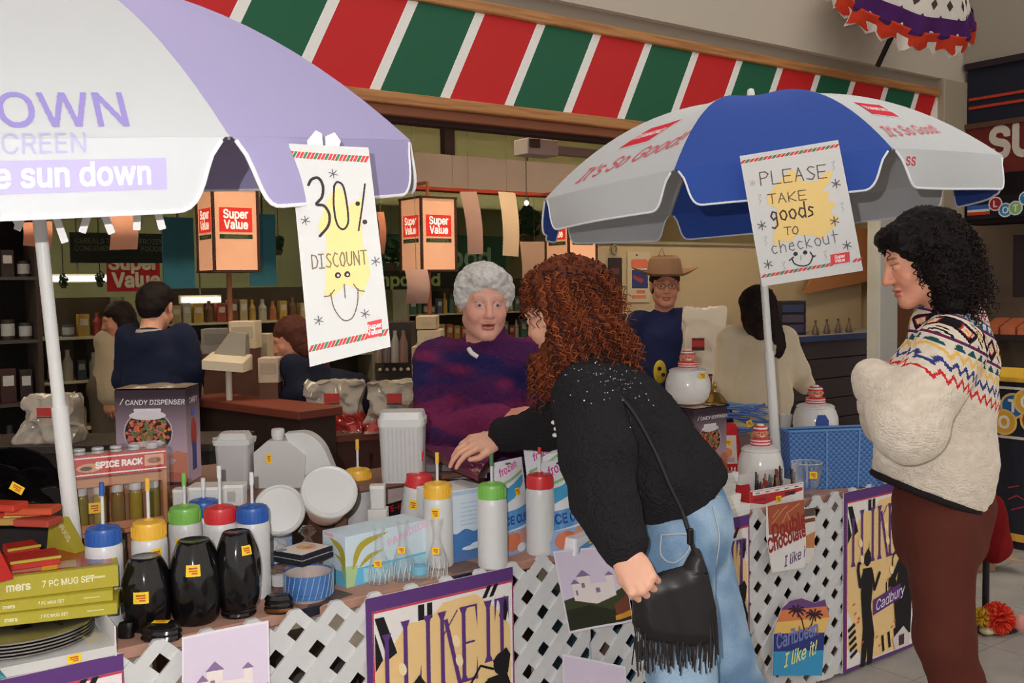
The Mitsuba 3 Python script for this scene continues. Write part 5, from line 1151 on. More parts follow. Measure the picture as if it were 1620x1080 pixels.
for i in range(16):
    x = w*(.28+.64*i/15); y0 = .03+r_.uniform(0, .05); a = r_.uniform(-.35, .35); hh = r_.uniform(.075, .125)
    c = [C(28, 24, 24), C(28, 24, 24), C(90, 60, 44), C(44, 30, 30), C(150, 110, 84), C(150, 40, 44)][i % 6]
    k = thing('comb', ['black', 'black', 'brown', 'dark brown', 'tan', 'red'][i % 6]+' comb, '+ORD[i]+' from the left in the red and white comb box', 'comb', 'combs in the display box')
    g = rect(-.003, 0, .003, hh).union(unary_union([rect(.003, hh*.25+j*.004, .013, hh*.25+j*.004+.0018) for j in range(int(hh*.7/.004))])).union(rect(0, 0, .006, hh*.25))
    m = extr(g, .003); put(k, one(m, c, False), 'm_plastic', M@trans(x, y0, .004)@rot([0, 1, 0], a)@rot([0, 0, 1], r_.uniform(-.8, .8))@mat((0, 0, 0), (1, 0, 0), (0, 0, 1), (0, -1, 0)))
# stacked white books
for i, (bl, br, yt, lab) in enumerate((((1136, 826), (1187, 812), 791, 'lowest white box of the stack behind the jeans'), ((1130, 806), (1172, 796), 780, 'second white box up in the stack behind the jeans'), ((1128, 788), (1164, 780), 765, 'third white box up in the stack behind the jeans'), ((1122, 772), (1168, 762), 748, 'topmost white box of the stack behind the jeans'))):
    Zs = TH if i == 0 else Zs+hs+.0006
    t = thing('white_box', lab, 'box'); A = onZ(*br, Zs); ex_ = unit(onZ(*br, Zs)-onZ(*bl, Zs)); ey_ = np.array([-ex_[1], ex_[0], 0]); hs = .037
    m = mat(A-ex_*.22, ex_, ey_, UP)
    part(t, 'carton', one(box(0, .22, 0, .15, 0, hs, .002), C(224, 223, 220)), 'm_paper', m)
    part(t, 'lid_edge', one(box(-.001, .221, -.001, .151, hs*.45, hs+.0003, .001), C(230, 229, 226)), 'm_paper', m)
t = thing('brown_booklet', 'thin brown booklet on the topmost white box beside the red pack', 'booklet')
put(t, one(box(.02, .2, .01, .13, hs+.001, hs+.006, .001), C(150, 110, 100)), 'm_paper', m)
t = thing('white_mug', 'small white mug behind the right parasol pole foot', 'mug')
Pm = at(1240, 664, 4.7); zb = zat(Pm, 672); put(t, one(lathe([(0, TH-zb+.001), (.03, TH-zb+.001), (.03, -.01), (.034, 0), (.04, .05), (.036, .05), (.03, .01), (0, .01)], 24), WHT, 40), 'm_plastic', trans(Pm[0], Pm[1], zb))
# dark goods heap at the far left
t = thing('black_wrapped_wok', 'shiny black wrapped pans heaped at the left edge beside the spice rack', 'pans')
o = at(-16, 775, 2.75); zb = zat(o, 838)
def wok(u, v):
    a = (u-.5)*2; b = v; r1 = .19; x = a*r1; z = .16*(1-b)+.02*np.sin(a*9+b*14)*(1-abs(a))+.05*np.cos(a*1.4); y = -.12+.24*b-.05*np.cos(a*2)
    return o+np.multiply.outer(x, RT)+np.multiply.outer(y, FH)+np.multiply.outer(z-.05+.008*np.sin(a*31)*np.sin(b*23), UP)
for i in range(3):
    sh_ = sheet_grid(lambda u, v: wok(u, v)-UP*.035*i-FH*.03*i-RT*.05*i, 22, 16)
    part(t, 'pan', one(thicken(sh_, .004), C(20, 18, 22), True), 'm_gloss')
part(t, 'price_tag', prints(tagl(0, 0, .036, .022, -30), planar(at(27, 772, 2.56), RT, UP)), 'm_paper')
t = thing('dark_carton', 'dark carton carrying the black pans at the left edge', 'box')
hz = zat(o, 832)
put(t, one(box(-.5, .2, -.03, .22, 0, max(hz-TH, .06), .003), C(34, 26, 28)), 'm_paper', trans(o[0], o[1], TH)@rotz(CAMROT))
for i, (x, y, c, L_) in enumerate(((6, 800, C(196, 60, 44), .10), (52, 806, C(196, 84, 50), .12), (40, 816, C(206, 186, 110), .09), (60, 824, C(170, 70, 56), .10), (10, 822, C(180, 140, 70), .08), (18, 812, C(176, 40, 40), .06))):
    t = thing('red_packet', ['red packet', 'orange packet', 'cream packet', 'rust packet', 'tan packet', 'dark red packet'][i]+' under the black pans at the left edge', 'packet')
    p = at(x, y, 2.52+.02*(i % 3)); put(t, one(box(-L_/2, L_/2, -.03, .03, -.009, .009, .003), c), 'm_paper', trans(*p)@rotz(CAMROT+.2*(i % 3-1)))
# ================================================================ inside the shop
# lit box lanterns on poles
def lantern(x, label, y=6.0, s=.285, z0=1.722, z1=2.222, zb=0):
    t = thing('lit_lantern', label, 'lantern'); FR = C(70, 40, 30)
    fr = [(x, y), (x+s, y), (x, y+s), (x+s, y+s)]
    for a, b in fr: part(t, 'corner_post', one(box(a-.008, a+.008, b-.008, b+.008, z0-.01, z1+.01), FR), 'm_paper')
    for z in (z0-.014, z1): part(t, 'frame', one(box(x-.012, x+s+.012, y-.012, y+s+.012, z, z+.014), FR), 'm_paper')
    part(t, 'pole', one(cyl((x+s/2, y+s/2, zb), (x+s/2, y+s/2, z0-.014), .016), C(150, 92, 62), 60), 'm_paper'); part(t, 'hanger', one(cyl((x+s/2, y+s/2, z1+.012), (x+s/2, y+s/2, 2.35), .012), C(150, 80, 50), 60), 'm_paper'); part(t, 'bracket', one(box(x+s/2-.01, x+s/2+.01, y+s/2, 6.49, 2.338, 2.358), C(150, 80, 50)), 'm_paper')
    for side in (0, 1):
        o, e = ((x, y), (1, 0, 0)) if side == 0 else ((x, y+s), (0, -1, 0))
        f = planar((o[0], o[1], z0), e, (0, 0, 1))
        h = z1-z0; g = .55 if side else 1.0
        pn = part(t, 'lit_panel', prints([(rect(.008, 0, s-.008, h), C(190, 140, 110))], f, base=-.002), 'm_paper', emitter=lamp(np.array([.50, .235, .12])*(.75 if side else 1.0)))
        gl = prints([(rect(.008, h*.72, s-.008, h), (1, 1, 1))], f, base=.0005)
        bd = prints([(rect(s*.13, h*.47, s*.87, h*.77), C(190, 40, 36))], f, base=.002); part(pn, 'red_badge', bd, 'm_paper', emitter=lamp((.42, .02, .012), 0))
        tx = [(sa.translate(text2d('Super', h*.105, 4, w=.80, align='c'), s/2, h*.64), (1, 1, 1)), (sa.translate(text2d('Value', h*.105, 4, w=.80, align='c'), s/2, h*.51), (1, 1, 1))]
        part(pn, 'badge_lettering', prints(tx, f, base=.004), 'm_paper', emitter=lamp((.55, .40, .30), 0))
        part(pn, 'green_strip', prints([(rect(s*.13, h*.385, s*.87, h*.44), C(46, 62, 34)), (sa.translate(text2d('SUPERMARKETS', h*.035, 1, w=.80, align='c'), s/2, h*.395), C(120, 130, 90))], f, base=.002), 'm_paper')
    return t
lantern(2.168, 'lit box lantern reading Super Value nearest the left parasol', zb=.952)
lantern(3.65, 'lit box lantern reading Super Value right of the tall discount card')
lantern(4.985, 'lit box lantern reading Super Value half hidden behind the curly hair')
# hanging paper strips
def hang(px, Y, label, col, name='paper_strip', bend=.03):
    q = [onY(x, y, Y) for x, y in px]; t = thing(name, label, 'paper strip')
    def fn(u, v):
        p = (q[0]*(1-u)[..., None]+q[1]*u[..., None])*(1-v)[..., None]+(q[3]*(1-u)[..., None]+q[2]*u[..., None])*v[..., None]
        return p+np.array([0, -1, 0])*(bend*np.sin(v*PI))[..., None]
    part(t, 'paper', one(thicken(sheet_grid(lambda u, v: fn(u, v), 4, 10), .002), col, True), 'm_paper'); m_ = (q[0]+q[1])/2; part(t, 'string', one(box(m_[0]-.0012, m_[0]+.0012, Y-.0012, Y+.0012, m_[2]-.02, 3.2), C(120, 110, 100)), 'm_paper'); return t
PK, PK2 = C(214, 166, 142), C(190, 150, 136)
hang([(35, 352), (82, 350), (80, 392), (36, 388)], 5.6, 'salmon paper strip hanging beside the left parasol pole', C(214, 140, 110))
hang([(172, 340), (216, 340), (217, 394), (173, 395)], 5.6, 'salmon paper strip hanging before the dark aisle sign', C(226, 160, 130))
hang([(596, 335), (607, 335), (608, 400), (598, 400)], 5.8, 'narrow salmon paper strip at the right edge of the discount card', C(206, 130, 100))
hang([(727, 303), (754, 303), (764, 402), (740, 402)], 6.3, 'dull pink paper strip between the lantern and the pale glow-coloured strip', PK2)
hang([(788, 303), (815, 305), (820, 406), (795, 404)], 6.3, 'strip of paper with the bulb glow put into its pale colour', C(236, 206, 170))  # lamp glow put into a paler paper colour
hang([(640, 426), (676, 426), (677, 480), (641, 480)], 5.9, 'short pink paper sheet hanging under the middle lantern', PK2)
hang([(822, 382), (868, 382), (868, 470), (824, 470)], 6.9, 'wide pinkish paper panel behind the curly hair', C(206, 166, 142))
# bare bulb
t = thing('bare_bulb', 'small bare bulb under the red soffit edge', 'lamp'); P = onY(833, 321, 6.45)
part(t, 'bulb', one(ball(P, .018, 2, (1, 1, 1.2)), (1, 1, 1), True), 'm_paper', emitter=lamp((9, 7.2, 5)))
part(t, 'cord', one(cyl(P+UP*.015, np.array([P[0], P[1], 3.2]), .004), C(80, 70, 64)), 'm_paper')
# ceiling lamps over the shop floor
for i, (x, y) in enumerate(((1.0, 8.6), (4.6, 8.6), (1.0, 11.2), (4.6, 11.2), (7.6, 8.4))):
    t = thing('ceiling_lamp', ['fluorescent ceiling lamp over the left aisle', 'fluorescent ceiling lamp over the middle aisle', 'fluorescent ceiling lamp at the back left', 'fluorescent ceiling lamp at the back middle', 'fluorescent ceiling lamp over the kiosk'][i], 'lamp')
    part(t, 'housing', one(box(x-.7, x+.7, y-.17, y+.17, 3.12, 3.199, .01), C(210, 208, 200)), 'm_paper')
    part(t, 'tube', one(box(x-.66, x+.66, y-.14, y+.14, 3.10, 3.118), (1, 1, 1)), 'm_paper', emitter=lamp((13.0, 10.8, 7.6), 4))
for i in range(5):
    x = .2+1.75*i; t = thing('batten_lamp', ['first', 'second', 'third', 'fourth', 'fifth'][i]+' from the left of the batten lamps on the ceiling just behind the striped fascia', 'lamp')
    part(t, 'housing', one(box(x-.78, x+.78, 5.11, 5.45, 3.14, 3.199, .01), C(210, 208, 200)), 'm_paper'); part(t, 'tube', one(box(x-.75, x+.75, 5.14, 5.42, 3.115, 3.138), (1, 1, 1)), 'm_paper', emitter=lamp((12, 10.2, 7.2), 4))
# unit between soffit and fascia
t = thing('shutter_motor', 'grey metal shutter motor hanging under the fascia', 'motor'); a = onY(835, 225, 4.95); b = onY(884, 236, 4.95)
part(t, 'casing', one(box(a[0], b[0], 4.95, 5.1, a[2]-.07, a[2]+.03, .005), C(160, 150, 146)), 'm_paper'); part(t, 'bracket', one(box(a[0]+.02, a[0]+.06, 5.02, 5.06, a[2]+.02, 3.2), C(100, 92, 90)), 'm_paper'); part(t, 'vent', one(box(a[0]+.01, a[0]+.09, 4.94, 4.95, a[2]-.03, a[2]+.025), C(60, 54, 52)), 'm_paper')
part(t, 'rail', one(box(b[0], b[0]+1.4, 4.98, 5.06, a[2]-.05, a[2]), C(120, 108, 104)), 'm_paper')
# hanging signs
def sign(px, Y, label, col, texts=(), name='hanging_sign', depth=.02, hang_=True):
    q = [onY(x, y, Y) for x, y in px]; t = thing(name, label, 'sign'); x0, x1 = q[0][0], q[1][0]; z1, z0 = q[0][2], q[1][2]
    part(t, 'board', one(box(x0, x1, Y, Y+depth, z0, z1), col), 'm_paper')
    L = []
    for s, cx, cy, h, c, *k in texts: L.append((sa.translate(text2d(s, h*(z1-z0), k[0] if k else 2, w=k[1] if len(k) > 1 else .9, align='c'), x0+(x1-x0)*cx, z0+(z1-z0)*cy), c))
    if L: part(t, 'lettering', prints(L, planar((0, Y, 0), (1, 0, 0), (0, 0, 1)), base=.003), 'm_paper')
    if hang_: part(t, 'hanger', one(box((x0+x1)/2-.005, (x0+x1)/2+.005, Y+.002, Y+.012, z1, 3.2), C(60, 52, 50)), 'm_paper')
    return t
FNT = C(104, 108, 96)
sign([(110, 367), (264, 416)], 8.0, 'dark aisle sign with faint rows of lettering above the left shelves', C(36, 46, 42), (('CEREALS TEA', .27, .64, .17, FNT), ('CONDIMENTS', .27, .40, .17, FNT), ('FROZEN', .84, .64, .17, FNT), ('FOODS', .84, .40, .17, FNT), ('- - - - - - - - - - - - -', .5, .14, .10, C(110, 66, 54))))
sign([(168, 396), (254, 460)], 9.4, 'red hanging sign reading Super Value in big pale letters', C(170, 34, 44), (('Super', .5, .55, .33, C(206, 196, 176), 5, .95), ('Value', .54, .12, .33, C(206, 196, 176), 5, .95)))
sign([(256, 343), (309, 456)], 7.3, 'teal blue hanging banner left of the first lantern', C(42, 104, 120), name='blue_banner')
sign([(394, 338), (438, 452)], 7.35, 'teal blue hanging banner right of the first lantern', C(46, 110, 128), name='blue_banner')
sign([(545, 428), (742, 456)], 10.6, 'black shelf header with big pale green letters reading Imported', C(24, 26, 22), (('Imported', .46, .2, .62, C(140, 160, 104), 4, 1.2),))
sign([(540, 368), (800, 432)], 11.6, 'dark green wall board with pale flowing letters behind the lanterns', C(52, 92, 74), (('Fresh Food', .5, .18, .5, C(150, 184, 156), 3, 1.1),))
for i, (x, y, s) in enumerate(((836, 352, 30), (618, 398, 26), (100, 442, 12), (158, 440, 12), (440, 385, 16))):
    t = thing('hanging_plant', ['dark leafy plant high on the wall right of the bare bulb', 'dark leafy plant between discount card and middle lantern', 'small plant above the left shelves by the parasol pole', 'small plant above the left shelves by the red sign', 'dark leafy plant right of the second blue banner'][i], 'plant')
    Y = 7.2 if i == 0 else 9.5; c = onY(x, y, Y); r = s/F_PX*((c-CAM)@fw); q_ = random.Random(i); mb = MB()
    for k in range(60):
        d = unit([q_.gauss(0, 1), q_.gauss(0, 1), q_.gauss(0, 1)]); p = c+d*r*q_.uniform(.2, .9)*np.array([.7, .7, 1.1]); e = unit(np.cross(d, [q_.random(), .3, .5])); g = unit(np.cross(e, [q_.random(), q_.random(), .2])); L_ = r*.35
        mb.add(trimesh.Trimesh([p-e*L_, p-g*L_*.4, p+e*L_, p+g*L_*.4], [[0, 1, 2], [0, 2, 3]], process=False), C(40, 62, 40), False)
    part(t, 'foliage', mb, 'm_matte'); labels[list(scene)[-1]] = {'kind': 'stuff'}
    part(t, 'wire', one(cyl(c-UP*r*.7, np.array([c[0], c[1], 3.2]), .005), C(70, 66, 60)), 'm_matte'); part(t, 'pot', one(lathe([(0, -r*1.15), (r*.3, -r*1.15), (r*.42, -r*.7), (0, -r*.7)], 14), C(70, 56, 46), 35), 'm_matte', trans(*c))

# shelves of goods
BOXES = {}
def packet(kind, c):
    k = (kind, tuple(np.round(c, 3)))
    if k not in BOXES:
        if kind == 'box': m = MB().add(box(-.5, .5, -.5, .5, 0, 1, .02), c, False).add(box(-.35, .35, -.53, -.5, .5, .8), np.clip(np.asarray(c)*.3+.45, 0, 1), False)
        elif kind == 'bottle': m = MB().add(lathe([(0, 0), (.45, 0), (.45, .6), (.2, .8), (.2, 1), (0, 1)], 12), c, 35)
        else: m = MB().add(lathe([(0, 0), (.5, 0), (.5, 1), (0, 1)], 14), c, 35).add(lathe([(.505, .2), (.505, .8)], 14), np.clip(np.asarray(c)*.4+.35, 0, 1), 35)
        BOXES[k] = m.ply('m_paper')
    return BOXES[k]
NAMES = [(n_, c_*.62+C(120, 96, 70)*.30) for n_, c_ in [('red', C(170, 50, 44)), ('yellow', C(206, 170, 80)), ('white', C(206, 200, 184)), ('green', C(70, 120, 84)), ('orange', C(200, 116, 60)), ('blue', C(60, 90, 140)), ('brown', C(110, 70, 50)), ('cream', C(206, 186, 140)), ('teal', C(50, 130, 130))]]
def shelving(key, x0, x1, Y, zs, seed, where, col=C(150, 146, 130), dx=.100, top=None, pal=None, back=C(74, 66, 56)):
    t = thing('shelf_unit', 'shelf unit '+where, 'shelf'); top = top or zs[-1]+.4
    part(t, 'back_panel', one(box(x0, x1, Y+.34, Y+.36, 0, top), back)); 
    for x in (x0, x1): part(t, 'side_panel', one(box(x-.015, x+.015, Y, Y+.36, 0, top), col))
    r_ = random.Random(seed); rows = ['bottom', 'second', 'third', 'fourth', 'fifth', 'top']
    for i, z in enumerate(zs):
        part(t, 'shelf_board', one(box(x0, x1, Y, Y+.34, z-.02, z), C(190, 184, 160) if key != 'd' else C(62, 54, 48)), 'm_paper')  # the far left unit gets dark boards, shade put into their colour
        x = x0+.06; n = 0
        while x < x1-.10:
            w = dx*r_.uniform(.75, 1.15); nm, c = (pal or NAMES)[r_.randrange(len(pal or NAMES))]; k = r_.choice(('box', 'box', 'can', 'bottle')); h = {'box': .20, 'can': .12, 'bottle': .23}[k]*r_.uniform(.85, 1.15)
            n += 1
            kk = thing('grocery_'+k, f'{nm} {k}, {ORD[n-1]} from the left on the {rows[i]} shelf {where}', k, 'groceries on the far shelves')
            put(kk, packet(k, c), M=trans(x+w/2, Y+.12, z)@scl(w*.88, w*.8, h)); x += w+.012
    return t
shelving('a', 6.3, 9.0, 10.7, (.5, .9, 1.26), 1, 'under the Imported header', top=1.7)
shelving('b', .4, 2.4, 8.9, (.45, .85, 1.22), 2, 'behind the man in navy', col=C(120, 116, 100), top=1.55)
shelving('c', 2.9, 5.2, 9.6, (.5, .9, 1.28), 3, 'behind the first lantern pole', top=1.62, pal=[NAMES[i] for i in (0, 1, 2, 4, 6, 7)])
shelving('d', -1.3, onY(62, 500, 6.9)[0], 6.9, (.5, .9, 1.3, 1.7), 4, 'at the shade-painted far left', col=C(60, 50, 46), pal=[('dark brown', C(44, 32, 30)), ('dark red', C(56, 28, 28)), ('dark grey', C(50, 46, 46))], top=2.25, back=C(30, 24, 24))  # gloom of the far left put into the dark colours of unit and goods
for (a, b, Y, z, lab) in (((78, 440), (171, 440), 10.2, 1.72, 'lit strip lamp over the left back shelves'), ((290, 474), (350, 480), 9.75, 1.52, 'lit strip lamp over the shelf behind the first lantern pole')):
    t = thing('strip_lamp', lab, 'lamp'); p, q = onY(*a, Y), onY(*b, Y)
    part(t, 'tube', one(box(p[0], q[0], Y, Y+.05, p[2]-.03, p[2]+.02), (1, 1, 1)), 'm_paper', emitter=lamp((2.6, 2.3, 1.7))); part(t, 'housing', one(box(p[0]-.02, q[0]+.02, Y+.0501, Y+.09, p[2]-.04, p[2]+.04), C(190, 186, 170)))
    part(t, 'hanger', one(box((p[0]+q[0])/2-.006, (p[0]+q[0])/2+.006, Y+.055, Y+.07, p[2]+.04, 3.2), C(90, 84, 80)))
# checkout counter and what stands on it
t = thing('checkout_counter', 'dark reddish wooden checkout counter behind the stall at left', 'counter')
M, w, d, h = boxpx((288, 640), (472, 665), 632, .90, .30)
part(t, 'top', one(box(0, w, 0, d, -.0, .05, .006), C(112, 54, 40)), 'm_paper', M); part(t, 'body', one(box(.03, w-.03, .03, d-.03, -.90, -.001), C(52, 36, 32)), 'm_paper', M)
t2 = thing('checkout_counter', 'second wooden counter carrying the shopping bags behind the tall canister', 'counter')
M2, w2, d2, h2 = boxpx((486, 704), (690, 690), 690, .70, .26)
part(t2, 'top', one(box(0, w2, 0, d2, 0, .05, .006), C(112, 60, 44)), 'm_paper', M2); part(t2, 'body', one(box(.03, w2-.03, .03, d2-.03, -.70, -.001), C(76, 40, 32)), 'm_paper', M2)
CTZ = .951
def oncounter(x, y, Z=CTZ): return onZ(x, y, Z)
t = thing('cash_register', 'beige cash register keypad on a white post at the checkout', 'register'); P = oncounter(360, 634); M = trans(*P)@rotz(CAMROT); d_ = (P-CAM)@fw; k = d_/F_PX
part(t, 'post', one(cyl((0, .04, 0), (0, .04, 48*k), 5*k), C(206, 196, 180), 60), 'm_plastic', M)
part(t, 'keypad', one(hull([(x*k, y, z*k) for x, z0, z1 in ((-34, 52, 66), (30, 46, 60)) for y, dz in ((-.06, 0), (.16, 10)) for z in (z0, z1+dz)]), C(214, 200, 178), 20), 'm_plastic', M)
part(t, 'display', one(hull([(x*k, y, z*k) for x, y, z in ((-30, .1, 70), (22, .1, 66), (-30, .22, 70), (22, .22, 66), (-4, .14, 108), (22, .14, 104), (-4, .2, 108), (22, .2, 104))]), C(140, 134, 124), 20), 'm_plastic', M)
for i, (x0, y0, x1, y1, dep, c, lab) in enumerate(((362, 508, 404, 552, 6.2, C(206, 190, 164), 'beige monitor box on the checkout beside the register'), (404, 528, 425, 600, 6.4, C(196, 176, 150), 'beige carton standing behind the register'), (318, 520, 365, 560, 6.6, C(150, 144, 136), 'grey carton behind the register display'), (408, 566, 440, 606, 5.9, C(190, 170, 150), 'pale paper pad leaning at the checkout'))):
    P = at((x0+x1)/2, (y0+y1)/2, dep); k = dep/F_PX; w_, h_ = (x1-x0)*k, (y1-y0)*k; t = thing('checkout_carton', lab, 'box')
    put(t, MB().add(box(-w_/2, w_/2, 0, .16, P[2]-h_/2-P[2], h_/2, .004), c, False).add(box(-w_*.4, w_*.4, -.004, 0, -.1*h_, .3*h_), c*.75, False), 'm_paper', trans(*P)@rotz(CAMROT))
    st_ = thing('checkout_stand', ['stand under the beige monitor', 'stand under the beige carton', 'stand under the grey carton', 'stand under the paper pad'][i]+' at the checkout', 'stand'); put(st_, one(box(-w_*.45, w_*.45, .005, .15, CTZ-.95, P[2]-h_/2-.001), C(96, 62, 48), False), 'm_paper', trans(P[0], P[1], 0)@rotz(CAMROT))
def plastic_bag(P, w, h, label, red=True, logo=True, dep=.16, body=C(158, 148, 138)):
    t = thing('plastic_bag', label, 'bag'); M = trans(*P)@rotz(CAMROT); sd = int(abs(P[0]*97+P[2]*31)) % 50
    b = box(-w/2, w/2, 0, dep, 0, h).subdivide().subdivide().subdivide().subdivide(); v = np.array(b.vertices); n = meshkit.fbm(v*16+sd, 3, sd)-.5; k = np.clip(v[:, 2]/h, 0, 1)
    v[:, 0] *= 1-.10*k+.05*np.sin(k*9); v[:, 1] = (v[:, 1]-dep/2)*(1-.75*k**2)+dep/2; v += np.stack([n*.05, n*.10*(v[:, 1] < dep/2), n*.05*(k > .05)*(.4+k)], 1); b.vertices = v
    def col(q):
        kk = q[:, 2:3]/h; r_ = ((kk < .30+.22*(q[:, :1]/w+.2)+.15*(meshkit.fbm(q*14, 2)[:, None]-.5)) & (kk > .0)) if red else kk < -1
        return np.where(r_, C(176, 50, 46), body*(.85+.3*meshkit.fbm(q*30, 2)[:, None]))
    part(t, 'bag', one(b, col, 50), 'm_gloss', M)
    if logo: part(t, 'logo', prints([(rect(-w*.12, h*.60, w*.14, h*.78), C(186, 56, 52)), (rect(-w*.12, h*.565, w*.14, h*.59), C(50, 44, 40))], lambda x, y, z: FRONT(x, y, np.asarray(z)+.004), base=.012, step=.04), 'm_paper', M)
    return t
Z2_ = M2[2, 3]+.051
for (x, wpx, lab) in ((522, 96, 'full shopping bag with red print on the counter, left of two'), (622, 92, 'full shopping bag with red print beside the woman in purple')):
    P = onZ(x, 688, Z2_)+FH*.08; k = ((P-CAM)@fw)/F_PX; plastic_bag(np.array([P[0], P[1], Z2_]), wpx*k, zat(P, 604)-Z2_, lab)
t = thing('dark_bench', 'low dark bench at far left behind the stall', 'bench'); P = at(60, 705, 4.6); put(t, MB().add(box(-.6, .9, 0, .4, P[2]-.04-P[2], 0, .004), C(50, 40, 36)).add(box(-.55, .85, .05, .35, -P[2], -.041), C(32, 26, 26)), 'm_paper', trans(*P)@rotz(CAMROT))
plastic_bag(P+UP*.001+.04*FH+.02*RT, .26, .22, 'clear shopping bag with red print in the dark left of the parasol pole', False, True)
for i, (x0, y0, x1, y1, c) in enumerate(((652, 548, 692, 602, C(190, 166, 130)), (660, 522, 698, 547, C(196, 172, 138)), (658, 500, 690, 521, C(186, 160, 124)), (656, 603, 690, 640, C(180, 150, 116)))):
    dep = 5.6; P = at((x0+x1)/2, y1, dep); k = dep/F_PX; w_, h_ = (x1-x0)*k, (y1-y0)*k
    t = thing('brown_carton', ['large brown carton', 'wide brown carton', 'topmost small brown carton', 'bottom brown carton'][i]+' in the stack behind the woman in purple', 'box'); put(t, MB().add(box(-w_/2, w_/2, 0, .25, .001, h_-.001, .003), c, False).add(box(-w_*.2, w_*.2, -.003, 0, h_*.3, h_*.6), C(176, 90, 70) if i == 0 else c*.9, False), 'm_paper', trans(*P)@rotz(CAMROT))
P = at(674, 640, 5.6); t = thing('carton_stand', 'brown stand under the stack of brown cartons', 'stand'); put(t, one(box(-.1, .1, .02, .24, -P[2], 0), C(90, 60, 46)), 'm_paper', trans(*P)@rotz(CAMROT))
t = thing('wire_rack', 'dark merchandise rack behind the plastic bags', 'rack'); P = at(622, 600, 6.3); k = 6.3/F_PX
part(t, 'rack', one(box(-28*k, 30*k, 0, .3, -P[2], 90*k), C(52, 46, 44)), 'm_paper', trans(*P)@rotz(CAMROT))
for i in range(5): part(t, 'knob', one(ball(((-20+i*11)*k, -.01, 16*k), .012, 1), C(206, 196, 180), True), 'm_paper', trans(*P)@rotz(CAMROT))
for i in range(4): part(t, 'bottle', one(lathe([(0, 0), (.028, 0), (.028, .12), (.012, .17), (.012, .2), (0, .2)], 12), [C(130, 110, 96), C(96, 84, 80), C(150, 140, 130), C(120, 90, 80)][i], 35), 'm_gloss', trans(*(P+RT*(-20+i*13)*k+UP*28*k-FH*.06)))
# kiosk side, right
KW = 6.395
def onwall(px, layers, label, name, cat='poster', Y=KW, th=.006):
    q = [onY(x, y, Y) for x, y in px]; t = thing(name, label, cat); sh = sg.Polygon([(a[0], a[2]) for a in q]); m = extr(sh, th); m.apply_transform(mat((0, Y, 0), (1, 0, 0), (0, 0, 1), (0, -1, 0)))
    part(t, 'sheet', one(m, layers[0][1], False), 'm_paper')
    if len(layers) > 1: part(t, 'print', prints(layers[1:], planar((0, Y-th, 0), (1, 0, 0), (0, 0, 1))), 'm_paper')
P_ = lambda *p: pp(KW, *p)
onwall([(962, 408), (983, 408), (984, 532), (962, 532)], [(None, C(48, 36, 40)), (P_((966, 424), (979, 424), (979, 434), (966, 434)), C(96, 52, 50)), (P_((966, 446), (979, 446), (979, 472), (966, 472)), C(66, 50, 60)), (P_((966, 490), (979, 490), (979, 500), (966, 500)), C(90, 60, 56))], 'tall dark narrow banner on the beige kiosk wall', 'wall_banner')
t = thing('wall_ring', 'grey ring hanging above the narrow dark banner', 'ring'); c = onY(972, 395, KW-.02); part(t, 'ring', one(tube([c+np.array([.028*math.cos(a), 0, .04*math.sin(a)]) for a in np.linspace(0, 2*PI, 24)], .009, 8), C(140, 126, 110), True), 'm_paper'); put(number(t+'__hook'), one(cyl(c+np.array([0, 0, .03]), c+np.array([0, .03, .05]), .006), C(90, 80, 74)), 'm_paper')
onwall([(992, 398), (1028, 398), (1028, 478), (992, 478)], [(None, C(196, 178, 150)), (P_((997, 414), (1000, 410), (1022, 410), (1025, 416), (1024, 424), (998, 424)), C(214, 110, 84)), (P_((999, 427), (1024, 427), (1024, 456), (999, 456)), C(48, 58, 110)), (P_((1000, 434), (1018, 442), (1014, 448), (1000, 440)), C(150, 60, 56)), (P_((1006, 459), (1020, 459), (1020, 464), (1006, 464)), C(200, 110, 84)), (P_((999, 467), (1021, 467), (1021, 472), (999, 472)), C(206, 120, 94)), (P_((1005, 402), (1008, 402), (1008, 405), (1005, 405)), C(90, 80, 74))], 'poster with an orange oval over a navy square on the kiosk wall', 'wall_poster')
t = thing('wall_picture', 'small dark picture on a triangular hanger above the straw hat', 'frame'); c = onY(1047, 410, KW-.02)
part(t, 'frame', one(box(c[0]-.05, c[0]+.05, KW-.03, KW-.01, c[2]-.03, c[2]+.02), C(44, 36, 36)), 'm_paper'); part(t, 'cord', one(tube([c+np.array([-.045, 0, .02]), c+np.array([0, 0, .10]), c+np.array([.045, 0, .02])], .003, 6), C(90, 74, 64), True), 'm_paper')
# white carrier bags by the hatted man
st = thing('bag_stand', 'dark stand holding the white carrier bags by the hatted man', 'stand'); dep = 6.0; k = dep/F_PX; P = at(1118, 592, dep); put(st, one(box(-.10, .17, .03, .25, -P[2], 0), C(70, 50, 46)), 'm_paper', trans(*P)@rotz(CAMROT))
t = thing('carrier_bag', 'white carrier bag with a red and black logo right of the hatted man', 'bag'); M = trans(*P)@rotz(CAMROT)
b = box(-33*k, 33*k, .02, .16, .001, 104*k).subdivide().subdivide().subdivide().subdivide(); v = np.array(b.vertices); n = meshkit.fbm(v*14, 3, 4)-.5; kk = v[:, 2]/(104*k); v[:, 1] = (v[:, 1]-.09)*(1-.6*kk**3)+.09; v += n[:, None]*np.array([.05, .04, .0]); v[:, 2] += np.maximum(n, -.2)*.10*(kk > .8); b.vertices = v
part(t, 'bag', one(b, C(210, 196, 176), 50), 'm_paper', M); part(t, 'logo', prints([(rect(-24*k, 44*k, -4*k, 58*k), C(180, 50, 44)), (rect(-24*k, 38*k, -4*k, 44*k), C(60, 40, 36)), (rect(-24*k, 54*k, -4*k, 58*k), C(90, 44, 40))], lambda x, y, z: FRONT(x, y, np.asarray(z)+.012), step=.04), 'm_paper', M)
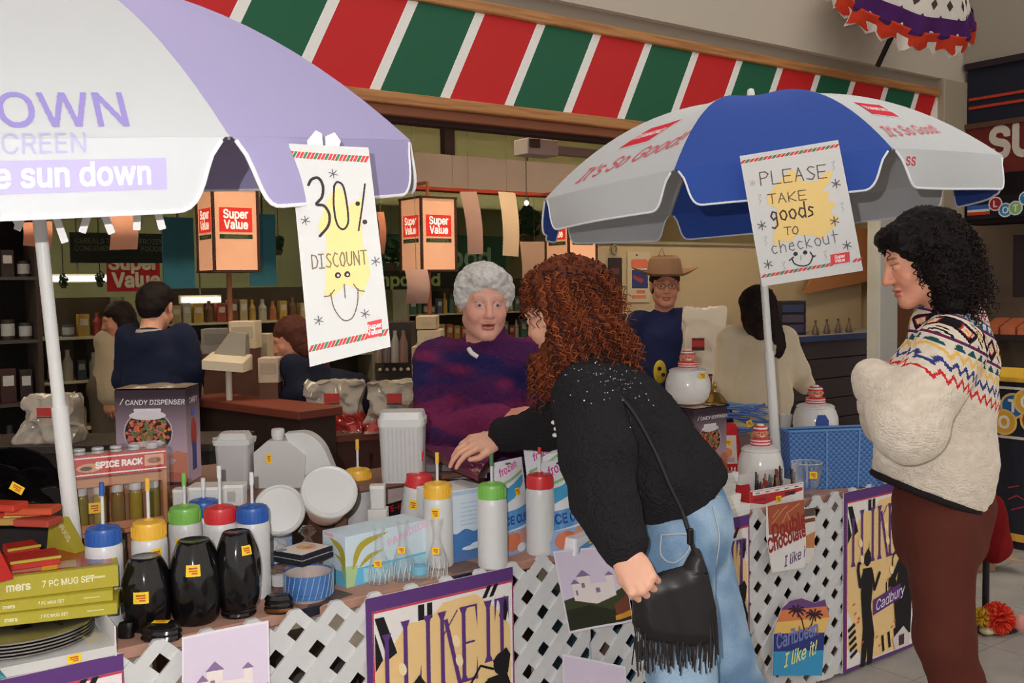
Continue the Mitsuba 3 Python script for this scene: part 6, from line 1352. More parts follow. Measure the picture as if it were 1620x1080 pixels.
t = thing('red_box', 'maroon goods stacked below the carrier bag behind the brass bell', 'box'); P = at(1118, 640, 5.75); put(t, MB().add(box(-.07, .09, 0, .2, -P[2], .15, .004), C(110, 44, 42), False).add(box(-.06, .08, -.01, 0, .02, .13), C(150, 104, 92), False), 'm_paper', trans(*P)@rotz(CAMROT))
# slat counter with carafes
t = thing('slat_counter', 'dark grey counter of horizontal boards with a blue edge at the right inside', 'counter'); a, b = onY(1236, 536, 5.5), onY(1396, 536, 5.5); zt = a[2]-.02
nb = 6
for i in range(nb): part(t, 'board', one(box(a[0], b[0]+.5, 5.5, 5.52, i*zt/nb+.004, (i+1)*zt/nb-.004, .003), C(84, 74, 78)), 'm_paper')
part(t, 'core', one(box(a[0]+.01, b[0]+.49, 5.521, 5.95, 0, zt), C(50, 44, 46))); part(t, 'top', one(box(a[0]-.02, b[0]+.5, 5.47, 6.0, zt, zt+.03, .004), C(110, 104, 104)), 'm_paper'); part(t, 'blue_edge', one(box(a[0]-.02, b[0]+.5, 5.455, 5.469, zt-.02, zt+.03), C(60, 80, 130)), 'm_paper')
for i, x in enumerate((1290, 1308, 1326, 1343)):
    P = onZ(x, 530, zt+.031); P = P if P[1] > 5.5 else onY(x, 530, 5.62); P[2] = zt+.031; h = .13; t = thing('counter_carafe', ['leftmost small dark carafe', 'second small dark carafe', 'third small dark carafe', 'rightmost small dark carafe'][i]+' on the slat counter', 'carafe')
    put(t, one(lathe([(0, 0), (.03, 0), (.034, .02), (.022, .06), (.009, .09), (.009, .12), (.015, h), (0, h)], 16), C(96, 80, 70), 40), 'm_gloss', trans(*P))
t = thing('black_rack', 'black and blue display rack on the slat counter behind the parasol pole', 'rack'); P = onY(1253, 528, 5.7); k = ((P-CAM)@fw)/F_PX; P[2] = zt+.031
part(t, 'frame', one(box(-20*k, 22*k, 0, .2, 0, 54*k, .004), C(36, 36, 48)), 'm_paper', trans(*P)@rotz(CAMROT))
for i in range(3): part(t, 'card', one(box(-16*k, 18*k, -.012, -.001, (4+16*i)*k, (16+16*i)*k), [C(60, 60, 90), C(76, 66, 86), C(52, 60, 96)][i]), 'm_paper', trans(*P)@rotz(CAMROT))
t = thing('hanging_board', 'brown hanging board behind the PLEASE card', 'panel'); a, b = onY(1330, 360, 6.3), onY(1391, 440, 6.3); put(t, one(hull([(a[0], 6.3, a[2]), (b[0]+.1, 6.3, a[2]), (a[0]-.6, 6.3, b[2]-.15), (b[0]+.1, 6.3, b[2]), (a[0], 6.33, a[2]), (b[0]+.1, 6.33, a[2]), (a[0]-.6, 6.33, b[2]-.15), (b[0]+.1, 6.33, b[2])]), C(176, 116, 74)), 'm_paper')
# lottery kiosk counter at the far right and the shop behind it
KX = 5.85
t = thing('lottery_counter', 'dark lottery counter with yellow edges and lettered balls at the right frame edge', 'counter')
zz = lambda x, y: onX(x, y, KX)[2]
zt = zz(1574, 594); y1 = onX(1545, 600, KX)[1]+.25; y0 = y1-1.6
part(t, 'body', one(box(KX, KX+.6, y0, y1, 0, zt-.03), C(30, 30, 46)), 'm_paper'); part(t, 'yellow_edge', one(box(KX-.02, KX+.62, y0, y1+.02, zt-.03, zt, .004), C(226, 180, 60)), 'm_paper')
part(t, 'white_line', one(box(KX-.006, KX, y0, y1, zt-.075, zt-.06), C(220, 216, 206)), 'm_paper'); z_ = zz(1585, 690); part(t, 'middle_line', one(box(KX-.006, KX, y0, y1, z_-.008, z_+.008), C(206, 196, 186)), 'm_paper'); z_ = max(zz(1584, 845), .03); part(t, 'kick_edge', one(box(KX-.02, KX, y0, y1, z_-.02, z_+.02), C(214, 160, 70)), 'm_paper')
q = onX(1603, 642, KX); L = []
for ch, c, dy, dz in (('T', C(40, 100, 170), 0, 0), ('O', C(226, 170, 60), -.08, .03), ('C', C(196, 56, 50), -.12, -.075), ('O', C(226, 170, 60), .05, -.10)):
    L += [(ell(-dy, dz, .078), C(226, 190, 110)), (ell(-dy, dz, .064), c), (sa.translate(text2d(ch, .07, 4, align='c'), -dy, dz-.034), C(240, 236, 226))]
part(t, 'lettered_balls', prints(L, planar((KX, q[1], q[2]), (0, -1, 0), (0, 0, 1)), base=.004), 'm_paper')
part(t, 'red_scrawl', prints([(strokes([pl__ for pl__ in ([(0, 0), (.05, .03), (.10, .01)], [(.02, -.06), (.09, -.03)], [(0, .07), (.06, .09)])], .008), C(150, 50, 60))], planar((KX, q[1]+.02, zz(1600, 790)), (0, -1, 0), (0, 0, 1)), base=.004), 'm_paper')
t = thing('ticket_trays', 'row of orange ticket trays on a dark shelf in the lottery shop', 'trays'); a = onX(1562, 528, XW+.1); 
part(t, 'shelf', one(box(XW+.1, XW+.5, 2.8, 4.4, a[2]-.05, a[2]), C(50, 38, 38)), 'm_paper')
for i in range(8): part(t, 'tray', one(hull([(XW+.1, 4.32-.14*i, a[2]), (XW+.1, 4.2-.14*i, a[2]), (XW+.1, 4.32-.14*i, a[2]+.06), (XW+.1, 4.2-.14*i, a[2]+.06), (XW+.3, 4.32-.14*i, a[2]), (XW+.3, 4.2-.14*i, a[2]), (XW+.3, 4.32-.14*i, a[2]+.13), (XW+.3, 4.2-.14*i, a[2]+.13)]), C(206, 116, 80)), 'm_paper')
t = thing('dark_display', 'dark narrow display panel at the right edge under the lottery sign', 'panel'); a, b = onX(1603, 372, XW+.3), onX(1640, 470, XW+.3); put(t, one(box(XW+.3, XW+.34, b[1]-.3, a[1], b[2], a[2]), C(44, 34, 38)), 'm_paper')
# things on the mall floor at lower right
t = thing('pompom_toy', 'fluffy red and yellow pompom toy lying on the floor at lower right', 'toy'); P = onZ(1578, 1003, 0); k = ((P-CAM)@fw)/F_PX; r_ = random.Random(3)
def fluff(c, r, n, cols):
    mb = MB()
    for i in range(n):
        d = unit([r_.gauss(0, 1), r_.gauss(0, 1), r_.gauss(0, 1)]); d[2] = abs(d[2]) if c[2]+d[2]*r < .004 else d[2]; mb.add(tube([c+d*r*.3, c+d*r*.8+.1*r*np.array([r_.gauss(0, 1), r_.gauss(0, 1), .3]), c+d*r*1.05], [.004, .005, .002], 4), cols[i % len(cols)], False)
    return mb
part(t, 'red_pompom', fluff(P+UP*26*k, 25*k, 420, (C(206, 56, 40), C(190, 40, 36), C(226, 90, 60))), 'm_cloth'); labels[list(scene)[-1]] = {'kind': 'stuff'}
part(t, 'yellow_tuft', fluff(P-RT*26*k+UP*28*k, 15*k, 160, (C(214, 180, 60), C(190, 150, 50))), 'm_cloth'); labels[list(scene)[-1]] = {'kind': 'stuff'}
part(t, 'white_foot', one(ball(P-RT*14*k+UP*8*k, 12*k, 2, (1.6, 1, .6)), C(206, 196, 160), True), 'm_cloth'); part(t, 'pink_hand', one(ball(P+RT*36*k+UP*18*k, 11*k, 2, (1, 1, 1.2)), C(216, 150, 140), True), 'm_cloth')
t = thing('brown_flap_box', 'flattened brown carton lying on the floor behind the brown trousers', 'box'); P = onZ(1560, 905, 0); k = ((P-CAM)@fw)/F_PX; M = trans(*P)@rotz(CAMROT)
part(t, 'base', one(box(-.12, .05, 0, .14, .001, .10, .003), C(150, 118, 92)), 'm_paper', M); part(t, 'flap', one(thicken(sheet_grid(lambda u, v: np.stack([.05+.13*u, -.02+.16*v-.03*u, .085+.03*u*0-.02*u], -1), 3, 3), .004), C(176, 148, 120), False), 'm_paper', M); part(t, 'side_flap', one(hull([(-.12, -.004, .1), (-.02, -.004, .1), (-.06, -.004, .17), (-.12, 0, .1), (-.02, 0, .1), (-.06, 0, .17)]), C(160, 128, 100)), 'm_paper', M)
t = thing('red_bag', 'dark red cloth bag hanging behind the patterned jumper', 'bag'); P = at(1570, 885, 4.5); k = 4.5/F_PX
m = smooth_mesh(nets(lambda p: smin(ellip(p, (0, 0, 50*k), (24*k, .06, 55*k)), ellip(p, (4*k, 0, 22*k), (26*k, .07, 26*k)), .03)-.010*(meshkit.fbm(p*18, 2)-.5), (-.2, -.15, -.1), (.2, .15, .4), .012), 2)
part(t, 'body', one(m, C(120, 24, 26), True), 'm_cloth', trans(*P)@rotz(CAMROT)); part(t, 'cord', one(tube([(0, 0, 100*k), (0, 0, 130*k), (.02, .03, 160*k)], .01, 6), C(110, 24, 26), True), 'm_cloth', trans(*P)@rotz(CAMROT))
t = thing('bag_post', 'dark post carrying the red cloth bag', 'post'); q = P+RT*.02+FH*.10; put(t, MB().add(cyl((q[0], q[1], 0), (q[0], q[1], P[2]+165*k), .015), C(40, 36, 40), 60).add(lathe([(0, 0), (.14, 0), (.14, .012), (0, .02)], 24), C(40, 36, 40), 35, trans(q[0], q[1], 0)), 'm_paper')
# harlequin hanging at the upper right
t = thing('harlequin_parasol', 'hanging white harlequin parasol with purple and red ruffles against the upper right wall', 'parasol')
Pc = at(1462, -52, 6.7); k = 6.7/F_PX; ax_ = unit(-.80*UP+.60*FH-.22*RT); e1 = unit(np.cross(ax_, FH)); e2 = np.cross(ax_, e1)
def bell(a, h, off=0.0):
    a, h = np.asarray(a, float), np.asarray(h, float); r = (.10+.36*np.clip(h/.42, 0, 1)**.75)*(1+.05*np.cos(a*8)*np.clip(h/.42, 0, 1.3))+off+.03*np.clip(h-.42, 0, 1)*np.sin(a*16)*6
    return Pc-ax_*.15+ax_[None]*h.reshape(-1, 1)+e1[None]*(r*np.cos(a)).reshape(-1, 1)+e2[None]*(r*np.sin(a)).reshape(-1, 1)
part(t, 'canopy', one(thicken(trimesh.Trimesh(sheet_grid(lambda u, v: bell(u.ravel()*2*PI, v.ravel()*.42).reshape(u.shape+(3,)), 64, 14).vertices, sheet_grid(lambda u, v: bell(u.ravel()*2*PI, v.ravel()*.42).reshape(u.shape+(3,)), 64, 14).faces, process=False), .003), C(214, 208, 200), True), 'm_cloth')
fm = lambda x, y, z: bell(np.asarray(x), np.asarray(y), np.asarray(z))
di = [poly((i*.349+(.175 if j % 2 else 0), .065+j*.085), (i*.349+.07+(.175 if j % 2 else 0), .095+j*.085), (i*.349+(.175 if j % 2 else 0), .125+j*.085), (i*.349-.07+(.175 if j % 2 else 0), .095+j*.085)) for i in range(18) for j in range(4)]
part(t, 'diamonds', prints([(unary_union(di), C(74, 64, 60))], fm, base=.004, step=.1), 'm_cloth'); labels[list(scene)[-1]] = {'kind': 'stuff'}
def ruffle(h0, h1, zig, c, off):
    g = sg.Polygon([(x, h0) for x in np.linspace(0, 2*PI, 80)]+[(x, h1+zig*(1 if i % 2 else -1)) for i, x in enumerate(np.linspace(2*PI, 0, 49))])
    return prints([(g, c)], lambda x, y, z: bell(x, y, np.asarray(z)+off+.02*np.sin(np.asarray(x)*14+h0*90)*np.clip((np.asarray(y)-h0)*12, 0, 1)), base=.018, step=.06)
part(t, 'purple_ruffle', ruffle(.33, .44, .008, C(74, 36, 92), .0), 'm_cloth'); part(t, 'red_ruffle', ruffle(.41, .52, .018, C(206, 66, 44), .006), 'm_cloth'); part(t, 'white_zigzag', ruffle(.47, .535, .026, C(220, 214, 206), .0), 'm_cloth')
part(t, 'handle', one(cyl(Pc+ax_*.2, Pc+ax_*.72, .018), C(34, 30, 34), 60), 'm_paper')
part(t, 'hook', one(cyl(Pc-ax_*.15, np.array([Pc[0], 4.47, Pc[2]+.3]), .006), C(90, 90, 90), 60), 'm_metal')
# paper tabs hanging under the left parasol
for i, (x, y, l, a) in enumerate(((20, 350, 12, .5), (36, 352, 14, -.4), (88, 352, 34, .30), (141, 346, 24, -.35), (163, 346, 26, .35), (217, 344, 20, -.05), (248, 342, 22, .25))):
    t = thing('paper_tab', ['white paper tab at the far left under the parasol', 'white paper tab left of the parasol pole', 'long white paper tab just right of the parasol pole', 'white paper tab, left of the pair before the dark sign', 'white paper tab, right of the pair before the dark sign', 'white paper tab left of the blue banner', 'white paper tab over the blue banner'][i], 'paper tab', 'paper tabs under the left parasol')
    P = at(x, y-12, 1.98); k = 1.98/F_PX; g = sa.rotate(rect(-4*k, -(l+10)*k, 4*k, 10*k).buffer(2*k), math.degrees(a), origin=(0, 0)); m = extr(g, .001)
    put(t, one(m, C(232, 232, 232), False), 'm_paper', trans(*P)@rotz(CAMROT)@mat((0, 0, 0), (1, 0, 0), (0, 0, 1), (0, -1, 0)))
# ================================================================ people
scene['m_leather'] = vc(.45, .4)
scene['m_denim'] = {'type': 'twosided', 'bsdf': {'type': 'principled', 'roughness': .9, 'specular': .15, 'base_color': proc(lambda p, n, uv: mix(C3(104, 134, 166), C3(150, 176, 200), smoothstep(.35, .7, fbm(p.x*9, p.y*9, p.z*7, 3)))*(.85+.3*noise(p.x*420, p.y*420, p.z*420)))}}
scene['m_boucle'] = {'type': 'twosided', 'bsdf': {'type': 'bumpmap', 'arbitrary': proc(lambda p, n, uv: fbm(p.x*160, p.y*160, p.z*160, 3)), 'scale': .012, 'bsdf': {'type': 'principled', 'roughness': .85, 'specular': .25, 'sheen': .3, 'base_color': PACKED}}}
scene['m_mohair'] = {'type': 'twosided', 'bsdf': {'type': 'bumpmap', 'arbitrary': proc(lambda p, n, uv: fbm(p.x*260, p.y*260, p.z*260, 2)), 'scale': .010, 'bsdf': {'type': 'principled', 'roughness': .95, 'specular': .1, 'sheen': .8,
    'base_color': proc(lambda p, n, uv: mix(mix(C3(48, 42, 92), C3(78, 38, 84), smoothstep(.40, .55, fbm(p.x*5+3, p.y*5, p.z*11, 2))), C3(126, 46, 88), smoothstep(.54, .68, fbm(p.x*4+9, p.y*4+2, p.z*9+5, 2)))*(.7+.6*noise(p.x*300, p.y*300, p.z*300)))}}}
def sdf(prims, k=.03, amp=0.0, freq=12.0, seed=0, amp2=0.0, freq2=60.0):
    def fn(p):
        d = None
        for q in prims:
            kk = k
            if q[0] == 'b': e = bone(p, *q[1:5]); kk = q[5] if len(q) > 5 else k
            elif q[0] == 'e': e = ellip(p, q[1], q[2], q[3] if len(q) > 3 else None); kk = q[4] if len(q) > 4 else k
            elif q[0] == 'cut': d = smax(d, -ellip(p, q[1], q[2], q[3] if len(q) > 3 else None), q[4] if len(q) > 4 else k); continue
            elif q[0] == 'below': d = smax(d, (p-np.asarray(q[1]))@unit(q[2]), q[3] if len(q) > 3 else .01); continue
            d = e if d is None else smin(d, e, kk)
        near = np.abs(d) < .06
        if amp: d = d.copy(); d[near] -= amp*(meshkit.fbm(p[near]*freq, 3, seed)-.5)*2
        if amp2: d[near] -= amp2*(meshkit.noise(p[near]*freq2, seed+9)-.5)*2
        return d
    return fn
def bounds(prims, pad=.04):
    pts = []
    for q in prims:
        if q[0] == 'b': pts += [np.asarray(q[1])-q[3], np.asarray(q[1])+q[3], np.asarray(q[2])-q[4], np.asarray(q[2])+q[4]]
        elif q[0] == 'e': r = np.max(q[2]); pts += [np.asarray(q[1])-r, np.asarray(q[1])+r]
    pts = np.array(pts); return pts.min(0)-pad, pts.max(0)+pad
def blob(prims, h, k=.03, it=3, **kw):
    lo, hi = bounds(prims); m = nets(sdf(prims, k, **kw), lo, hi, h); return smooth_mesh(m, it) if it else m
B = lambda a, b, ra, rb, *k: ('b', np.asarray(a, float), np.asarray(b, float), ra, rb, *k)
E_ = lambda c, r, R=None, k=.03: ('e', np.asarray(c, float), r, R, k)

def head_mesh(h=.0032, jaw=1.0, nose=1.0, open_=0.0):
    def fn(p):
        x = np.abs(p[:, 0]); q = np.stack([x, p[:, 1], p[:, 2]], 1)
        d = ellip(p, (0, -.012, .035), (.074, .094, .083))
        d = smin(d, ellip(p, (0, .028, -.030), (.060*jaw, .064, .084)), .03)
        d = smin(d, bone(q, (.047*jaw, .0, -.062), (.012, .070, -.098), .020, .020), .03)
        d = smin(d, bone(q, (.04, .060, -.030), (.036, .064, -.036), .024, .022), .02)
        d = smin(d, bone(q, (.0, .084, .028), (.040, .072, .026), .013, .010), .014)
        d = smax(d, -ellip(q, (.031, .102, .006), (.019, .019, .0115)), .012)
        d = smin(d, np.linalg.norm(q-np.array([.031, .0765, .004]), axis=1)-.0130, .003)
        d = smin(d, bone(q, (.014, .0845, .0155), (.046, .070, .0125), .0038, .0034), .004)
        d = smin(d, bone(p, (0, .088, .016), (0, .110, -.028), .0085*nose, .0125*nose), .010)
        d = smin(d, np.linalg.norm(q-np.array([.0115, .101, -.032]), axis=1)-.0088*nose, .007)
        d = smax(d, -(np.linalg.norm(q-np.array([.007, .107, -.0415]), axis=1)-.0035), .003)
        d = smin(d, ellip(p, (0, .090, -.058), (.024, .012, .0075)), .006)
        d = smin(d, ellip(p, (0, .089, -.072), (.021, .012, .0085)), .006)
        d = smax(d, -ellip(p, (0, .105, -.0645), (.021, .016, .0016+.006*open_)), .003)
        d = smin(d, ellip(p, (0, .078, -.100), (.020, .016, .016)), .02)
        d = smin(d, ellip(q, (.079, -.008, -.004), (.010, .018, .032)), .008)
        d = smax(d, -ellip(q, (.089, -.004, -.001), (.006, .009, .016)), .006)
        d = smin(d, bone(p, (0, -.020, -.06), (0, -.035, -.19), .054, .058), .03)
        return d
    return smooth_mesh(nets(fn, (-.11, -.13, -.22), (.11, .14, .14), h), 3)
def face_colours(v, skin, lips, brow, iris=C(60, 44, 36), blush=.5, age=0.0):
    x = np.abs(v[:, 0]); c = np.tile(skin, (len(v), 1)).astype(float)
    def blend(m, col): c[:] = c*(1-m[:, None])+np.asarray(col)*m[:, None]
    n = meshkit.fbm(v*70, 3, 2)
    c *= (1+.10*(n-.5))[:, None]
    blend(blush*.45*np.exp(-((x-.042)**2/.0005+(v[:, 2]+.03)**2/.0007))*(v[:, 1] > .03), skin*np.array([1.0, .62, .58]))
    blend(.35*np.exp(-((x)**2/.0003+(v[:, 2]+.028)**2/.0003))*(v[:, 1] > .095), skin*np.array([1.0, .7, .64]))
    blend(.85*((np.abs(v[:, 2]+.065+.003) < .0125-.0001*0) & (x < .0235-.3*np.abs(v[:, 2]+.065)) & (v[:, 1] > .078)), lips)
    blend(1.0*((np.abs(v[:, 2]+.0645) < .0022+.004*age) & (x < .019) & (v[:, 1] > .07) & (v[:, 1] < .094)), lips*.25)
    eye = (np.linalg.norm(np.stack([x-.031, v[:, 1]-.0765, v[:, 2]-.004], 1), axis=1) < .0142) & (v[:, 1] > .080) & (v[:, 2] > -.0015) & (v[:, 2] < .0088-8*np.maximum(x-.031, 0)**2*20)
    blend(1.0*eye, C(196, 186, 178))
    ir = eye & ((x-.031)**2+(v[:, 2]-.0035)**2 < .0058**2); blend(1.0*ir, iris)
    pu = eye & ((x-.031)**2+(v[:, 2]-.0035)**2 < .0028**2); blend(1.0*pu, C(16, 12, 12))
    blend(.7*((np.abs(v[:, 2]-.0125) < .0022) & (np.abs(x-.031) < .016) & (v[:, 1] > .06)), brow*.6)
    bz = .031-.20*np.clip(x-.034, 0, 1)-.03*np.clip(.034-x, 0, 1)
    blend(.75*((np.abs(v[:, 2]-bz) < .0028) & (x > .013) & (x < .050) & (v[:, 1] > .045)), brow)
    if age:
        blend(.35*age*np.exp(-((v[:, 2]-.060-.004*np.sin(x*90))**2/.000006))*(v[:, 1] > .05), skin*.7)
        blend(.4*age*np.exp(-((x-.030-.35*np.clip(-.035-v[:, 2], 0, 1))**2/.000012))*((v[:, 2] < -.032) & (v[:, 2] > -.075) & (v[:, 1] > .05)), skin*.66)
        blend(.4*age*((np.abs(v[:, 2]+.011) < .002) & (np.abs(x-.031) < .014) & (v[:, 1] > .06)), skin*.68)
    return np.clip(c, 0, 1)
HEADS = {}
def add_head(mb, H, f, u=UP, s=1.0, skin=None, lips=None, brow=None, kind=(1.0, 1.0, 0.0), **kw):
    f = unit(f); r = unit(np.cross(f, u)); u2 = np.cross(r, f); M = mat(H, r*s, f*s, u2*s)
    if kind not in HEADS: HEADS[kind] = head_mesh(.0032, *kind)
    m = HEADS[kind]; mb.add(m, face_colours(np.array(m.vertices), skin, lips, brow, **kw), True, M); return M
def hand_mesh(side=1, curl=(.5, .5, .55, .6), thumb=.4, h=.003, spread=.06):
    """wrist at the origin, fingers along +y, back of the hand +z, thumb towards +x * side"""
    kn = [(.030, .083), (.010, .090), (-.010, .086), (-.028, .077)]; ln = [(.042, .026, .020), (.047, .030, .021), (.043, .028, .020), (.033, .020, .018)]
    chains = []
    for (x, y), L, c, i in zip(kn, ln, curl, range(4)):
        pos = np.array([x, y, 0.]); a = 0; sp = (1.2-i)*spread; ch = [pos]
        for L_, w in zip(L, (1.0, 1.2, .7)):
            a -= c*w; pos = pos+L_*np.array([math.sin(sp)*math.cos(a), math.cos(sp)*math.cos(a), math.sin(a)]); ch.append(pos)
        chains.append(ch)
    def fn(p):
        d = bone(p, (0, -.035, 0), (0, .0, 0), .027, .026)
        d = smin(d, ellip(p, (0, .045, -.004), (.040, .055, .0165)), .012)
        for x, y in kn: d = smin(d, bone(p, (x*.6, .015, 0), (x, y, 0), .014, .0105), .010)
        d = smin(d, bone(p, (.024, .012, -.006), (.038, .045, -.014), .016, .013), .014)
        t0 = np.array([.038, .045, -.014]); t1 = t0+.034*np.array([math.sin(.75-thumb), math.cos(.75-thumb), -thumb*.6]); t2 = t1+.028*np.array([math.sin(.5-thumb*1.6), math.cos(.5-thumb*1.6), -thumb*.5])
        d = smin(d, np.minimum(bone(p, t0, t1, .0115, .0098), bone(p, t1, t2, .0098, .0078)), .006)
        g = None
        for i, ch in enumerate(chains):
            for j in range(3):
                e = bone(p, ch[j], ch[j+1], (.0098, .0088, .0078)[j]*(1, 1, .97, .88)[i], (.0088, .0078, .0064)[j]*(1, 1, .97, .88)[i]); g = e if g is None else np.minimum(g, e)
        return smin(d, g, .005)
    m = smooth_mesh(nets(fn, (-.06, -.07, -.12), (.085, .20, .06), h), 3)
    if side < 0: m.vertices[:, 0] *= -1; m.faces = m.faces[:, ::-1]
    return m
def add_hand(mb, W, fdir, back, skin, side=1, s=1.0, **kw):
    y = unit(fdir); z = unit(np.asarray(back)-y*(np.asarray(back)@y)); x = np.cross(y, z)
    m = hand_mesh(side, **kw); v = np.array(m.vertices)
    tip = np.clip((v[:, 1]-.12)/.04, 0, 1)[:, None]; col = skin*(1+.08*(meshkit.fbm(v*80, 2, 4)-.5))[:, None]*(1-tip*np.array([0, .08, .08]))
    mb.add(m, np.clip(col, 0, 1), True, mat(W, x*s, y*s, z*s))
def local(M):
    return lambda *p: (M@np.array([*p, 1.0]))[:3]
def hair_blob(prims_local, M, h=.006, k=.02, col=None, amp=.006, freq=45, amp2=.004, freq2=110, seed=3):
    lo, hi = bounds(prims_local); m = smooth_mesh(nets(sdf(prims_local, k, amp=amp, freq=freq, amp2=amp2, freq2=freq2, seed=seed), lo, hi, h), 1)
    v = np.array(m.vertices); n1 = meshkit.fbm(v*np.array([55, 55, 22]), 3, seed+1); n2 = meshkit.noise(v*130, seed+2)
    c = np.asarray(col[0])*(1-n1[:, None])+np.asarray(col[1])*n1[:, None]; c = c*(.75+.5*n2[:, None])
    global HAIRV; HAIRV = (v@M[:3, :3].T+M[:3, 3], np.array(m.vertex_normals)@M[:3, :3].T)
    return MB().add(m, np.clip(c, 0, 1), True, M)
def curls(n, roots, flow, rad, length, cols, seed, thick=.0035, turns=5):
    """helical locks: roots() -> start point and direction in world space"""
    r_ = random.Random(seed); mb = MB()
    for i in range(n):
        p, dv = roots(r_); L = length*r_.uniform(.6, 1.15); m = 26; t = np.linspace(0, 1, m); ph = r_.uniform(0, 2*PI); R = rad*r_.uniform(.6, 1.2); sg_ = r_.choice((-1, 1))
        pts = flow(p, dv, t*L); tg = np.gradient(pts, axis=0); tg /= np.linalg.norm(tg, axis=1, keepdims=True)+1e-9
        a = np.cross(tg, np.array([.3, .5, .8])); a /= np.linalg.norm(a, axis=1, keepdims=True)+1e-9; b = np.cross(tg, a); an = ph+sg_*t*turns*2*PI*L/length
        q = pts+R*np.minimum(t*5+.3, 1)[:, None]*(np.cos(an)[:, None]*a+np.sin(an)[:, None]*b)
        c = np.asarray(cols[r_.randrange(len(cols))])*r_.uniform(.75, 1.2)
        mb.add(tube(q, thick*(1-.65*t)*r_.uniform(.8, 1.25), 5), np.clip(c, 0, 1), True)
    return mb
def J(x, y, z): return at(x, y, z)
SK1, SK2, SK3 = C(214, 156, 132), C(218, 164, 138), C(196, 136, 108)

# ---------------------------------------------------------------- woman in the purple jumper behind the table
def p1():
    t = thing('person', 'older woman with short white hair in a purple and blue mohair jumper behind the table', 'person')
    f = unit(-FH+.20*RT-.14*UP); H = J(766, 478, 3.84); body = MB()
    M = add_head(body, H, f, UP+.02*RT, 1.13, skin=C(216, 160, 142), lips=C(190, 112, 102), brow=C(176, 150, 136), iris=C(90, 100, 110), kind=(1.12, 1.05, .55), age=1.0, blush=.9)
    nk = J(770, 540, 3.92); sl, sr = J(690, 572, 3.98), J(858, 568, 3.90); ch = J(772, 620, 3.98); wa = J(775, 740, 4.02); hp = np.array([wa[0], wa[1], .86])
    el, wl_ = J(688, 700, 3.92), J(796, 658, 3.66); er, wr2 = J(866, 690, 3.86), J(800, 690, 3.66)
    z0 = lambda p, z: np.array([p[0], p[1], z])
    k1, k2 = hp-.10*RT, hp+.10*RT
    sk = [B(nk, ch, .05, .09), B(ch, wa, .10, .10), B(wa, hp, .10, .11), B(sl, el, .04, .038), B(el, wl_, .038, .028), B(sr, er, .04, .038), B(er, wr2, .038, .028), B(nk-.07*UP, sl, .04, .04), B(nk-.07*UP, sr, .04, .04), B(k1, z0(k1, .48), .07, .05), B(z0(k1, .48), z0(k1, .06), .05, .04), B(k2, z0(k2, .48), .07, .05), B(z0(k2, .48), z0(k2, .06), .05, .04)]
    body.add(blob(sk, .014), C(216, 160, 142), True)
    add_hand(body, wl_, unit(J(842, 650, 3.60)-wl_), UP-.4*FH, C(214, 150, 128), side=-1, s=.98, curl=(.18, .2, .22, .25), thumb=.25)
    add_hand(body, wr2, unit(J(760, 692, 3.58)-wr2), UP-.4*FH, C(214, 150, 128), side=1, s=.98, curl=(.3, .3, .35, .4), thumb=.3)
    part(t, 'body', body, 'm_skin')
    sw = [B(nk-.05*UP, ch, .11, .16), B(ch, wa, .165, .180), B(wa, hp, .185, .19), B(nk-.065*UP, sl, .085, .09), B(nk-.065*UP, sr, .085, .09), B(sl, el, .090, .092), B(el, wl_*.86+el*.14, .084, .062), B(wl_*.86+el*.14, wl_-.012*RT, .062, .042), B(sr, er, .088, .086), B(er, wr2, .084, .05), B(J(772, 534, 3.90), J(770, 545, 3.92), .074, .082, .02)]
    part(t, 'jumper', one(blob(sw, .009, k=.032, amp=.014, freq=13, amp2=.005, freq2=60, it=1), (1, 1, 1), True), 'm_mohair')
    rb = [E_((0, -.055, .0), (.01, .01, .01))]
    hr = [E_((0, -.020, .060), (.090, .102, .078)), E_((0, -.075, .01), (.078, .055, .085)), E_((.075, -.012, .028), (.028, .046, .052)), E_((-.075, -.012, .028), (.028, .046, .052)), E_((0, .046, .098), (.062, .042, .032)), ('cut', np.array([0, .112, -.016]), (.062, .062, .088), None, .012)]
    part(t, 'hair', hair_blob(hr, M, .0045, .02, (C(214, 212, 208), C(176, 172, 170)), amp=.010, freq=34, amp2=.004, freq2=100), 'm_hair')
    cl = MB(); P = local(M); cl.add(tube(bez(P(.058, .052, -.150), P(.05, .068, -.162), P(.03, .07, -.175)), .009, 8), C(226, 222, 216), True)
    part(t, 'collar', cl, 'm_cloth')
    tr = [B(k1, z0(k1, .1), .11, .075), B(k2, z0(k2, .1), .11, .075), B(k1, k2, .12, .12)]
    part(t, 'trousers', one(blob(tr, .016), C(40, 38, 48), True), 'm_cloth')
    for k in (k1, k2): part(t, 'shoe', one(blob([B(z0(k, .05), z0(k, .045)-.14*FH, .045, .04)], .01, it=1), C(30, 26, 26), True), 'm_plastic')
p1()

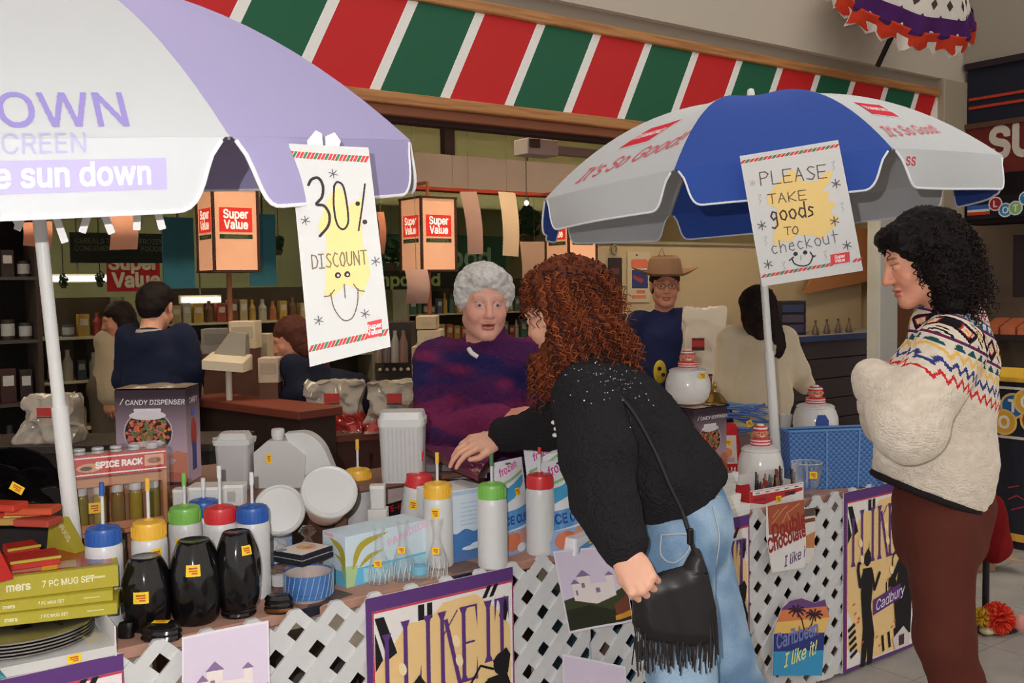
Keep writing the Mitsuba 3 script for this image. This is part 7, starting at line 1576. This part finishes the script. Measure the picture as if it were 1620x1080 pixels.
# ---------------------------------------------------------------- woman in the patterned jumper at the right
def p3():
    t = thing('person', 'dark haired woman in profile wearing a cream jumper with a patterned yoke and brown trousers', 'person')
    f = unit(-RT+.10*FH-.34*UP); H = J(1457, 411, 3.0); body = MB(); sk = C(206, 144, 118)
    M = add_head(body, H, f, UP+.05*FH, 1.06, skin=sk, lips=C(172, 92, 82), brow=C(52, 36, 32), iris=C(40, 28, 24), kind=(1.0, 1.0, 0.0), blush=.7)
    nk = J(1490, 522, 3.03); sn, sf = J(1502, 556, 2.87), J(1488, 556, 3.20); ch = J(1483, 625, 3.04); wa = J(1478, 735, 3.04); hp = J(1487, 800, 3.04)
    en, wn = J(1436, 672, 2.80), J(1384, 606, 2.95); ef, wf_ = J(1410, 660, 3.24), J(1420, 630, 3.0)
    hn, hf = J(1488, 840, 2.96), J(1484, 840, 3.12)
    kn = J(1496, 1012, 2.94); kf = J(1490, 1005, 3.10); an = np.array([*(kn+.12*RT+.0*FH)[:2], .09]); af = np.array([*(kf+.125*RT+.02*FH)[:2], .09])
    body.add(blob([B(nk, ch, .06, .12), B(ch, wa, .12, .115), B(wa, hp, .10, .09), B(nk, sn, .05, .05), B(nk, sf, .05, .05), B(sn, en, .045, .04), B(en, wn, .04, .028), B(sf, ef, .045, .04), B(ef, wf_, .04, .028), B(hn, kn, .07, .05), B(kn, an, .05, .04), B(hf, kf, .07, .05), B(kf, af, .05, .04)], .014), sk, True)
    add_hand(body, wn, unit(J(1420, 588, 3.04)-wn), UP-.5*RT, sk, side=1, s=.95, curl=(.3, .3, .3, .35))
    add_hand(body, wf_, unit(J(1452, 648, 2.98)-wf_), UP-.6*FH, sk, side=-1, s=.95, curl=(.3, .3, .3, .35))
    part(t, 'body', body, 'm_skin')
    hem = J(1475, 772, 3.03); hn_ = unit(-UP*1.0+.20*RT*-1+.0*FH)
    sw = [B(nk+.0*UP, ch, .085, .15), B(J(1518, 510, 3.0), J(1520, 570, 3.03), .078, .112), B(ch, wa, .165, .168), B(wa, J(1476, 800, 3.04), .168, .160), B(nk, sn, .075, .085), B(nk, sf, .075, .085), B(sn, en, .098, .100), B(en, wn, .098, .062), B(wn, wn+.02*UP-.012*RT, .062, .045), B(sf, ef, .09, .09), B(ef, J(1390, 640, 3.1), .085, .055), B(J(1390, 640, 3.1), wf_, .055, .05),
          B(J(1404, 716, 3.0), J(1410, 640, 3.0), .045, .06), ('below', J(1385, 748, 3.03), J(1385, 748, 3.03)*0+unit(np.cross(J(1560, 812, 3.03)-J(1385, 748, 3.03), FH))*(1 if np.cross(J(1560, 812, 3.03)-J(1385, 748, 3.03), FH)@UP < 0 else -1), .012)]
    m = blob(sw, .008, k=.04, amp=.012, freq=9, amp2=.0015, freq2=120, it=3)
    part(t, 'jumper', one(m, (1, 1, 1), True), 'm_fairisle')
    a, b = J(1385, 750, 3.03), J(1560, 813, 3.03)
    v = np.array(m.vertices); nn = unit(np.cross(b-a, FH)); nn = nn if nn@UP < 0 else -nn
    band = [(p[0] if False else p) for p in v[np.abs((v-a)@nn) < .02]]
    bc = np.mean(band, 0); e1 = unit(b-a); e2 = np.cross(nn, e1); q = np.array([((p-bc)@e1, (p-bc)@e2) for p in band]); hl = sg.MultiPoint(q).convex_hull.buffer(-.010)
    pts = [hl.exterior.interpolate(s, normalized=True).coords[0] for s in np.linspace(0, 1, 60)]
    ring = np.array([bc+e1*x+e2*y for x, y in pts])-nn*(((np.array([bc+e1*x+e2*y for x, y in pts])-a)@nn)[:, None])
    part(t, 'hem_band', one(tube(ring, .0115, 7), C(36, 30, 32), True), 'm_cloth')
    hr = [E_((0, -.030, .052), (.094, .112, .090)), E_((0, -.075, -.020), (.092, .070, .110)), E_((0, -.075, -.100), (.080, .058, .065)), E_((.076, -.050, -.040), (.030, .052, .095)), E_((-.076, -.050, -.040), (.030, .052, .095)), E_((0, .058, .092), (.060, .038, .024)), E_((.060, .016, .066), (.030, .060, .036)), E_((-.060, .016, .066), (.030, .056, .036)), E_((.074, .004, -.020), (.020, .034, .060)), E_((-.074, .004, -.020), (.020, .034, .060)), E_((.050, -.030, -.125), (.042, .050, .070)), E_((-.050, -.030, -.125), (.042, .050, .070)), ('cut', np.array([0, .106, -.034]), (.115, .082, .088), None, .012)]
    part(t, 'hair', hair_blob(hr, M, .005, .02, (C(25, 18, 19), C(13, 10, 11)), amp=.012, freq=30, amp2=.006, freq2=95, seed=8), 'm_hair')
    hv, hn2 = HAIRV; ok = np.where((hv[:, 2] > J(1450, 492, 3.0)[2]) & ((proj(hv)[:, 0] > 1440) | (proj(hv)[:, 1] < 372)))[0]
    def roots(r_): i = ok[r_.randrange(len(ok))]; return hv[i], hn2[i]
    def flow(p, dv, s): d0 = unit(unit(dv)*.25-UP*.8+.30*RT); return p+unit(dv)*.001+np.outer(s, d0)+np.outer(s*.06*np.sin(s*30), RT)
    part(t, 'curl', curls(420, roots, flow, .0065, .07, (C(28, 20, 21), C(16, 12, 13), C(40, 29, 27)), 21, .0028, 3), 'm_hair'); labels[list(scene)[-1]] = {'kind': 'stuff'}
    tr = [B(hp, J(1484, 850, 3.04), .140, .132), B(hn, kn, .104, .076), B(kn, an, .076, .092), B(hf, kf, .104, .076), B(kf, af, .076, .092), B(J(1518, 800, 3.04), J(1516, 850, 3.04), .10, .085), ('below', np.array([0, 0, .035]), -UP, .005)]
    part(t, 'trousers', one(blob(tr, .011, k=.04, amp=.009, freq=10), C(86, 44, 36), True), 'm_cloth')
    for a_ in (an, af): part(t, 'shoe', one(blob([B(np.array([a_[0], a_[1], .045])+.03*RT, np.array([a_[0], a_[1], .04])-.16*RT, .043, .036)], .01, it=1), C(40, 28, 26), True), 'm_plastic')
    return nk
_P0 = J(1480, 598, 2.9); _P1, _P2 = J(1425, 575, 2.9), J(1570, 640, 2.9)
_T = unit(_P2-_P1); _A = unit(UP-_T*(UP@_T)); 
def fairisle(p, n, uv):
    a = (p.x-_P0[0])*_A[0]+(p.y-_P0[1])*_A[1]+(p.z-_P0[2])*_A[2]
    b = (p.x-_P0[0])*(_T[0]+.75*FH[0])+(p.y-_P0[1])*(_T[1]+.75*FH[1])+(p.z-_P0[2])*_T[2]
    q = .0042; a = (dr.floor(a/q)+.5)*q; b0 = b; b = (dr.floor(b/q)+.5)*q
    def frac(x): return x-dr.floor(x)
    def tri_(x, per): return dr.abs(2*frac(x/per)-1)
    cream = mix(C3(206, 192, 176), C3(222, 210, 194), noise(p.x*60, p.y*60, p.z*60))
    c = cream
    def lay(c, m, col): return dr.select(m, mi.Color3f(*C3(*col)), c)
    for s, col, per, w in ((0.0, (196, 48, 52), .034, .0062), (.036, (52, 62, 118), .034, .0062), (.068, (222, 176, 92), .036, .0066)):
        c = lay(c, dr.abs(a-s-.022*(tri_(b+s*.8, per)-.5)) < w, col)
    c = lay(c, (a > .086) & (a < .102) & (tri_(b, .040) > .25+(a-.086)*40), (30, 76, 84))
    c = lay(c, (dr.abs(a-.108) < .0042) , (110, 40, 70)); c = lay(c, (dr.abs(a-.108) < .0042) & (frac(b/.017) < .4), (50, 44, 96))
    da, tb = dr.abs(a-.146), tri_(b+.01, .085)
    dd = da/.033+(1-tb)*1.25
    c = lay(c, (da < .033) & (dd > .55) & (dd < 1.0), (26, 22, 28)); c = lay(c, (da < .033) & (dr.abs(dd-.47) < .07), (196, 52, 50)); c = lay(c, (dd < .22), (214, 160, 84))
    c = lay(c, (da < .031) & (tb < .22) & (frac((a+b)/.018) < .45), (30, 28, 34)); c = lay(c, (da < .012) & (tb < .16), (216, 170, 90))
    c = lay(c, (dr.abs(a-.184) < .0042), (90, 44, 92)); c = lay(c, (a > .190) & (a < .204) & (tri_(b, .032) > .42+(a-.190)*20), (44, 96, 116)); c = lay(c, (dr.abs(a-.208) < .0040), (80, 90, 150))
    c = lay(c, (a > .214) & (a < .252) & (frac((a*1.4+b)/.024) < .42) & (frac(b/.042) < .75), (206, 84, 116))
    return c
scene['m_fairisle'] = {'type': 'twosided', 'bsdf': {'type': 'bumpmap', 'arbitrary': proc(lambda p, n, uv: fbm(p.x*190, p.y*190, p.z*240, 2)), 'scale': .006, 'bsdf': {'type': 'principled', 'roughness': .95, 'specular': .1, 'sheen': .5, 'base_color': proc(fairisle)}}}
p3()

# ---------------------------------------------------------------- curly haired woman leaning over the table
def p2():
    t = thing('person', 'woman with long curly auburn hair in a black jacket and jeans leaning over the table', 'person')
    f = unit(-.78*RT+.62*FH-.32*UP); H = J(884, 494, 2.98); body = MB(); sk = C(222, 168, 142)
    M = add_head(body, H, f, UP-.25*RT, 1.08, skin=sk, lips=C(176, 90, 84), brow=C(96, 56, 40), blush=.6)
    nk = J(925, 580, 2.96); sn, sf = J(930, 635, 2.76), J(926, 622, 3.10); ch = J(965, 660, 2.92); wa = J(1060, 760, 2.84); hp = J(1092, 822, 2.80)
    en, wn = J(956, 790, 2.58), J(990, 876, 2.47); ef, wf_ = J(868, 676, 3.20), J(786, 693, 3.22)
    hn, hf = J(1080, 868, 2.70), J(1108, 868, 2.88); kn = J(1078, 1068, 2.64); kf = J(1142, 1040, 2.86)
    an = np.array([*(kn+.02*RT)[:2], .09]); af = np.array([*(kf+.20*RT+.05*FH)[:2], .11])
    body.add(blob([B(H-.1*UP-.02*f, nk, .052, .056), B(nk, ch, .07, .11), B(ch, wa, .11, .11), B(wa, hp, .10, .09), B(nk, sn, .05, .045), B(nk, sf, .05, .045), B(sn, en, .042, .036), B(en, wn, .036, .027), B(sf, ef, .042, .036), B(ef, wf_, .036, .027), B(hn-.02*RT, kn, .065, .05), B(kn, an, .048, .04), B(hf-.03*RT, kf, .065, .05), B(kf, af, .048, .04)], .014), sk, True)
    add_hand(body, wf_, unit(J(722, 706, 3.16)-wf_), UP-.55*FH, sk, side=-1, s=1.04, curl=(.38, .42, .48, .55), thumb=.55)
    add_hand(body, wn, unit(J(1018, 926, 2.42)-wn), -FH-.15*RT, sk, side=1, s=1.08, curl=(1.3, 1.35, 1.4, 1.4), thumb=.75)
    part(t, 'body', body, 'm_skin')
    jk = [B(nk, ch, .10, .165), B(ch, J(1010, 720, 2.88), .165, .165), B(J(1010, 720, 2.88), J(1062, 778, 2.84), .165, .17), B(nk, sn, .09, .085), B(nk, sf, .09, .08), B(sn, J(945, 720, 2.64), .092, .094), B(J(945, 720, 2.64), en, .094, .084), B(en, J(984, 856, 2.50), .086, .066), B(sf, ef, .085, .072), B(ef, J(800, 690, 3.22), .070, .056), E_(J(1045, 775, 2.70), (.10, .10, .10)), ('below', J(1075, 808, 2.84), J(1075, 808, 2.84)*0+unit(unit(J(1095, 830, 2.84)-J(960, 650, 2.84))+.12*UP*0), .015)]
    fn = sdf(jk, .045, amp=.013, freq=11, amp2=.0035, freq2=110)
    # the sleeve must not be cut by the hem plane: union of trunk and arm afterwards
    trunk = [q for i, q in enumerate(jk) if i not in (6, 7)]; arm = [jk[5], jk[6], jk[7]]
    f1, f2 = sdf(trunk, .045, amp=.013, freq=11, amp2=.0035, freq2=110), sdf(arm, .03, amp=.010, freq=14, amp2=.0035, freq2=110, seed=4)
    lo, hi = bounds(jk[:-1]); m = smooth_mesh(nets(lambda p: smin(f1(p), f2(p), .03), lo, hi, .009), 2)
    part(t, 'jacket', one(m, C(30, 28, 32), True), 'm_boucle')
    # sparkling sequins on the jacket shoulder
    v = np.array(m.vertices); nr = np.array(m.vertex_normals); r_ = np.random.RandomState(4); cpos = J(955, 610, 2.75); w_ = np.exp(-np.sum((v-cpos)**2, 1)/.006)*((nr@FH) < -.1); idx = r_.choice(len(v), 170, replace=False, p=w_/w_.sum())
    sq = MB()
    for i in idx:
        n_ = unit(nr[i]+.5*r_.randn(3)); e = unit(np.cross(n_, [.2, .4, .7])); g = np.cross(n_, e); sq.add(trimesh.Trimesh([v[i]+.0035*nr[i]+.0021*(math.cos(a)*e+math.sin(a)*g) for a in np.arange(6)*PI/3], [[0, 1, 2], [0, 2, 3], [0, 3, 4], [0, 4, 5]], process=False), C(190, 190, 196), False)
    part(t, 'sequins', sq, 'm_metal'); labels[list(scene)[-1]] = {'kind': 'stuff'}
    pe = MB()
    for (x, y) in ((876, 668), (880, 678), (886, 672), (889, 681), (878, 688), (875, 642)): pe.add(ball(at(x, y, 2.755), .008, 1, (1, 1, .8)), C(214, 210, 200), True)
    part(t, 'brooch', pe, 'm_gloss')
    jn = [E_(J(1084, 832, 2.82), (.128, .135, .14)), B(J(1072, 778, 2.83), J(1080, 822, 2.80), .120, .125), B(hn-.02*RT, kn, .108, .086), B(kn, an, .086, .078), B(hf-.025*RT, kf, .110, .086), B(kf, af, .086, .078), E_(J(1098, 850, 2.80), (.09, .10, .11))]
    jm = blob(jn, .009, k=.035, amp=.008, freq=14, amp2=.001, freq2=90); part(t, 'jeans', one(jm, (1, 1, 1), True), 'm_denim')
    jv, jn_ = np.array(jm.vertices), np.array(jm.vertex_normals); jp = proj(jv); jd = (jv-CAM)@fw
    def onjeans(x, y):
        k = np.where((np.hypot(jp[:, 0]-x, jp[:, 1]-y) < 9) & (jn_@fw < 0))[0]
        return at(x, y, np.median(jd[k])-.006) if len(k) else None
    for nm, ps in (('pocket_stitching', bez((1046, 846), (1090, 846), (1088, 872), (1066, 890), (1046, 878), (1046, 846), n=6)), ('side_seam', bez((1128, 800), (1138, 850), (1130, 910), (1122, 980), n=6)), ('waist_seam', bez((1092, 792), (1120, 784), (1140, 786), n=6))):
        q = [p for p in (onjeans(*a) for a in ps) if p is not None]
        if len(q) > 3: part(t, nm, one(tube(q, .0022, 5), C(176, 178, 176), True), 'm_cloth')
    pk = [at(1036, 840, 2.56), at(1090, 838, 2.60), at(1084, 872, 2.58), at(1062, 886, 2.57), at(1040, 880, 2.56)]
    for a_, d_ in ((an, FH*.4-RT), (af, FH*.2-RT)): part(t, 'shoe', one(blob([B(np.array([a_[0], a_[1], .05]), np.array([a_[0], a_[1], .042])+.17*unit(d_), .045, .036)], .01, it=1), C(34, 30, 30), True), 'm_plastic')
    cols = (C(126, 62, 34), C(96, 44, 28), C(70, 34, 24), C(150, 78, 42), C(54, 28, 22), C(110, 52, 30))
    W = lambda x, y, z: at(x, y, z)
    hp_ = [E_(W(888, 470, 2.97), (.120, .120, .118)), E_(W(922, 530, 2.94), (.105, .11, .13)), E_(W(890, 560, 2.90), (.085, .08, .13)), E_(W(952, 572, 2.92), (.05, .06, .065)), E_(W(906, 440, 2.98), (.085, .10, .07)), E_(W(872, 590, 2.90), (.04, .05, .085))]
    lo, hi = bounds(hp_); cutc = local(M)(-.0, .125, -.045)
    hp_.append(('cut', local(M)(-.02, .135, -.05), (.085, .075, .12), M[:3, :3]/np.linalg.norm(M[:3, 0]), .015))
    hp_.append(('cut', W(838, 522, 2.86), (.052, .20, .075), mat((0, 0, 0), RT, FH, UP)[:3, :3], .01))
    m = smooth_mesh(nets(sdf(hp_, .03, amp=.016, freq=24, amp2=.008, freq2=70), lo, hi, .007), 1)
    v = np.array(m.vertices); n1 = meshkit.fbm(v*38, 3, 6)[:, None]; hc = C(58, 28, 20)*(1-n1)+C(120, 58, 32)*n1
    part(t, 'hair', MB().add(m, hc*(.6+.7*meshkit.noise(v*120, 3))[:, None], True), 'm_hair')
    vn = np.array(m.vertex_normals); px_ = proj(v); ok = np.where((vn@FH < .4) & (v[:, 2] > W(900, 590, 2.9)[2]) & (px_[:, 0] > 868-60*(px_[:, 1] < 455)-40*(px_[:, 1] > 558)) & (px_[:, 0]+px_[:, 1]*.35 < 1190))[0]
    rs_ = np.random.RandomState(9)
    def roots(r_): i = ok[r_.randrange(len(ok))]; return v[i], vn[i]
    def flow(p, dv, s): d0 = unit(dv*.4-UP*.9+.25*RT); return p+dv*.004+np.outer(s, d0)-np.outer(s*s*1.6, UP)*.6+np.outer(s*.10*np.sin(s*25), RT)
    part(t, 'curl', curls(700, roots, flow, .0085, .105, cols, 5, .0026, 4), 'm_hair'); labels[list(scene)[-1]] = {'kind': 'stuff'}
    return sn, wn, hp
P2S, P2W, P2H = p2()
# fringed bag
t = thing('fringed_bag', 'black leather shoulder bag with long fringe held at the curly haired woman\'s side', 'bag')
o = at(1062, 950, 2.47); X_, Y_, Z_ = RT, FH, UP; MBG = mat(o, RT, FH, UP)
s_ = 2.47/F_PX
out = [(x-1062, 950-y) for x, y in ((1003, 925), (1050, 905), (1082, 897), (1098, 868), (1106, 870), (1118, 905), (1130, 960), (1134, 1010), (1120, 1020), (1080, 1022), (1020, 1010), (1002, 985))]
pg = sg.Polygon([(x*s_, y*s_) for x, y in out]).buffer(.006).buffer(-.003)
def bagm(pg):
    m = extr(pg, .05).subdivide_to_size(.018); v = np.array(m.vertices); d = np.array([pg.exterior.distance(sg.Point(p[0], p[1])) if pg.contains(sg.Point(p[0], p[1])) else 0 for p in v]); k = np.clip(d/.035, 0, 1)**.5
    v[:, 2] = (v[:, 2]-.025)*(.25+1.1*k)+.004*np.sin(v[:, 0]*70+v[:, 1]*20)*k; m.vertices = v; return m
m = bagm(pg); m.apply_transform(mat((0, 0, 0), (1, 0, 0), (0, 0, 1), (0, -1, 0))); m.merge_vertices()
part(t, 'body', one(m, C(26, 23, 25), 50), 'm_leather', MBG)
fr = random.Random(2)
for row, (y0, L_, n, yo) in enumerate(((1008, 48, 64, -.012), (985, 55, 50, -.020))):
    for i in range(n):
        x = (1002+i*132/n-1062)*s_; yb = (950-y0-fr.uniform(-4, 4))*s_; ln = (L_+fr.uniform(-12, 10))*s_; a = fr.uniform(-.14, .14)
        part(t, 'fringe', one(box(-.0016, .0016, -.0006, .0006, -ln, 0), C(28, 25, 27) if i % 3 else C(44, 38, 38), False), 'm_leather', MBG@trans(x, yo+fr.uniform(-.006, .006), yb)@rot([0, 1, 0], a)@rot([1, 0, 0], fr.uniform(-.05, .12)))
st = bez(at(1098, 872, 2.47), at(1092, 850, 2.50), at(1080, 812, 2.53), at(1060, 770, 2.58), at(1035, 712, 2.63), at(1000, 650, 2.68), at(960, 606, 2.72), n=8)
part(t, 'strap', one(tube(st, [.006]*len(st), 8), C(24, 22, 24), True), 'm_leather')
part(t, 'strap_slide', one(box(-.009, .009, -.006, .006, -.02, .02, .003), C(30, 28, 30)), 'm_gloss', trans(*at(1092, 848, 2.485)))
# ================================================================ people farther back
def figure(label, head, hdir, sh_l, sh_r, hip, arms, skin, top, bottom, hair, long_hair=False, scale=1.05, up=UP, kind=(1.0, 1.0, 0.0), rad=(.13, .15, .16), depthk=1.0, h=.013, sleeves=1.0):
    """a standing clothed figure; arms: list of (shoulder, elbow, wrist, finger direction, side)"""
    t = thing('person', label, 'person'); body = MB(); M = add_head(body, head, hdir, up, scale, skin=skin, lips=skin*np.array([.8, .55, .55]), brow=C(50, 36, 30), kind=kind)
    nk = local(M)(0, -.04, -.165); ch = (sh_l+sh_r)/2-UP*.14; ch = ch*.8+nk*.2-UP*.02; wa = ch*.35+hip*.65
    side = unit((sh_r-sh_l)*np.array([1, 1, 0])); k1, k2 = hip-side*.09, hip+side*.09; z0 = lambda p, z: np.array([p[0], p[1], z])
    sk = [B(local(M)(0, -.03, -.12), nk, .052, .055), B(nk, ch, .05, .09), B(ch, hip, .09, .10)]
    cl = [B(nk-.05*UP, ch, .10, rad[0]), B(ch, wa, rad[0], rad[1]), B(wa, hip, rad[1], rad[2]), B(nk-.06*UP, sh_l, .07, .07), B(nk-.06*UP, sh_r, .07, .07)]
    for s, e, w, fd, sd in arms:
        sk += [B(s, e, .042, .038), B(e, w, .038, .027)]; cl += [B(s, e, .075*sleeves, .066*sleeves), B(e, w*.93+e*.07, .066*sleeves, .048*sleeves)]
        add_hand(body, w, unit(fd), UP-.3*FH, skin, side=sd, h=.005, curl=(.4, .45, .5, .5))
    sk += [B(k1, z0(k1, .48), .075, .05), B(z0(k1, .48), z0(k1, .06), .05, .04), B(k2, z0(k2, .48), .075, .05), B(z0(k2, .48), z0(k2, .06), .05, .04)]
    body.add(blob(sk, .02, it=1), skin, True); part(t, 'body', body, 'm_skin')
    part(t, 'top', one(blob(cl, h, k=.035, amp=.010, freq=11, it=1), top, True), 'm_cloth')
    part(t, 'trousers', one(blob([B(k1, z0(k1, .08), .105, .07), B(k2, z0(k2, .08), .105, .07), B(k1, k2, .115, .115)], .02, it=1), bottom, True), 'm_cloth')
    for k in (k1, k2):
        d = unit(np.array([hdir[0], hdir[1], 0])); part(t, 'shoe', one(blob([B(z0(k, .047), z0(k, .042)+.15*d, .043, .036)], .013, it=1), C(28, 24, 24), True), 'm_plastic')
    if hair is not None:
        hr = [E_((0, -.024, .050), (.087, .104, .080)), E_((0, -.070, -.005), (.080, .060, .085))]
        if long_hair: hr += [E_((0, -.080, -.12), (.085, .055, .10)), E_((.03, -.085, -.20), (.055, .04, .08)), E_((.07, -.03, -.04), (.030, .045, .09)), E_((-.07, -.03, -.04), (.030, .045, .09))]
        hr.append(('cut', np.array([0, .115, -.030]), (.075, .070, .092), None, .012)); part(t, 'hair', hair_blob(hr, M, .008, .02, hair, amp=.008, freq=30, seed=5), 'm_hair')
    return t, M, nk
# man in the straw hat
z = 6.4; f = unit(-FH-.05*RT-.05*UP); sl, sr = J(1012, 512, z), J(1080, 508, z); hp = J(1045, 640, z); hp[2] = .95
t, M, nk = figure('man in a straw hat and glasses with a dark blue shirt inside the shop', J(1052, 452, z), f, sl, sr, hp, [(sl, J(1000, 572, z+.05), J(1022, 632, z-.1), -UP-.2*FH, -1), (sr, J(1092, 565, z+.05), J(1088, 618, z-.05), -UP, 1)], C(196, 134, 110), C(40, 44, 82), C(36, 38, 56), (C(60, 44, 36), C(44, 32, 28)), scale=1.12, rad=(.16, .17, .17), sleeves=1.15)
L_ = local(M); hat = lathe([(.075, .0), (.100, .008), (.150, .006), (.185, .016), (.186, .022), (.150, .013), (.104, .014), (.098, .05), (.090, .095), (.070, .115), (0, .108)], 40)
v = np.array(hat.vertices); v[:, 2] += .030*np.clip(np.abs(v[:, 0])-.09, 0, 1)/.09*1.0; v[:, 1] *= 1.12; hat.vertices = v; MH = M@trans(0, -.012, .055)
part(t, 'hat', one(hat, C(150, 112, 84), 50), 'm_matte', MH); part(t, 'hat_band', one(lathe([(.101, .012), (.1005, .016), (.098, .04), (.097, .044)], 40), C(60, 36, 34), True), 'm_matte', MH@scl(1.01, 1.13, 1))
g = MB()
for s in (-1, 1): g.add(tube([(s*.032+.021*math.cos(a), .106, .004+.017*math.sin(a)) for a in np.linspace(0, 2*PI, 20)], .0016, 5), C(96, 80, 66), True)
g.add(tube([(-.011, .107, .006), (.011, .107, .006)], .0014, 5), C(96, 80, 66), True)
for s in (-1, 1): g.add(tube([(s*.053, .105, .008), (s*.078, .02, .010)], .0014, 5), C(96, 80, 66), True)
part(t, 'glasses', g, 'm_metal', M)
br = MB()
for x in (-.07, .07): br.add(tube([nk+side_ for side_ in (RT*x-FH*.02, RT*x-FH*.14-UP*.06, RT*x*1.1-FH*.18-UP*.25, RT*x*1.1-FH*.19-UP*.45)], .010, 6), C(30, 32, 60), True)
part(t, 'braces', br, 'm_cloth')
t = thing('yellow_pouch', 'yellow spotted pouch at the hatted man\'s hip', 'pouch'); P = J(1044, 588, 6.15); k = 6.15/F_PX
part(t, 'pouch', one(ball(P, 17*k, 2, (.7, .5, 1.1)), C(206, 180, 70), True), 'm_cloth')
for dx, dy in ((-2, 6), (4, -4)): part(t, 'spot', one(ball(P+RT*dx*k+UP*dy*k-FH*9*k, 3.2*k, 1), C(50, 40, 30), True), 'm_cloth')
# woman in cream seen from behind
z = 5.3; sl, sr = J(1158, 540, z), J(1238, 540, z); hp = J(1198, 700, z); hp[2] = .92
figure('woman with long dark hair in a loose cream shirt seen from behind', J(1196, 492, z-.02), unit(FH-.25*RT-.35*UP), sl, sr, hp, [(sl, J(1150, 610, z), J(1150, 665, z+.1), -UP+.3*FH, -1), (sr, J(1256, 585, z), J(1276, 612, z+.08), RT*.6-UP*.5+FH*.3, 1)], SK1, C(206, 190, 164), C(44, 40, 48), (C(40, 26, 24), C(26, 18, 18)), True, 1.02, rad=(.155, .175, .18), sleeves=1.1)
# man in navy seen from behind
z = 5.9; sl, sr = J(208, 535, z), J(288, 535, z); hp = J(246, 640, z); hp[2] = .93
t, M, nk = figure('man in a navy jumper with a pale collar seen from behind at the checkout', J(248, 486, z), unit(FH+.1*RT-.40*UP), sl, sr, hp, [(sl, J(200, 600, z+.05), J(225, 640, z+.3), FH, -1), (sr, J(300, 585, z+.02), J(302, 634, z+.12), FH, 1)], SK1, C(34, 40, 62), C(40, 42, 50), (C(34, 26, 26), C(24, 18, 20)), False, 1.12, rad=(.17, .185, .18), sleeves=1.2)
part(t, 'collar', one(lathe([(.066, -.02), (.072, .0), (.066, .02), (.060, .018), (.062, -.02)], 28), C(176, 170, 164), True), 'm_cloth', trans(*(nk+.012*UP))@scl(1.05, 1.05, 1))
# person in a pale coat
z = 7.0; sl, sr = J(168, 540, z), J(204, 540, z); hp = J(186, 640, z); hp[2] = .92
figure('dark haired person in a pale coat behind the man in navy', J(186, 506, z), unit(-RT*.8-FH*.3-.25*UP), sl, sr, hp, [(sl, J(166, 590, z), J(172, 630, z-.1), -UP, -1), (sr, J(205, 590, z), J(202, 630, z), -UP, 1)], SK3, C(176, 160, 136), C(90, 80, 70), (C(44, 30, 26), C(30, 22, 20)), True, .98, rad=(.13, .14, .15))
# woman leaning on the checkout
z = 6.1; sl, sr = J(462, 580, z-.12), J(500, 575, z+.14); hp = J(556, 668, z+.2); hp[2] = .92
figure('auburn haired woman in dark clothes leaning on the checkout beside the discount card', J(460, 536, z), unit(-RT*.85-FH*.15-.45*UP), sl, sr, hp, [(sl, J(478, 622, z-.15), J(446, 628, z-.1), -RT-.1*UP, 1), (sr, J(500, 625, z+.1), J(462, 626, z+.12), -RT-.1*UP, -1)], C(196, 136, 112), C(34, 36, 52), C(30, 30, 40), (C(92, 50, 38), C(66, 36, 30)), True, 1.05, up=UP-.5*RT, rad=(.13, .14, .15))
